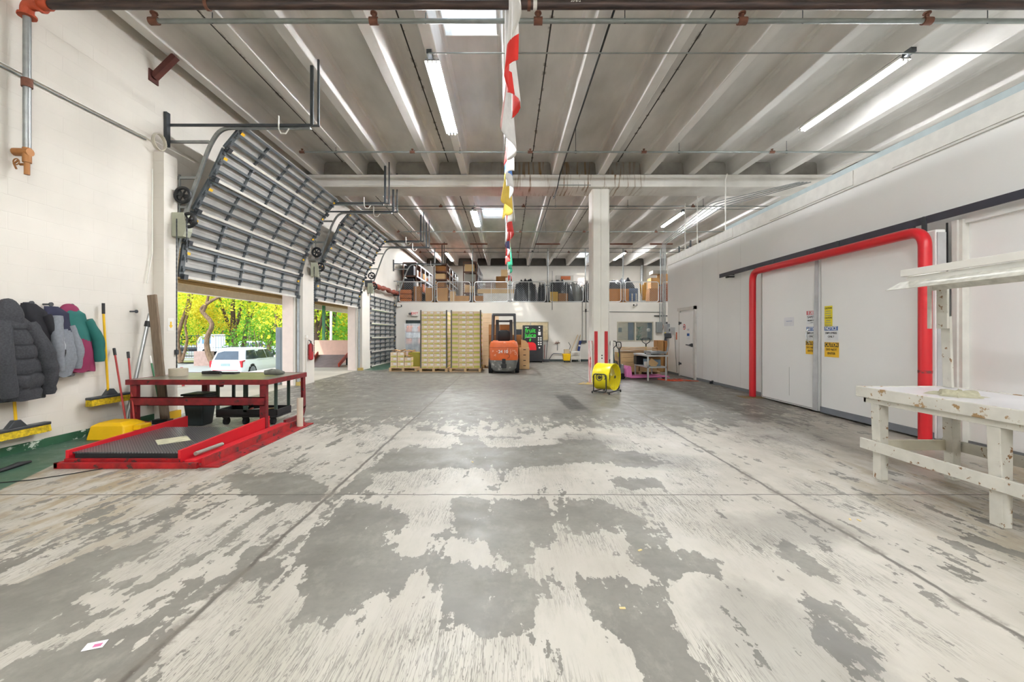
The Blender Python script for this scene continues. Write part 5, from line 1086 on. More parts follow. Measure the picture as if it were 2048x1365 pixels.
for s in (-1, 1):
    g = MB(); pts = arc([(fx+s*.42, YF+.25, 1.13), (fx+s*.40, YF+.28, 2.08), (fx+s*.38, YF+1.45, 2.14), (fx+s*.42, YF+1.75, 1.1)], .12, 4)
    for p, q in zip(pts[:-1], pts[1:]): g.bar(p, q+(q-p)*.04, .07, .06, up=(1, 0, 0))
    g.build('guard_post', M_gd, fk)
g = MB()
for y in (.30, .52, .74, .96, 1.18, 1.4): g.bar((fx-.40, YF+y, 2.10), (fx+.40, YF+y, 2.10), .04 if y > .3 else .06, .05)
g.build('guard_roof', M_gd, fk)
for s in (-1, 1): g = MB(); g.box(fx+s*.27-.06, fx+s*.27+.06, YF+1.85, YF+2.0, .15, 1.95); g.build('mast', mat('mast dark', '#34363a', .5), fk)
g = MB(); g.box(fx-.33, fx+.33, YF+1.84, YF+2.0, 1.86, 1.93); g.box(fx-.3, fx+.3, YF+1.86, YF+2.0, .3, .4); g.build('mast_crossbar', mat('mast dark', '#34363a'), fk)
g = MB(); g.loft([[(fx+a*wd, YF+.48+b_*.07+dy, z) for a, b_ in ((-1, -.5), (-.8, -1), (.8, -1), (1, -.5), (.9, 1), (-.9, 1))] for z, wd, dy in ((1.14, .20, .05), (1.2, .23, .03), (1.42, .22, 0), (1.50, .19, .0), (1.535, .12, .02))]); g.build('seat_back', M_black, fk, smooth=True)
g = MB(); g.box(fx-.21, fx+.21, YF+.5, YF+.95, 1.14, 1.22); g.build('seat_cushion', M_black, fk, bevel=.03)
for x in (-.05, .0, .05): pass
text('marking', '24 10', M_white, .15, (fx-.02, YF-.014, .77), '-y', fk, bold=.004)
g = MB(); g.tube([(fx+.12+.08*math.cos(t), YF-.003, .62+.08*math.sin(t)) for t in np.linspace(-1.5, 2.2, 9)], .008, 6); g.build('scrape_mark', mat('scrape', '#6f4636', .7), fk)
for s in (-1, 1): g = MB(); g.box(fx+s*.3-.05, fx+s*.3+.05, YF+2.0, YF+3.0, .03, .07); g.build('fork', M_dsteel, fk)
# load in front of the forklift
for i in range(3):
    for z in range(4 if i < 2 else 3):
        g = MB(); g.box(fx-.62+i*.44, fx-.20+i*.44, YF+2.1, YF+2.9, .14+z*.41, .14+z*.41+.40); tag(g.build('brown_carton', M_card if (i+z) % 2 else M_card2, bevel=.004), 'brown carton in the %s column, %s, of the load on the forklift forks' % (['left', 'middle', 'right'][i], ['bottom', 'second up', 'third up', 'top'][z]), 'carton', 'cartons on the forks')
pallet(fx-.64, fx+.70, YF+2.08, YF+2.95, 'pallet carried low on the forklift forks', z=-.0)
# stack of tan crates right of the forklift
cx0 = wx(1042, 16.3); 
def crate_me():
    g = MB(); g.box(-.19, .19, -.25, .25, 0, .205)
    g.use(1).box(-.05, .05, -.2515, -.25, .12, .15); me = bpy.data.meshes.new('tan_crate'); me.from_pydata(g.v, [], g.f); me.materials.append(M_card3); me.materials.append(M_black); me.polygons.foreach_set('material_index', g.m); return me
cm = crate_me()
for z in range(4): put(cm, 'tan_crate', wx(1049, 16.3), 16.5, .02+z*.208, 'tan box, %s of the stack beside the vending machine' % ['bottom', 'second from the bottom', 'third from the bottom', 'top'][z], 'box', 'tan boxes by the vending machine')
g = MB(); g.prism([(wx(1043, 16.3), .86), (wx(1058, 16.3), .86), (wx(1057, 16.3), 1.0), (wx(1052, 16.3), 1.12), (wx(1043, 16.3), 1.17)], 'y', 16.4, 16.7); tag(g.build('cut_carton', M_card3), 'cut open carton standing on top of the tan box stack', 'carton')
# ---------------------------------------------------------------- vending machine
VY = 20.35; vx0, vx1 = wx(1046, VY), wx(1086, VY); vz = wz(651, VY)
v_ = thing('vending_machine', 'black fruit juice vending machine with a red apple picture', 'vending machine', ((vx0+vx1)/2, VY+.4, 0))
M_vb = mat('vending black', '#232326', .35, noise=.05)
g = MB(); g.box(vx0, vx1, VY, VY+.8, .05, vz); g.build('cabinet', M_vb, v_, bevel=.012)
g = MB(); g.box(vx0+.68, vx0+.69, VY-.004, VY, .1, vz-.04); g.box(vx0+.3, vx0+.52, VY-.01, VY, .30, .42); g.build('dispensing_slot', M_black, v_)
M_gl = mat('green lettering', '#2fc63c', .5)
text('lettering', 'fruit', M_gl, .30, (vx0+.36, VY-.006, vz-.26), '-y', v_, bold=.005); text('lettering', 'juice', M_gl, .30, (vx0+.36, VY-.006, vz-.49), '-y', v_, bold=.005)
g = MB(); g.box(vx0+.10, vx0+.28, VY-.004, VY, vz-.11, vz-.08); g.box(vx0+.1, vx0+.62, VY-.004, VY, vz-.60, vz-.585); g.build('small_print', M_white, v_)
g = MB(); pts = []
for t in np.linspace(0, 2*PI, 33)[:-1]: pts.append((vx0+.36+.30*math.cos(t)*(1-.06*abs(math.cos(t))), .72+.26*math.sin(t)+.06*abs(math.cos(t)) if math.sin(t) > 0 else .72))
g.prism(pts, 'y', VY-.004, VY); g.box(vx0+.07, vx0+.65, VY-.004, VY, .60, .72); g.build('apple_picture', mat('apple red', '#d9252c', .45), v_)
g = MB(); g.prism([(vx0+.33, 1.02), (vx0+.38, 1.06), (vx0+.40, 1.14), (vx0+.36, 1.19), (vx0+.31, 1.13), (vx0+.30, 1.06)], 'y', VY-.004, VY); g.build('leaf_picture', M_gl, v_)
g = MB()
for z in (1.72, 1.58, 1.2, 1.1, .98, .88, .72):
    for x in ((.80,) if z > 1.3 or z < .8 else (.76, .87)): g.box(vx0+x-.035, vx0+x+.035, VY-.008, VY, z-.03, z+.03)
g.box(vx0+.74, vx0+.86, VY-.01, VY, 1.33, 1.50); g.build('button_panel', M_white, v_)
g = MB()
for x in (vx0+.08, vx1-.08): g.box(x-.04, x+.04, VY+.05, VY+.12, 0, .05)
g.build('foot', M_black, v_)
g = MB(); g.box(vx0-.42, vx0-.05, VY+.1, VY+.7, 0, 1.62); tag(g.build('dark_cabinet', mat('dark cabinet', '#2c2f33', .5), bevel=.01), 'plain black cabinet partly hidden between the forklift and the vending machine', 'cabinet')
def lean(name, px0, py0, px1, py1, Yt, Yb, r_, m, lab, cat, foot=None, fm=None):
    p = (wx(px0, Yt), Yt, wz(py0, Yt)); q = (wx(px1, Yb), Yb, max(.02, wz(py1, Yb))); t = thing(name, lab, cat, q); g = MB(); g.cyl(p, q, r_, n=8); g.build('handle', m, t)
    if foot: g = MB(); g.box(q[0]-foot[0], q[0]+foot[0], q[1]-.06, q[1]+.06, 0, foot[1]); g.build('head', fm or m, t, bevel=.005)
lean('broom', 1095, 680, 1092, 720, 21.2, 20.9, .015, M_dsteel, 'dark handled broom standing right of the vending machine', 'broom', (.14, .12), M_dsteel)
lean('broom', 1089, 690, 1089, 718, 21.2, 21.0, .015, M_rh, 'red handled broom standing close to the vending machine', 'broom', (.1, .08), M_rh)
r = thing('wall_tap', 'rusty wall tap with hose fittings on the back wall', 'tap', (wx(1114, YB), YB-.05, .9))
x = wx(1114, YB); g = MB(); g.cyl((x-.12, YB-.06, .92), (x+.14, YB-.06, .95), .02, n=8); g.cyl((x, YB, .93), (x, YB-.1, .93), .03, n=8); g.cyl((x-.05, YB-.06, .95), (x-.05, YB-.06, 1.03), .012, n=6); g.cyl((x+.05, YB-.06, .95), (x+.05, YB-.06, 1.05), .012, n=6); g.build('pipework', M_rust, r)
g = MB(); g.cyl((x-.0, YB-.08, .9), (x, YB-.1, .55), .015, n=6); g.build('hose_stub', M_dsteel, r)
pts = [(wx(1097, 21), 21.0, .05), (wx(1104, 21), 21.1, .33), (wx(1108, 21), 21.18, .40), (wx(1126, 21), 21.18, .38), (wx(1140, 21), 21.18, .36)]
g = MB(); g.tube(pts, .018, 6); tag(g.build('low_pipe', M_dsteel), 'grey pipe running low along the back wall behind the yellow bucket', 'pipe')
# mop bucket
b_ = thing('mop_bucket', 'yellow mop bucket with wringer by the back wall', 'bucket', (wx(1133, 20.6), 20.6, 0)); x = wx(1133, 20.6)
g = MB(); g.loft([[(x-.15, 20.45, .08), (x+.15, 20.45, .08), (x+.15, 20.8, .08), (x-.15, 20.8, .08)], [(x-.19, 20.42, .42), (x+.19, 20.42, .42), (x+.19, 20.85, .42), (x-.19, 20.85, .42)]]); g.build('bucket', M_yel, b_, bevel=.01)
g = MB(); g.box(x-.12, x+.14, 20.5, 20.75, .42, .64); g.build('wringer', mat('beige plastic', '#b9a88a', .6), b_, bevel=.02)
g = MB(); g.tube([(x+.1, 20.6, .5), (x+.2, 20.6, .8), (x+.1, 20.6, .98)], .014, 6); g.build('wringer_handle', M_dsteel, b_)
g = MB()
for a in (-.12, .12): g.cyl((x+a-.01, 20.5, .04), (x+a+.01, 20.5, .04), .04, n=10)
g.build('caster', M_rub, b_)
r = thing('side_cabinet', 'low pale metal stand with a drawer next to the mop bucket', 'cabinet', (wx(1152, 20.6), 20.8, 0)); xa, xb = wx(1142, 20.6), wx(1161, 20.6)
g = MB()
for x in (xa, xb-.03):
    for y in (20.6, 21.0): g.box(x, x+.03, y, y+.03, 0, .46)
g.build('leg', M_white, r); g = MB(); g.box(xa, xb, 20.58, 21.05, .46, .52); g.build('top', M_white, r); g = MB(); g.box(xa+.03, xb-.03, 20.6, 21.0, .12, .3); g.build('drawer', mat('pale drawer', '#c9c5ba', .6), r)
lean('wooden_mop', 1156, 670, 1140, 708, 21.2, 20.9, .015, M_wood, 'wooden handled mop leaning across behind the yellow bucket', 'mop')
lean('dust_mop', 1161, 670, 1152, 706, 21.2, 21.1, .015, M_wood, 'wooden pole leaning on the back wall above the pale stand', 'pole')
g = MB(); a, b2 = Vector((wx(1161, 21.1), 21.15, wz(682, 21.1))), Vector((wx(1157, 21.1), 21.1, .53)); g.bar(a, b2, .12, .03, up=(0, 1, 0)); s_ = tag(g.build('umbrella', mat('navy fabric2', '#27376f', .8)), 'folded navy and white umbrella standing on the pale stand', 'umbrella')
g = MB(); g.bar(a*.6+b2*.4+Vector((0, -.02, 0)), a*.45+b2*.55+Vector((0, -.02, 0)), .10, .01, up=(0, 1, 0)); g.build('white_panel', M_white, s_)
for px, z0, z1 in ((1165, 1.05, 4.9), (1172, 1.05, 4.9)): 
    x = wx(px, YB); pipe('conduit', [(x, YB-.04, z0), (x, YB-.04, 2.99)], .012, M_gpipe, 'grey conduit down the back wall to the twin outlet box, '+('left' if px == 1165 else 'right')+' of the two')
x = wx(1167.5, YB); g = MB(); g.box(x-.14, x+.14, YB-.08, YB, .94, 1.06); tag(g.build('outlet_box', M_dsteel, bevel=.005), 'dark twin outlet box on the back wall left of the column', 'outlet')
pipe('conduit', arc([(wx(1165, YB), YB-.04, 2.55), (5.8, YB-.04, 2.52), (7.9, YB-.04, 2.50), (8.0, YB-.04, 2.2), (8.0, YB-.04, 1.2)], .1, 4), .014, M_gpipe, 'grey conduit running along the back wall below the mezzanine edge')
pipe('conduit', [(wx(1104.5, YB), YB-.018, 2.62), (wx(1104.5, YB), YB-.018, 4.6)], .014, M_gpipe, 'short pipe end hanging over the mezzanine edge above the back wall')
g = MB(); x = wx(1171.5, YB); g.box(x-.03, x+.03, YB-.07, YB, 2.50, 2.66); tag(g.build('junction_box', M_black), 'small black junction box under the mezzanine edge left of the column', 'junction box')
x0, x1 = wx(1313, 21.1), wx(1325, 21.1)
r = thing('breaker_panel', 'grey electrical breaker panel on the back wall near the cold room corner', 'panel', ((x0+x1)/2, 21.1, 1.45)); g = MB(); g.box(x0, x1, 21.08, YB, 1.45, 2.0); g.build('case', mat('panel grey', '#8b8d8c', .5), r, bevel=.008); g = MB(); g.box(x0+.03, x1-.03, 21.072, 21.08, 1.48, 1.97); g.build('door', mat('panel grey2', '#7c7f80', .5), r, bevel=.004)
g = MB(); g.tube([(x1+.02, 21.15, 1.95), (x1+.05, 21.1, 1.75), (x1+.02, 21.15, 1.6)], .012, 6); g.build('red_cable', M_rust, r)
for px, rr_, m in ((1320, .03, M_steel), (1324, .02, M_gpipe), (1332, .08, M_dsteel)): 
    x = wx(px, 21.15); pipe('conduit', [(x, 21.15, 2.0 if px < 1330 else .9), (x, 21.15, 2.95 if px < 1330 else 2.0)], rr_, m, {1320: 'thick silver conduit above the breaker panel', 1324: 'thin conduit above the breaker panel beside the thick silver one', 1332: 'fat dark pipe on the back wall at the cold room corner'}[px])
g = MB(); g.box(wx(1308, YB), wx(1334, YB), YB-.05, YB, 2.28, 2.34); tag(g.build('wall_bar', M_dsteel), 'dark horizontal bar on the back wall above the breaker panel', 'bar')
# office seen through the windows
g = MB(); x = wx(1240, 24.5); g.box(x-.1, x+.12, 24.57, 24.6, 1.5, 1.75); tag(g.build('framed_picture', M_black), 'small dark framed picture on the office wall behind the window', 'picture')
g = MB(); g.box(wx(1258, 24.4), wx(1268, 24.4), 24.5, 24.6, 0, 2.3); g.box(wx(1297, 24.4), wx(1306, 24.4), 24.5, 24.6, 0, 2.3); tag(g.build('blue_curtain', mat('blue grey curtain', '#4a5568', .8)), 'blue grey panels on the office wall behind the window', 'curtain')
g = MB(); g.box(wx(1272, 24.2), wx(1305, 24.2), 23.9, 24.4, 0, 1.1); tag(g.build('office_desk', mat('dark desk', '#35302c', .6)), 'dark office counter behind the right window', 'desk')
pl = thing('potted_plant', 'leafy green plant in the office behind the window', 'plant', (wx(1282, 23), 23.2, 0)); g = MB(); x = wx(1281, 23); g.cyl((x, 23.2, 0), (x, 23.2, .4), .15, .2); g.build('pot', M_brn, pl); g = MB(); g.cyl((x, 23.2, .4), (x, 23.2, 1.3), .02, n=6); g.build('stem', M_wood, pl)
g = MB(); rng = random.Random(3)
for k in range(60):
    a = rng.random()*6.28; z = 1.1+rng.random()*.7; d = .15+rng.random()*.3; c = Vector((x, 23.2, z-.1)); e = c+Vector((math.cos(a)*d, math.sin(a)*d, rng.random()*.2)); s = Vector((-math.sin(a), math.cos(a), 0))*.04; g.add([c, (c+e)/2+s+Vector((0, 0, .05)), e, (c+e)/2-s+Vector((0, 0, .05))], [(0, 1, 2, 3)])
g.build('leaves', mat('house plant green', '#4f7a3a', .6), pl)
g = MB(); x = wx(1296, 22.5); g.cyl((x, 22.4, .0), (x, 22.4, 1.5), .02, n=6); o = g.build('lamp_stand', M_dsteel); tag(o, 'floor lamp with a round pale shade in the office behind the window', 'lamp'); g = MB(); g.tube([(x, 22.4, 1.5+.0), (x, 22.4, 1.53), (x, 22.4, 1.6), (x, 22.4, 1.67), (x, 22.4, 1.7)], [.02, .08, .1, .08, .02], 14); g.build('lamp_shade', M_white, o, smooth=True)
ol = bpy.data.lights.new('office_light', 'AREA'); ol.energy = 60; ol.size = 1.5; oo = bpy.data.objects.new('office_light', ol); C.objects.link(oo); oo.location = (6.3, 23, 2.7); ol.energy = 30
ol = bpy.data.lights.new('office_light', 'AREA'); ol.energy = 90; ol.size = 1.5; ol.color = (1, .9, .7); oo = bpy.data.objects.new('office_light', ol); C.objects.link(oo); oo.location = (1.2, 23, 2.7)
# ---------------------------------------------------------------- drum fan
fc = Vector((2.36, 9.95, .385)); ax = Vector((math.sin(R(50)), -math.cos(R(50)), 0)); sd = Vector((ax.y, -ax.x, 0)); up = Vector((0, 0, 1))
fn_ = thing('drum_fan', 'big yellow drum fan on a black tube stand in front of the column', 'fan', (2.36, 9.95, 0))
M_fy = mat('fan yellow', '#ecdb22', .35, noise=.06)
def ringp(r_, t, d): return fc+ax*d+(sd*math.cos(t)+up*math.sin(t))*r_
g = MB(); N = 40; T_ = [2*PI*k/N for k in range(N)]
prof = [(.305, -.21), (.318, -.215), (.318, -.19), (.31, -.18), (.31, .18), (.318, .19), (.318, .215), (.305, .21), (.303, 0)]
rings = [[ringp(r_, t, d) for t in T_] for r_, d in prof]; rings.append(rings[0])
g.loft(rings, cap=False); g.build('drum', M_fy, fn_, smooth=True)
for dd, nm in ((.205, 'front_grille'), (-.205, 'rear_grille')):
    g = MB()
    for k in range(10): g.tube([ringp(.03+k*.028, t, dd) for t in T_[::2]], .0022, 4, closed=True)
    for k in range(8): a = k*PI/4; g.cyl(ringp(.04, a, dd), ringp(.31, a, dd), .003, n=5)
    g.cyl(fc+ax*(dd-.01), fc+ax*(dd+.01), .045, n=16); g.build(nm, mat('grille yellow', '#d8c82c', .4), fn_)
g = MB(); g.cyl(fc+ax*.195, fc+ax*.222, .035, n=16); g.cyl(fc-ax*.1, fc+ax*.06, .08, n=16); g.build('motor', M_dsteel, fn_)
for k in range(3):
    a0 = k*2*PI/3+.6; g = MB(); g.grid(lambda u, v: fc+ax*(.08+.05*(u-.5))+(sd*math.cos(a0+(u-.5)*(.5+.5*v))+up*math.sin(a0+(u-.5)*(.5+.5*v)))*(.06+.21*v), 6, 5); g.build('blade', mat('fan blade', '#b7b08a', .3, .5), fn_, smooth=True, solid=.003)
for sgn in (-1, 1):
    o_ = sd*.34*sgn; z0 = .03
    pts = arc([fc+o_+ax*(-.26)+up*(z0-.385), fc+o_+ax*(-.26)+up*.06+up*.0, fc+o_+ax*(.06)+up*.06, fc+o_+ax*.06+up*(z0-.385)], .05, 5) if False else None
    b0 = fc+o_; b0.z = 0
    P4 = [b0+ax*(-.16)+up*.05, b0+ax*(-.16)+up*.46, b0+ax*(.16)+up*.46, b0+ax*(.16)+up*.05]
    g = MB(); g.tube(arc(P4+[P4[0]], .06, 5), .014, 10); g.build('stand_frame', M_black, fn_, smooth=True)
    g = MB(); g.cyl(fc+o_*.9, fc+o_*1.05, .03, n=12); g.build('pivot_knob', M_black, fn_)
b0 = Vector((fc.x, fc.y, 0))
g = MB()
for d in (-.2, .2): g.tube([b0+ax*d-sd*.34+up*.045, b0+ax*d+sd*.34+up*.045], .013, 8)
for d in (-.24, .24):
    for s in (-.3, .3): g.cyl(b0+ax*d*.9+sd*s+up*.0, b0+ax*d*.9+sd*s+up*.045, .018, n=10)
g.build('base_bar', M_black, fn_)
lg = -ax.cross(up)
# blue round badge on the drum wall facing the camera
best = max(T_, key=lambda t: -(sd*math.cos(t)+up*math.sin(t)).y)
bn_ = (sd*math.cos(best)+up*math.sin(best)); bc = fc+bn_*.3125-ax*.03
g = MB(); g.tube([bc+(ax*math.cos(t)+up*math.sin(t))*.075 for t in np.linspace(0, 2*PI, 25)[:-1]], .009, 6, closed=True)
g.tube([bc+(ax*math.cos(t)+up*math.sin(t))*.035 for t in np.linspace(.6, 2*PI-.6, 14)], .008, 6)
for s in (-1, 1): g.tube([bc+ax*s*.11+(ax*s*math.cos(t)+up*math.sin(t))*.05 for t in np.linspace(-1.1, 1.1, 8)], .008, 6)
g.build('badge', mat('navy badge', '#1f2c4e', .5), fn_)
# ---------------------------------------------------------------- pallet jacks
def jack(lab, x, y, rz, mbody, mhandle, L=1.15, lean_=.12, hh=1.16):
    r = thing('pallet_jack', lab, 'pallet jack', (0, 0, 0))
    for s in (-1, 1):
        g = MB(); g.prism([(.10, .05), (.10, .10), (L, .10), (L+.07, .06), (L+.07, .03), (L, .05)], 'x', s*.19-.08, s*.19+.08); g.build('fork', mbody, r, bevel=.004)
        g = MB(); g.cyl((s*.19-.04, L-.1, .04), (s*.19+.04, L-.1, .04), .04, n=12); g.build('load_roller', M_rub, r)
    g = MB(); g.prism([(-.02, .08), (-.02, .34), (.06, .42), (.12, .40), (.16, .12), (.12, .05)], 'x', -.25, .25); g.build('frame', mbody, r, bevel=.01)
    g = MB(); g.cyl((0, -.05, .10), (0, -.05, .45), .055, n=14); g.box(-.07, .07, -.16, 0, .2, .34); g.build('pump', mat('pump grey', '#8a8d8c', .4, .3), r)
    for s in (-1, 1): g = MB(); g.cyl((s*.07-.025, -.07, .09), (s*.07+.025, -.07, .09), .09, n=20); g.build('steer_wheel', M_rub, r, smooth=True)
    t = Vector((0, -.12-lean_, hh-.26)); g = MB(); g.cyl((0, -.12, .3), t, .024, n=10); g.build('shaft', mhandle, r, smooth=True)
    d = (t-Vector((0, -.12, .3))).normalized(); px_ = Vector((1, 0, 0))
    lp = arc([t, t+px_*.15+d*.10, t+px_*.14+d*.24, t-px_*.14+d*.24, t-px_*.15+d*.10, t], .05, 4); g = MB(); g.tube(lp, .015, 8); g.build('grip_loop', M_black, r, smooth=True)
    g = MB(); g.box(-.018, .018, t.y-.03, t.y-.024, t.z-.22, t.z-.1); g.build('label', mat('yellow jack label', '#e2d23a', .5), r)
    g = MB(); g.bar(t+d*.04, t+d*.2, .015, .015); g.build('release_lever', M_dsteel, r)
    r.location = (x, y, 0); r.rotation_euler = (0, 0, rz); return r
jack('pink pallet jack with black loop handle, forks under the grey metal table', wx(1248, 12.9), 12.95, R(-78), mat('pink paint', '#d67ab0', .45, noise=.15), M_dsteel, L=1.35, lean_=.03)
jack('grey pallet jack with a loop handle, just right of the column', wx(1233, 14.6), 14.6, R(-60), M_steel, mat('green grey', '#4c6266', .5), lean_=.03)
jack('black handled pallet jack behind the pile of wood slats', wx(1294, 16.6), 16.7, R(-20), M_black, M_black, lean_=.1, hh=1.25)
# grey metal table with a bench scale
YT = 12.4; a, b_ = wx(1295, YT), wx(1334, YT); y1 = 13.7; tz = .77
t_ = thing('metal_table', 'grey metal packing table with a lower shelf, by the cold room corner', 'table', ((a+b_)/2, 13, 0))
M_gt = mat('grey enamel', '#b6b8b6', .4, noise=.1)
g = MB(); g.box(a-.03, b_+.03, YT-.03, y1, tz-.05, tz); g.build('tabletop', M_gt, t_, bevel=.005)
for x in (a, b_-.04):
    for y in (YT, y1-.06): g = MB(); g.box(x, x+.04, y, y+.04, 0, tz-.05); g.build('leg', M_gt, t_)
g = MB(); g.box(a, b_, YT, y1-.02, .38, .42); g.build('shelf', M_gt, t_)
s_ = thing('bench_scale', 'grey bench scale with display on a post, standing on the metal table', 'scale', ((a+b_)/2, 12.8, tz))
g = MB(); g.box(a+.12, b_+.02, 12.45, 13.1, tz+.03, tz+.10); g.build('platform', mat('scale grey', '#8d9294', .4, .3), s_, bevel=.006)
g = MB()
for x in (a+.15, b_-.03):
    for y in (12.48, 13.05): g.cyl((x, y, tz), (x, y, tz+.03), .02, n=8)
g.build('foot', M_black, s_)
g = MB(); g.tube(arc([(b_+.02, 12.6, tz+.06), (b_+.08, 12.6, tz+.10), (b_+.12, 12.6, tz+.30), (b_+.10, 12.6, tz+.52)], .08, 4), .028, 10); g.build('post', M_steel, s_, smooth=True)
g = MB(); g.obox((b_+.08, 12.55, tz+.57), (.2, .08, .14), Matrix.Rotation(R(-20), 3, 'X')); g.build('display', M_dsteel, s_, bevel=.01)
for i, (x, y, z, sx_, sy_, sz_, m, lab, ct_) in enumerate((
    (a+.12, 13.45, .42, .34, .3, .27, M_black, 'black crate on the lower shelf of the metal table', 'crate'), (a+.30, 12.9, .42, .4, .4, .2, mat('blue grey bin', '#6f8794', .5), 'blue grey bin on the lower shelf of the metal table', 'bin'),
    (b_-.18, 12.95, .42, .3, .34, .26, M_card, 'brown box on the lower shelf of the metal table', 'box'), (a+.06, 12.7, .42, .1, .1, .13, M_white, 'small white container on the lower shelf of the metal table', 'container'))):
    g = MB(); g.box(x-sx_/2, x+sx_/2, y-sy_/2, y+sy_/2, z, z+sz_); tag(g.build(ct_ if ct_ != 'box' else 'cardboard_box', m, bevel=.004), lab, ct_)
g = MB(); g.obox((a+.22, 12.58, .51), (.26, .02, .2), Matrix.Rotation(R(35), 3, 'Y')); tag(g.build('cardboard_piece', M_card3), 'tilted piece of cardboard at the front of the metal table lower shelf', 'cardboard')
# load of slats behind the table
pallet(wx(1237, 14.2), wx(1316, 14.2), 14.0, 15.0, 'pallet under the loose wood slats behind the metal table')
x0 = wx(1240, 14.2); W = wx(1312, 14.2)-x0
for k in range(4):
    for i in range(2):
        g = MB(); g.box(x0+i*W/2+.01, x0+(i+1)*W/2-.02, 14.05, 14.95, .141+k*.155, .141+k*.155+.15); tag(g.build('flat_crate', M_wood if (k+i) % 2 else M_card3, bevel=.003), 'flat wooden tray, %s layer, %s half, on the pallet behind the metal table' % (['bottom', 'second', 'third', 'top'][k], ['left', 'right'][i]), 'tray', 'trays on the pallet behind the metal table')
rng = random.Random(11)
for k in range(16):
    yy = 14.05+rng.random()*.8; zz = .775+.011*k; g = MB(); xa = x0-.05+rng.random()*.15; n_ = 8; off = rng.random()*3
    pts = [(xa+(W+.05)*i/n_, yy+.02*math.sin(i+off), zz+.006*math.sin(i*1.3+off)) for i in range(n_+1)]
    for p, q in zip(pts[:-1], pts[1:]): g.bar(p, q, .09, .009)
    tag(g.build('wooden_lath', M_wood), 'thin pale wooden lath in the loose pile behind the metal table', 'slat', 'loose slats on the pallet')
for i, (pa, pb, z0, z1) in enumerate(((1313, 1327, .0, 0), (1325, 1334, 0, 0))):
    x0_, x1_ = wx(pa, 15.4), wx(pb, 15.4); g = MB(); g.box(x0_, x1_, 15.3, 15.7, 0 , wz(681-(0 if i == 0 else -1), 15.4)); 
    tag(g.build('tall_carton', M_card if i == 0 else M_card2, bevel=.005), ['tan carton standing tall behind the bench scale', 'darker brown carton next to the tan one behind the bench scale'][i], 'carton')
g = MB(); g.box(wx(1306, 15.6), wx(1314, 15.6), 15.4, 15.7, 0, wz(695, 15.6)); tag(g.build('tall_carton', M_card2), 'short brown carton left of the tan carton behind the slats', 'carton')
g = MB(); pts = [(4.75+.25*math.sin(k*1.7)+.03*k, 12.5+.35*math.cos(k*2.1), .008+.002*(k % 3)) for k in range(18)]+[(6.0*.97, 12.2, .01)]
sm = []
P_ = [Vector(p) for p in pts]
for k in range(len(P_)-1):
    for t in (0, .25, .5, .75):
        p0, p1, p2, p3 = P_[max(k-1, 0)], P_[k], P_[k+1], P_[min(k+2, len(P_)-1)]
        sm.append(.5*((2*p1)+(p2-p0)*t+(2*p0-5*p1+4*p2-p3)*t*t+(3*p1-p0-3*p2+p3)*t**3))
for p in sm: p.x = min(p.x, 5.6)
g.tube(sm, .009, 6); tag(g.build('extension_cord', mat('orange cord', '#d9542f', .5)), 'tangled orange extension cord on the floor under the metal table', 'cord')
# ---------------------------------------------------------------- mezzanine rail and storage
ZM = 2.99
px0 = 869.5
for k in range(-1, 8):
    x = wx(px0+75.4*k, 21.35)
    if k >= 0:
        pipe('rail_post', [(x, 21.38, ZM), (x, 21.38, 5.76)], .032, M_steel, 'galvanised post from mezzanine edge to ceiling pipe, '+['leftmost of all', 'in front of the third rack', 'behind the flags', 'right of the flags', 'just left of the column', 'just right of the column', 'nearest the cold room corner', 'beyond the cold room corner'][k], group=None) if k < 7 else None
    a, b_ = x+.10, x+1.916-.10
    if a < XW: a = XW+.08
    if b_ > 9.8: continue
    z0, z1 = ZM+.05, 4.06
    wh = ['far left by the dock door track', 'second from the left', 'third from the left', 'fourth from the left', 'in front of the black tarpaulins', 'beside the column on its left', 'right of the column', 'in front of the stacked brown cartons', 'beyond the cold room corner'][k+1]
    r = thing('guard_rail', 'chain link guard rail panel on the mezzanine edge, '+wh, 'guard rail', ((a+b_)/2, 21.38, ZM), 'mezzanine guard rail panels')
    P4 = [Vector(p) for p in ((a, 21.38, z0), (a, 21.38, z1), (b_, 21.38, z1), (b_, 21.38, z0))]
    P4 = [(P4[3]+P4[0])/2]+P4+[(P4[3]+P4[0])/2]
    g = MB(); g.tube(arc(P4, .14, 4), .024, 8); g.cyl(((a+b_)/2, 21.38, z0), ((a+b_)/2, 21.38, z1), .013, n=6); g.build('frame', mat('bright galvanised', '#d4d6d6', .35, .5), r, smooth=True)
    g = MB(); s = .11; x_ = a-(z1-z0)
    while x_ < b_:
        for dr in (1, -1):
            xa, xb = (x_, x_+(z1-z0)) if dr > 0 else (x_+(z1-z0), x_)
            t0, t1 = 0, 1
            def clip(v): return (v-xa)/(xb-xa)
            ta, tb = sorted((clip(a+.03), clip(b_-.03))); ta, tb = max(0, ta), min(1, tb)
            if tb > ta: g.bar((xa+(xb-xa)*ta, 21.38, z0+(z1-z0)*ta), (xa+(xb-xa)*tb, 21.38, z0+(z1-z0)*tb), .006, .006)
        x_ += s
    g.build('wire_mesh', mat('mesh wire', '#8d9090', .5, .4), r)
    g = MB()
    for xx in (a-.04, b_+.04): g.box(xx-.05, xx+.05, 21.36, 21.40, z0+.02, z0+.06); g.box(xx-.05, xx+.05, 21.36, 21.40, z1-.2, z1-.16)
    g.build('clamp', M_dsteel, r)
pipe('edge_pipe', [(-4.6, 21.3, 5.76), (9.5, 21.3, 5.76)], .02, M_gpipe, 'grey pipe along the ceiling above the mezzanine rail, lowest of the cross pipes')
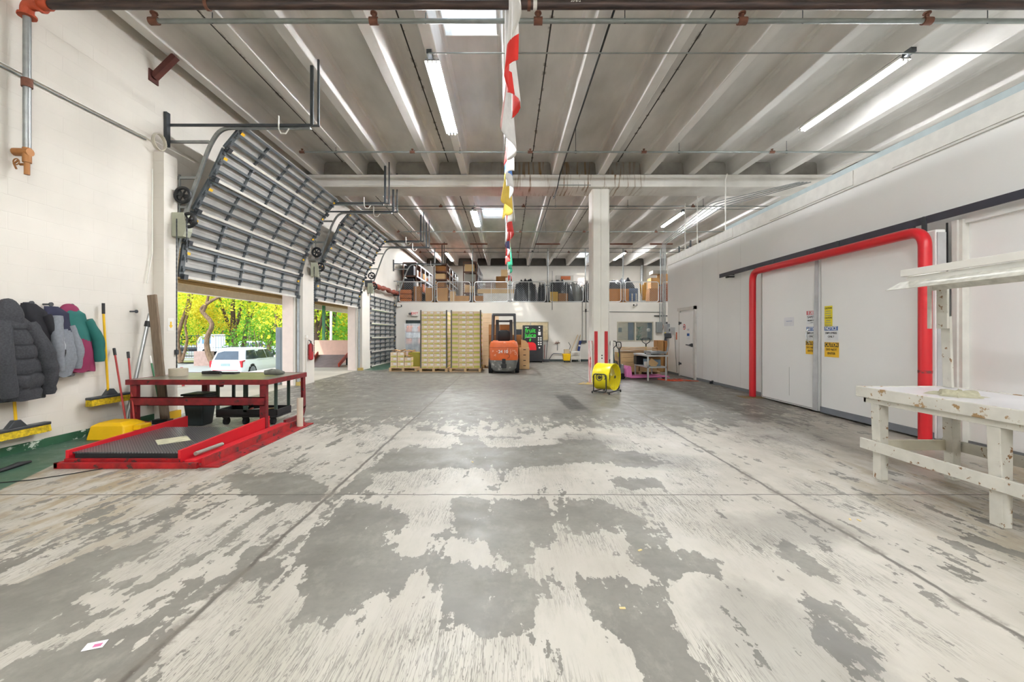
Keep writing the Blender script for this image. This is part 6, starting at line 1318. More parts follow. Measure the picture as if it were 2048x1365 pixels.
for i, (a, b_) in enumerate(((860, 895), (940, 975), (1070, 1120), (1220, 1265), (1300, 1345))):
    g = MB(); g.box(wx(a, 20.9), wx(b_, 20.9), 20.86, 20.92, 5.86, 5.925); tag(g.build('rust_brace', M_rust), 'rusty flat bar under the ribs above the mezzanine rail, '+['leftmost', 'second from left', 'just right of the flags', 'right of the column', 'rightmost'][i], 'brace')
mx_ = [M_card, M_card2, M_card3, mat('black tote', '#25272b', .6), mat('grey carton', '#97928a', .8), mat('rust carton', '#8a4a28', .8), mat('white carton', '#d8d5cd', .7)]
CN = ['tan carton', 'brown carton', 'pale carton', 'black tote', 'grey carton', 'rust brown carton', 'white carton']
M_shf = mat('shelf beam', '#c9cdd2', .4, .3); M_up = mat('rack upright', '#5a3c2e', .6)
def rack(name, x0, x1, y0, y1, ht, lv, lab, short, seed, scheme):
    r = thing('storage_rack', lab, 'rack', ((x0+x1)/2, (y0+y1)/2, ZM)); rng = random.Random(seed)
    ny_ = 4
    for j in range(ny_+1):
        y = y0+(y1-y0-.05)*j/ny_
        for x in (x0, x1-.05): g = MB(); g.box(x, x+.05, y, y+.05, ZM, ZM+ht); g.build('upright', M_up if j in (0, ) else M_shf, r)
    zl = [ht*(q+.06)/lv for q in range(lv)]+[ht]
    for q, z in enumerate(zl): g = MB(); g.box(x0+.05, x1-.05, y0+.01, y1-.01, ZM+z-.03, ZM+z); g.box(x0+.04, x1-.04, y0-.006, y0+.01, ZM+z-.07, ZM+z+.01); g.build('shelf', M_up, r); g = MB(); g.box(x1-.008, x1+.006, y0+.05, y1-.05, ZM+z-.07, ZM+z+.01); g.build('side_beam', M_shf, r)
    for q in range(lv):
        hgt = zl[q+1]-zl[q]-.1; y = y0+.06; k = 0
        while y < y1-.5:
            d = .3+rng.random()*.35
            kk = rng.choice(scheme); hb = hgt*(.55+.4*rng.random()) if k else hgt*.93
            if rng.random() < .85 or k == 0:
                g = MB(); g.box(x0+.08, x1-.08-.1*rng.random(), y, y+d-.03, ZM+zl[q]+.001, ZM+zl[q]+hb)
                tag(g.build('storage_box', mx_[kk], bevel=.004), '%s, %s shelf, %s, %s' % (CN[kk], ['bottom', 'second', 'third', 'fourth', 'fifth'][q], short, 'rail end' if k == 0 else '%s behind rail end' % ['', 'first', 'second', 'third', 'fourth', 'fifth', 'sixth', 'seventh', 'eighth', 'ninth', 'tenth', 'eleventh', 'twelfth', 'thirteenth', 'fourteenth', 'fifteenth', 'sixteenth', 'seventeenth'][k]), 'box', 'goods on the '+short)
            y += d; k += 1
rack('a', wx(805, 22.2), wx(833, 22.2), 22.2, 27.2, 2.2, 3, 'long storage rack on the mezzanine against the left wall', 'rack by the left wall', 1, [3, 3, 3, 1, 4, 5])
rack('b', wx(867, 22.2), wx(894, 22.2), 22.2, 27.2, 2.15, 5, 'long storage rack on the mezzanine packed with wooden boards, second from the left', 'second rack', 2, [1, 5, 2, 6])
rack('c', wx(926, 22.2), wx(954, 22.2), 22.2, 27.2, 2.25, 4, 'long storage rack on the mezzanine left of the flags', 'third rack', 3, [1, 3, 4, 2])
def mbox(nm, pxa, pxb, pya, pyb, Y, d, m, lab, cat='box'):
    g = MB(); zb = ZM if pyb >= 592 else wz(pyb, Y)+.001; g.box(wx(pxa, Y), wx(pxb, Y), Y, Y+d, zb, wz(pya, Y)); return tag(g.build(nm, m, bevel=.006), lab, cat)
for k in range(3): mbox('rolled_bundle', 799, 824-2*k, 573+0, 600, 21.6, .4, mx_[5], '', '') if False else None
for k in range(3):
    z = ZM+.23*k; g = MB(); g.box(wx(799, 21.6), wx(823, 21.6), 21.5, 21.9, z, z+.22); tag(g.build('orange_bundle', mat('rust orange bundle', '#b5672e', .6, noise=.3, nscale=4), bevel=.05), 'orange brown bundle at the far left of the mezzanine edge, '+['bottom', 'middle', 'top'][k]+' of three', 'bundle')
mbox('cardboard_box', 827, 841, 573, 600, 21.6, .4, mx_[1], 'brown carton on the mezzanine beside the orange bundles')
mbox('cardboard_box', 851, 867, 576, 600, 21.6, .4, mx_[0], 'square tan carton on the mezzanine left of the first rail post')
mbox('cardboard_box', 874, 895, 576, 600, 21.6, .4, mx_[0], 'tall tan carton on the mezzanine right of the first rail post')
mbox('cardboard_box', 900, 910, 583, 600, 21.6, .3, mx_[2], 'small pale carton on the mezzanine between the second and third racks')
mbox('cardboard_box', 910, 938, 592, 600, 21.55, .3, mx_[0], 'long low tan carton lying behind the third rail panel')
mbox('cardboard_box', 946, 966, 592, 600, 21.55, .3, mx_[1], 'low brown carton left of the white crate on the mezzanine')
mbox('white_crate', 966, 1028, 587, 600, 21.8, .4, mx_[6], 'long white flat crate on the mezzanine behind the flags')
mbox('flat_carton', 955, 1028, 578.5, 587, 21.8, .4, mx_[2], 'long flat tan carton lying on the white crate')
mbox('white_strip', 962, 1054, 577, 578.4, 21.85, .1, mx_[6], 'thin white board lying on the flat tan carton')
for nm, pa, pb, ya, yb, m, l_ in (('cardboard_box', 992, 1011, 553, 565, mx_[1], 'upper brown carton of the pile by the rear mezzanine wall'), ('cardboard_box', 991, 1014, 565, 600, mx_[0], 'lower tan carton of the pile by the rear mezzanine wall'), ('cardboard_box', 971, 989, 563, 600, mat('pink beige carton', '#b8a79d', .8), 'pinkish carton left of the tan pile by the rear mezzanine wall'), ('cardboard_box', 1002, 1015, 539.5, 553, mx_[2], 'pale open carton on top of the pile by the rear mezzanine wall')): mbox(nm, pa, pb, ya, yb, 24.5, .6, m, l_)
def mound(pxa, pxb, pyt, Y, d, m, lab, seed, nm='tarpaulin', cat='tarpaulin'):
    rng = np.random.RandomState(seed); xa, xb = wx(pxa, Y), wx(pxb, Y); h_ = wz(pyt, Y)-ZM; g = MB()
    def f(u, v):
        t = u*2-1; e = max(0, 1-abs(t)**7); b = min(1, 6*v)*min(1, 5*(1-v)); z = h_*e*(.35+.65*b)*(1+.10*math.sin(u*9+v*5+seed)+.06*math.sin(u*23-v*9+seed)+.04*math.sin(u*41+v*17))
        if v == 0 or v == 1 or u in (0, 1): z = 0
        return (xa+(xb-xa)*u, Y+d*v+.03*math.sin(u*19+seed), ZM+.002+z)
    g.grid(f, 40, 14); return tag(g.build(nm, m, smooth=True), lab, cat)
M_tarp = mat('black tarpaulin', '#2a2c32', .4, noise=.3, nscale=4)
mound(1027, 1078, 563, 21.7, 1.2, M_tarp, 'black tarpaulin heap on the mezzanine just right of the flags', 1)
mound(1076, 1094, 570, 21.9, 1.0, M_tarp, 'small black tarpaulin heap between the two large ones', 5)
mound(1095, 1150, 564, 22.1, 1.4, M_tarp, 'large black tarpaulin heap in the middle of the mezzanine', 2)
mound(1135, 1172, 569, 22.6, 1.2, mat('grey sheet', '#8f8f8c', .8, noise=.2, nscale=3), 'grey cloth cover left of the column on the mezzanine', 3, 'dust_sheet', 'cloth')
mound(1172, 1187, 567, 21.9, 1.0, M_tarp, 'black heap right behind the column on the mezzanine', 4)
mound(1216, 1276, 562, 22.6, 1.2, M_tarp, 'long black tarpaulin heap right of the column on the mezzanine', 6)
mbox('yellow_bag', 1100, 1116, 584, 600, 21.6, .3, mat('ochre bag', '#c29a3e', .8), 'ochre yellow bag on the mezzanine in front of the large black heap', 'bag')
mbox('brown_bundle', 1117, 1136, 587, 600, 21.6, .3, mx_[1], 'brown wrapped bundle beside the ochre bag on the mezzanine', 'bundle')
fb_ = mbox('framed_board', 1112, 1147, 551, 600, 27.0, .2, mx_[4], 'grey framed board leaning on the rear mezzanine wall', 'board')
g = MB(); g.box(wx(1122, 26.95), wx(1141, 26.95), 26.95, 26.99, wz(560, 27), wz(553, 27)); g.build('red_panel', mx_[5], fb_)
g = MB(); x, z = wx(1163, 27.8), wz(563, 27.8); g.box(x-.22, x+.22, 27.9, 27.99, z-.2, z+.2); o = tag(g.build('wall_light', mat('lit pink panel', '#ffe9e4', .5, emit=2.2), bevel=.08), 'small glowing square light on the rear mezzanine wall left of the column', 'light')
mbox('orange_case', 1219, 1258, 578, 596, 21.7, .5, mat('orange tan case', '#bd7a30', .6), 'wide orange tan case on the mezzanine right of the column', 'case')
mbox('blue_crate', 1258, 1276, 577, 593, 21.7, .4, mat('blue grey crate', '#4a5a72', .5), 'blue grey bottle crate on the mezzanine right of the orange tan case', 'crate')
for k in range(4): x = wx(1260+4*k, 21.62); g = MB(); g.cyl((x, 21.6, ZM+.01), (x, 21.6, ZM+.5), .03, n=8); tag(g.build('bottle', M_white if k % 2 else mat('blue bottle', '#5a78a8', .4)), ['blue', 'white', 'blue', 'white'][k]+' bottle in front of the blue grey crate, '+['leftmost', 'second', 'third', 'rightmost'][k], 'bottle', 'bottles on the mezzanine')
g = MB(); xa, xb = wx(1279, 21.5), wx(1293, 21.5)
g.grid(lambda u, v: (xa+(xb-xa)*(u*(.6+.4*v)+.3*(1-v)), 21.5+.05*math.sin(u*14+v*4), ZM+.15+.85*v*(1-.1*math.sin(u*5))), 14, 8); tag(g.build('yellow_coat', mat('yellow oilcloth', '#dca33a', .6, noise=.2), smooth=True, solid=.01), 'yellow raincoat draped over the rail right of the bottle crate', 'raincoat')
for i, (pa, pb, ya, yb, kk) in enumerate(((1299, 1317, 577, 600, 1), (1302, 1320, 556, 577, 0), (1318, 1336, 568, 600, 5), (1322, 1338, 548, 568, 0), (1306, 1334, 541, 556-8, 4))):
    mbox('cardboard_box', pa, pb, ya, yb, 22.4, .6, mx_[kk], ['brown carton at the bottom left of the heap near the cold room corner', 'tan carton on the brown one near the cold room corner', 'rust brown carton at the bottom right of the heap near the cold room corner', 'tan carton on the rust brown one near the cold room corner', 'grey flat bundle on top of the carton heap near the cold room corner'][i])
pipe('rear_post', [(wx(1284, 27.5), 27.5, ZM), (wx(1284, 27.5), 27.5, 5.9)], .09, M_steel, 'grey steel post in front of the rear wall on the mezzanine')
# ---------------------------------------------------------------- outside: dock platform, awning, yard, car, trees
M_plat = mat('pale concrete', '#c8c0b0', .8, noise=.15, nscale=1)  # one even pale tone for platform and thresholds
XO = XW-.32
struct('floor_platform', MB().box(-9.6, XO, 4, 30, -1.2, -.004), M_plat)
sl = MB()
for a, b in DOORS: sl.box(XO-.0, XW, a, b, -.3, -.003)
struct('floor_threshold', sl, M_plat)
g = MB(); g.add([(-9.6, 4, -1.2), (-9.6, 33, -1.2), (-90, 33, -1.2), (-60, 4, -1.2)], [(0, 1, 2, 3)]); g.add([(-6, 30, -1.2), (-9.6, 33, -1.2), (-90, 33, -1.2), (-90, 37, -.9), (10, 37, -.9), (10, 30, -1.2)], [(0, 1, 2, 3, 4, 5)]); g.add([(10, 37, -.9), (-90, 37, -.9), (-200, 160, -.9), (30, 160, -.9)], [(0, 1, 2, 3)])
struct('ground_yard', g, mat('pale asphalt', '#9b9892', .9, noise=.2, nscale=.4))
g = MB(); g.add([(-70, 34.6, -.98), (-12, 34.6, -.98), (-12, 38.5, -.88), (-70, 38.5, -.88)], [(0, 1, 2, 3)]); tag(g.build('leaf_litter', mat('leaf litter', '#8a7b4a', .95, noise=.5, nscale=6, c2='#5b6a2f')), 'strip of fallen leaves and grass under the trees beyond the car', 'leaf litter', kind='stuff')
g = MB(); g.box(-9.5, XO, 3, 26, 3.12, 3.18); g.add([(XO, 3, 3.12), (-9.5, 3, 2.86), (-9.5, 26, 2.86), (XO, 26, 3.12)], [(0, 1, 2, 3)]); struct('trim_20', g, mat('awning sheet', '#dcc9a2', .7, noise=.2, nscale=3))
g = MB(); y = 3
while y < 26: g.add([(XO, y, 3.10), (-9.3, y, 2.84), (-9.3, y+.05, 2.84), (XO, y+.05, 3.10)], [(0, 1, 2, 3)]); y += .16
g.box(-9.0, -8.9, 3, 26, 2.78, 2.86)
struct('trim_21', g, mat('awning rib', '#b79a6a', .7), solid=.03)
g = MB(); g.box(-9.62, -9.42, 3, 26, 2.62, 3.0); struct('trim_22', g, mat('awning fascia', '#f6ead6', .6, noise=.1))
M_grn = mat('green post', '#3f7d45', .5, noise=.15)
for i, (x, y) in enumerate(((-9.1, 11.35), (-9.15, 20.8))):
    r = thing('awning_post', 'green steel post holding the awning, '+['at the left edge of the nearest door opening', 'seen through the middle door'][i], 'post', (x, y, 0)); g = MB(); g.box(x-.06, x+.06, y-.06, y+.06, .015, 2.85); g.build('post', M_grn, r); g = MB(); g.box(x-.12, x+.12, y-.12, y+.12, 0, .015); g.build('base_plate', M_grn, r)
g = MB(); g.box(-9.5, -9.22, 11.35, 11.65, 0, 1.0); tag(g.build('pink_plinth', mat('salmon render', '#e0a983', .8, noise=.1)), 'salmon coloured low pillar just outside the nearest door, at its left edge', 'pillar')
r = thing('fire_hydrant', 'pinkish red cylinder standing beside the salmon pillar outside', 'hydrant', (-8.6, 11.2, 0)); g = MB(); g.cyl((wx(363, 11.2), 11.2, 0), (wx(363, 11.2), 11.2, .42), .07, n=14); g.cyl((wx(363, 11.2), 11.2, .42), (wx(363, 11.2), 11.2, .5), .07, .03, n=14); g.build('body', mat('faded red', '#d7505a', .5), r, smooth=True)
x = wx(354, 11.0); g = MB(); g.cyl((x, 11, 0), (x, 11, .38), .1, n=14); g.cyl((x, 11, .38), (x, 11, .5), .09, .04, n=14); tag(g.build('pale_jug', M_white, smooth=True), 'pale rounded jug standing outside left of the red cylinder', 'jug')
r = thing('wall_cabinet', 'tall grey electrical cabinet on the pale pink wall end right of the parked car', 'cabinet', (-6.4, 11.5, .35))
g = MB(); xa, xb = wx(555, 11.5), wx(566, 11.5); g.box(xa, XO+.001, 11.4, 11.75, .35, wz(655, 11.5)); g.box(XO-.3, XO-.2, 11.5, 11.6, 0, .35); g.build('case', mat('cabinet grey', '#8f9a9f', .5), r, bevel=.01)
g = MB(); g.box(xa+.04, xb-.01, 11.39, 11.4, .4, wz(659, 11.5)); g.build('door', mat('cabinet grey2', '#86929a', .5), r)
# pale wall ends of the openings
g = MB()
for a, b in DOORS[:2]: g.box(XO-.03, XW-.06, b-.012, b+.3, 0, 2.99)
struct('trim_23', g, mat('pale pink render', '#ecdcd2', .7, noise=.06))
# extinguisher and outlet on the pilaster
x = XW+.17+.07; y = 11.34
r = thing('fire_extinguisher', 'red fire extinguisher hanging on the pillar between the raised doors', 'fire extinguisher', (x, 11.7, .65)); g = MB(); g.tube([(x, 11.7, .66), (x, 11.7, .69), (x, 11.7, 1.08), (x, 11.7, 1.13)], [.03, .065, .065, .03], 16); g.build('cylinder', mat('extinguisher red', '#a92a2e', .4), r, smooth=True)
g = MB(); g.cyl((x, 11.7, 1.13), (x, 11.7, 1.19), .02, n=8); g.bar((x, 11.7, 1.19), (x, 11.58, 1.22), .02, .02); g.tube([(x, 11.7, 1.16), (x+.06, 11.66, 1.1), (x+.07, 11.66, .9)], .01, 6); g.box(x-.08, x-.06, 11.68, 11.72, .8, 1.1); g.build('valve', M_black, r)
g = MB(); g.box(XW+.17, XW+.21, 11.5, 11.6, 1.28, 1.36); g.cyl((XW+.19, 11.55, 1.28), (XW+.19, 11.55, .3), .012, n=6); tag(g.build('outlet_box', M_white), 'small white outlet box with conduit on the pillar between the raised doors', 'outlet')
for i, yy in enumerate((11.36, 16.0)):
    for z in (0,): g = MB(); g.box(XW+.05, XW+.22, yy-.12, yy+.02, 0, .1); tag(g.build('track_guard', mat('ochre foot', '#b9a05a', .6)), 'small ochre block at the foot of the door track, '+['by the nearest door', 'by the middle door'][i], 'block')
# dock ramp and wall outside door 2
r = thing('yard_ramp', 'red steel ramp with a grey tread outside the middle door', 'ramp', (-7.7, 18, 0))
a0, a1, b0, b1 = wx(617, 17.4), wx(677, 17.4), wx(636, 18.9), wx(698, 18.9); z1 = .45
g = MB(); g.add([(a0, 17.4, .02), (a1, 17.4, .02), (b1, 18.9, z1), (b0, 18.9, z1)], [(0, 1, 2, 3)]); g.build('tread', mat('ramp tread', '#8d7a76', .6, noise=.25, nscale=4), r, solid=.03)
for p, q in (((a0, 17.4, .08), (b0, 18.9, z1+.07)), ((a1, 17.4, .08), (b1, 18.9, z1+.07))): g = MB(); g.bar(p, q, .04, .16); g.build('side_curb', mat('ramp red', '#c3452f', .5, noise=.15), r)
g = MB(); g.box(b0, b0+.06, 18.7, 18.76, 0, .4); g.box(b1-.06, b1, 18.7, 18.76, 0, .4); g.build('support', M_dsteel, r)
g = MB(); g.box(-9.4, wx(703, 20.4), 20.1, 20.5, 0, wz(681, 20.2)); struct('wall_outer', g, mat('pink low wall', '#e3b8a2', .8, noise=.08))
g = MB(); g.box(-6.9, -6.5, 18.6, 19.2, .0, .2); tag(g.build('dock_bumper', M_dsteel), 'dark block on the platform beside the red ramp', 'block')
# ---- vehicles
def car(lab, cx_, cy_, gz, rz, body, scale=1.0, plate=True):
    r = thing('parked_car', lab, 'car', (0, 0, 0)); L, Wd, Hh = 5.05, 1.96, 1.76
    def sec(y, wlo, whi, z0, z1, n_=3):
        w0 = wlo/2; return [(-w0*.94, y, z0), (w0*.94, y, z0), (w0, y, z0+.18), (w0, y, (z0+z1)/2), (whi/2, y, z1-.05), (whi/2*.93, y, z1), (-whi/2*.93, y, z1), (-whi/2, y, z1-.05), (-w0, y, (z0+z1)/2), (-w0, y, z0+.18)]
    g = MB(); g.loft([sec(0, 1.72, 1.6, .40, .98), sec(.06, 1.84, 1.72, .30, 1.04), sec(.3, 1.94, 1.84, .26, 1.08), sec(1.2, 1.96, 1.88, .25, 1.07), sec(3.3, 1.96, 1.88, .25, 1.03), sec(3.9, 1.95, 1.8, .26, .98), sec(4.6, 1.88, 1.62, .28, .90), sec(4.95, 1.7, 1.4, .32, .78), sec(5.05, 1.5, 1.2, .40, .68)]); g.build('body', body, r, smooth=True)
    def cab(y, w0, w1, z1): return [(-w0/2, y[0], 1.0), (w0/2, y[0], 1.0), (w1/2, y[1], z1-.04), (w1/2*.9, y[1], z1), (-w1/2*.9, y[1], z1), (-w1/2, y[1], z1-.04)]
    rows = [((.06, .30), 1.66, 1.34, 1.64), ((.12, .62), 1.78, 1.42, 1.74), ((1.9, 1.7), 1.82, 1.46, 1.76), ((2.9, 2.5), 1.82, 1.44, 1.72), ((3.85, 2.95), 1.6, 1.36, 1.62)]
    g = MB(); g.loft([cab(*q) for q in rows]); g.build('cabin', body, r, smooth=True)
    M_cg = mat('car glass', '#38434c', .08, noise=.3, nscale=2, spec=.8)
    g = MB(); g.add([(-.72, .085, 1.06), (.72, .085, 1.06), (.60, .29, 1.56), (-.60, .29, 1.56)], [(0, 1, 2, 3)]); g.build('rear_window', M_cg, r, solid=.015)
    for s in (-1, 1):
        for y0, y1, y2, y3 in ((.45, 1.55, 1.50, .70), (1.62, 2.55, 2.45, 1.57), (2.62, 3.62, 2.90, 2.52)):
            g = MB(); g.add([(s*.915, y0, 1.08), (s*.915, y1, 1.07), (s*.755, y2, 1.60), (s*.755, y3, 1.60)], [(0, 1, 2, 3)]); g.build('side_window', M_cg, r, solid=.02)
        g = MB(); g.prism([(.02, .62), (.02, 1.0), (.35, 1.04), (.30, .96), (.13, .93), (.10, .62)], 'x', s*.80, s*.965); g.build('tail_light', mat('tail light red', '#c3262e', .2), r, bevel=.008)
        g = MB(); g.box(s*.95, s*.955, 1.5, 3.6, .98, .995); g.build('chrome_strip', mat('chrome', '#c4c6c8'), r)
        g = MB(); g.tube([(s*.5, .6, 1.79), (s*.52, 1.5, 1.81), (s*.5, 2.5, 1.78)], .015, 6); g.build('roof_rail', M_dsteel, r)
        for yy in (1.02, 4.05):
            g = MB(); g.cyl((s*.76, yy, .38), (s*.975, yy, .38), .40, n=32); g.build('wheel_arch', M_black, r, smooth=True)
            g = MB(); g.cyl((s*.78, yy, .36), (s*.985, yy, .36), .355, n=32); o = g.build('tire', M_rub, r, smooth=True)
            g = MB(); g.cyl((s*.984, yy, .36), (s*.988, yy, .36), .27, n=24)
            for k in range(6): a = k*PI/3; g.bar((s*.992, yy, .36), (s*.992, yy+.25*math.cos(a), .36+.25*math.sin(a)), .05, .02, up=(1, 0, 0))
            g.build('hub', mat('alloy', '#9a9da0', .3, .7), o)
        g = MB(); g.box(s*.95, s*1.1, 3.25, 3.4, 1.03, 1.16); g.build('side_mirror', body, r, bevel=.03)
    g = MB(); g.box(-.28, .28, -.02, .02, .70, .86); o = g.build('licence_plate', mat('plate', '#8fa2a0', .5), r)
    g = MB(); g.box(-.75, .75, -.03, .1, .44, .47); g.build('bumper_strip', mat('bumper red', '#b9555a', .5), r)
    g = MB(); g.box(-.8, .8, .02, .2, .26, .40); g.build('rear_bumper', mat('dark bumper', '#8a8f94', .5), r, bevel=.01)
    g = MB(); g.box(-.55, .55, .30, .42, 1.66, 1.71); g.build('spoiler', body, r, bevel=.02)
    g = MB(); g.box(-.62, .62, .01, .07, .98, 1.0); g.build('trim_line', M_steel, r)
    r.location = (cx_, cy_, gz); r.rotation_euler = (0, 0, rz); r.scale = (scale,)*3; return r
M_cw = mat('car white', '#eef1f5', .2, noise=.02)
car('white SUV with red tail lights parked outside the nearest door', -16.55, 24.5, -1.2, R(-1), M_cw)
car('small silver car parked beyond the fence behind the white SUV', wx(452, 44), 46, -.9, R(-75), mat('car silver', '#c9cdd0', .25), .85)
r = thing('flatbed_truck', 'white cab truck parked beyond the fence left of the white SUV', 'truck', (0, 0, 0))
g = MB(); g.prism([(0, .5), (0, 1.6), (.35, 2.2), (1.7, 2.25), (1.75, .5)], 'y', -1.0, 1.0); g.build('cab', M_cw, r, bevel=.06)
g = MB(); g.prism([(.12, 1.25), (.42, 2.05), (.48, 2.05), (.2, 1.25)], 'y', -1.02, 1.02); g.box(.5, 1.3, -1.02, 1.02, 1.3, 2.0); g.build('window', mat('truck glass', '#6b9cc0', .1), r)
g = MB(); g.box(-4.2, -.0, -1.0, 1.0, .75, .9); g.box(-4.2, -.1, -.35, .35, .5, .75); g.build('flatbed', M_dsteel, r)
for x in (.9, -3.2):
    for s in (-1, 1): g = MB(); g.cyl((x, s*.8, .42), (x, s*1.03, .42), .42, n=20); o = g.build('wheel', M_rub, r, smooth=True); g = MB(); g.cyl((x, s*1.03, .42), (x, s*1.04, .42), .2, n=14); g.build('rim', M_white, o)
r.location = (wx(405, 43), 43, -.9); r.rotation_euler = (0, 0, R(8))
g = MB(); g.box(wx(389, 33.5), wx(420, 33.5), 33.4, 34.0, -1.2, wz(703, 33.5)); tag(g.build('stone_block', mat('pink stone', '#a98f84', .9, noise=.2), bevel=.03), 'pinkish stone block beside the crooked tree left of the white SUV', 'stone')
r = thing('yard_fence', 'black chain link fence running behind the trees and the white SUV', 'fence', (-25, 39, -.9))
ztop = wz(672, 39)
for k in range(20): x = -37+k*2.2; g = MB(); g.cyl((x, 39, -.9), (x, 39, ztop), .035, n=6); g.build('post', M_black, r)
g = MB(); g.cyl((-37, 39, ztop), (5, 39, ztop), .03, n=6); g.cyl((-37, 39, .1), (5, 39, .1), .015, n=6); g.build('rail', M_black, r)
g = MB()
for k in range(170): g.box(-37+k*.25, -37+k*.25+.012, 38.99, 39.01, -.85, ztop)
g.build('mesh', M_black, r)
# ---- trees
LF = {n_: mat('leaf '+n_, h, .6, noise=.25, nscale=.8, c2=c2) for n_, h, c2 in (('yellow', '#eee24a', '#c4cc34'), ('lime', '#bdd83a', '#8fb52c'), ('green', '#7fb63a', '#4f8c2c'), ('gold', '#e9d53a', '#c8b22c'))}
for m in LF.values():
    n = m.node_tree.nodes; l = m.node_tree.links; b = n['Principled BSDF']; tr = n.new('ShaderNodeBsdfTranslucent'); ms = n.new('ShaderNodeMixShader'); ms.inputs[0].default_value = .5
    l.new(b.inputs['Base Color'].links[0].from_socket, tr.inputs[0]); l.new(b.outputs[0], ms.inputs[1]); l.new(tr.outputs[0], ms.inputs[2]); l.new(ms.outputs[0], n['Material Output'].inputs[0])
M_bark = mat('bark', '#8a7058', .95, noise=.4, nscale=5, c2='#5a4636', stretch=(3, 3, .6)); M_bark2 = mat('dark bark', '#5f4c40', .95, noise=.4, nscale=5, stretch=(3, 3, .6))
def leafmesh(seed, n_, sz, spread=1.0):
    rng = np.random.RandomState(seed); k = 14; cen = rng.normal(0, 1, (k, 3))*[1.5*spread, 1.3*spread, 1.1]+[0, 0, .3]
    P_ = cen[rng.randint(0, k, n_)]+rng.normal(0, .62, (n_, 3)); V = []; Fc = []
    for i in range(n_):
        a = rng.normal(0, 1, 3); a /= np.linalg.norm(a); b = np.cross(a, rng.normal(0, 1, 3)); b /= np.linalg.norm(b); s = sz*(.6+.8*rng.rand())
        V += [P_[i]-a*s, P_[i]+b*s*.45, P_[i]+a*s, P_[i]-b*s*.45]; Fc.append((4*i, 4*i+1, 4*i+2, 4*i+3))
    me = bpy.data.meshes.new('foliage'); me.from_pydata([tuple(v) for v in V], [], Fc); me.materials.append(LF['lime']); return me
LM = [leafmesh(s, 1250, .15) for s in (1, 2, 3)]; LMB = [leafmesh(s, 3000, .30, 1.8) for s in (7, 8)]
def tree(lab, px, Y, gz, trunk, r_, crowns, bark=M_bark, nm='tree'):
    """trunk: list of polylines of (dx, dy, z above ground); crowns: (dx, dy, z, scale, colour)"""
    x = wx(px, Y); r = thing(nm, lab, 'tree', (x, Y, gz)); g = MB()
    for i, pl in enumerate(trunk):
        pts = [Vector((x+a, Y+b, gz+c)) for a, b, c in pl]; sm_ = []
        for k in range(len(pts)-1):
            for t in (0, .33, .66):
                p0, p1, p2, p3 = pts[max(k-1, 0)], pts[k], pts[k+1], pts[min(k+2, len(pts)-1)]
                sm_.append(.5*((2*p1)+(p2-p0)*t+(2*p0-5*p1+4*p2-p3)*t*t+(3*p1-p0-3*p2+p3)*t**3))
        sm_.append(pts[-1]); N = len(sm_); g.tube(sm_, [r_*(1 if i == 0 else .62)*(1.15-.7*k/N) for k in range(N)], 9)
    g.build('trunk', bark, r, smooth=True)
    for j, (a, b, c, s, cl_) in enumerate(crowns):
        me = (LM if s < 1.6 else LMB)[(j+int(px)) % (3 if s < 1.6 else 2)]
        o = bpy.data.objects.new('foliage', me); C.objects.link(o); o.parent = r; o.location = (a, b, c); o.scale = (s,)*3; o.rotation_euler = (0, 0, px+j)
        o.material_slots[0].link = 'OBJECT'; o.material_slots[0].material = LF[cl_]
    return r
GZ = -.95
def up_(*p): return list(p)
tree('forked tree with twisting stems at the left of the nearest door opening', 362, 34, GZ, [[(0, 0, 0), (-.3, 0, 1.8), (.1, 0, 3.4), (.6, 0, 5), (.7, 0, 7.5)], [(.1, 0, .2), (.5, 0, 1.8), (.35, 0, 3.2), (.9, 0, 5.2), (.8, 0, 7.5)]], .16, [(0, 0, 6.2, 1, 'yellow'), (-1.2, .5, 4.2, .8, 'lime'), (1.5, 1, 5.0, .8, 'yellow'), (1.0, 1.5, 3.6, .6, 'gold')])
tree('crooked bare tree bending over left of the white SUV', 419, 32.5, -1.15, [[(.4, 0, 0), (-.1, 0, 1.0), (-.2, 0, 2.2), (.2, 0, 3.3), (-.5, 0, 4.2), (-.55, 0, 4.6), (.3, 0, 5.2), (1.2, 0, 5.6)], [(-.5, 0, 4.3), (-.2, 0, 5.0), (.1, 0, 6.5)]], .19, [(.5, 1, 7.2, .7, 'lime'), (-1.2, 2, 4.4, .6, 'gold')])
tree('tall dark tree with spreading stems right behind the white SUV roof', 468, 36, GZ, [[(.3, 0, 0), (0, 0, 2), (-.1, 0, 4.5), (0, 0, 8)], [(.0, 0, 2), (-.8, 0, 4), (-1.6, 0, 6.5)], [(.0, 0, 2.6), (.6, 0, 4.5), (1.0, 0, 8)]], .24, [(0, 0, 8.0, 1.1, 'lime'), (-1.8, 2, 7.2, .7, 'green')], M_bark2)
tree('straight tree leaning slightly right, right of the tall dark tree', 487, 36.5, GZ, [[(-.1, 0, 0), (.1, 0, 2), (.4, 0, 4), (.8, 0, 8)], [(.4, 0, 3.2), (1.4, 0, 5.2), (2.3, 0, 7)]], .19, [(1.5, 0, 8, 1.0, 'lime'), (3.2, 1.5, 6.2, .8, 'yellow')], M_bark2)
tree('forked tree with yellow leaves at the right side of the nearest door opening', 546, 34, GZ, [[(-.4, 0, 0), (-.2, 0, 2.2), (.3, 0, 3.3), (0, 0, 5.5), (-.5, 0, 8)], [(.5, 0, 0), (.5, 0, 1.8), (.3, 0, 3.3)], [(.3, 0, 3.3), (1.2, 0, 4.2), (2, 0, 6)]], .17, [(0, 0, 6.4, 1.1, 'yellow'), (-1.6, 1, 5.0, .8, 'yellow'), (1.6, .5, 4.4, .7, 'gold'), (-.3, 2, 3.6, .6, 'lime')])
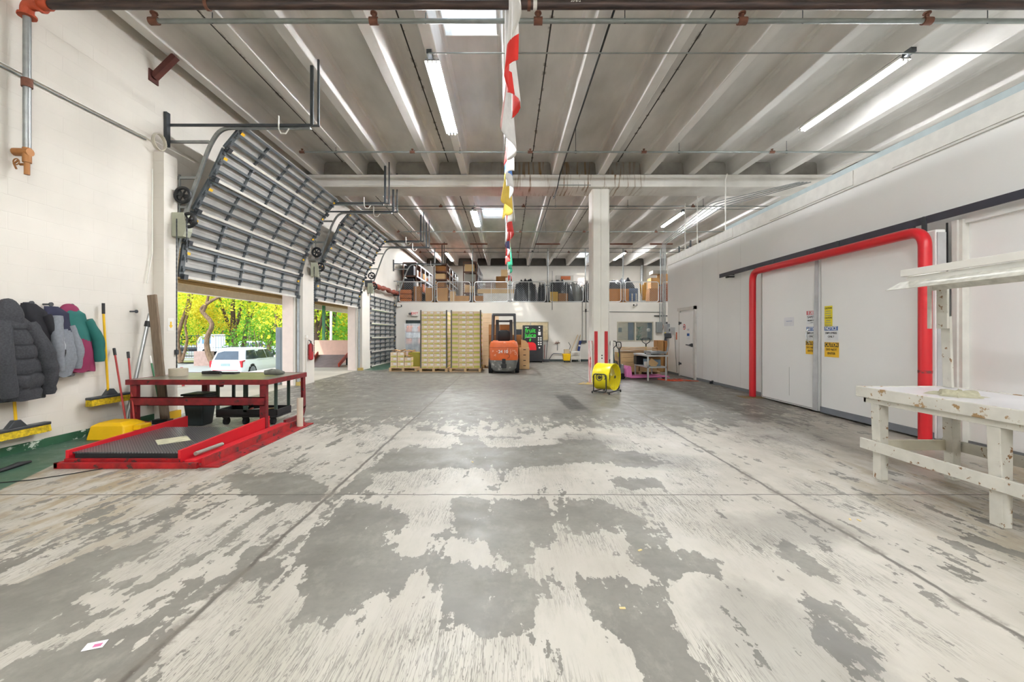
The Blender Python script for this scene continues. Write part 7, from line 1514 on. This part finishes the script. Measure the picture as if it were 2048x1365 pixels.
tree('bright green bushy tree between the crooked tree and the tall dark tree', 445, 50, GZ, [[(0, 0, 0), (0, 0, 3)]], .15, [(-.8, 0, 3.6, 1.1, 'green'), (1.2, 0, 4.8, 1.0, 'green'), (-3, 1, 5.2, 1.0, 'lime')])
tree('yellow leaved tree behind the crooked tree', 395, 47, GZ, [[(0, 0, 0), (0, 0, 3)]], .15, [(0, 0, 5.2, 1.3, 'gold'), (2, 1, 7.5, 1.2, 'yellow'), (-2.4, 0, 6.6, 1.3, 'yellow')])
tree('oleander bush with upright stems right of the white SUV', 518, 33.5, GZ, [[(0, 0, 0), (-.4, 0, 2.6)], [(0, 0, 0), (.4, 0, 2.4)], [(0, 0, 0), (0, 0, 3)]], .05, [(0, 0, 1.9, .62, 'green'), (.2, .5, 3.0, .5, 'green')], nm='bush')
tree('pale green tree far behind the straight tree', 500, 62, GZ, [[(0, 0, 0), (0, 0, 4)]], .2, [(0, 0, 4.4, 1.0, 'lime'), (4, 0, 6.4, 1.2, 'green')])
for i, (px, Y, lab) in enumerate(((628, 26, 'leafy tree at the left of the middle door opening'), (645, 30, 'yellow tree left of the dark trunk behind the pink wall'), (672, 33, 'tree with hanging leaves behind the pink wall'), (702, 30, 'yellow tree at the right edge of the middle door opening'))):
    tree(lab, px, Y, GZ, [[(0, 0, 0), (.2, 0, 2.5), (.1, 0, 6)], [(.2, 0, 2.2), (1, 0, 5)]], .17, [(0, 0, 5.3, 1.0, ['lime', 'gold', 'green', 'yellow'][i]), (-.6, .5, 3.2, .8, ['yellow', 'yellow', 'lime', 'gold'][i]), (.9, 1, 2.2, .7, ['green', 'lime', 'green', 'yellow'][i])], M_bark2)
tree('dark thick trunk behind the pink wall seen through the middle door', 657, 27, GZ, [[(0, 0, 0), (0, 0, 3), (-.3, 0, 7)], [(.3, 0, 0), (.35, 0, 3), (.8, 0, 7)]], .22, [(0, 0, 7, .9, 'yellow')], M_bark2)
x = wx(662, 25); g = MB(); g.cyl((x, 25, -1.2), (x, 25, 6), .07, n=12); tag(g.build('utility_pole', M_white, smooth=True), 'white pole beside the dark trunk behind the pink wall', 'pole')
for i, (px, Y, s) in enumerate(((330, 95, 3.0), (395, 110, 3.2), (470, 105, 2.6), (545, 100, 3.0), (600, 90, 3.0), (650, 80, 3.0), (705, 80, 3.0))):
    tree('distant rounded green tree on the far bank, '+['first', 'second', 'third', 'fourth', 'fifth', 'sixth', 'seventh'][i]+' from the left', px, Y, -.9, [[(0, 0, 0), (0, 0, 5)]], .4, [(0, 0, 3.4, s, 'green'), (5, 0, 3.2, s*.9, 'lime')])
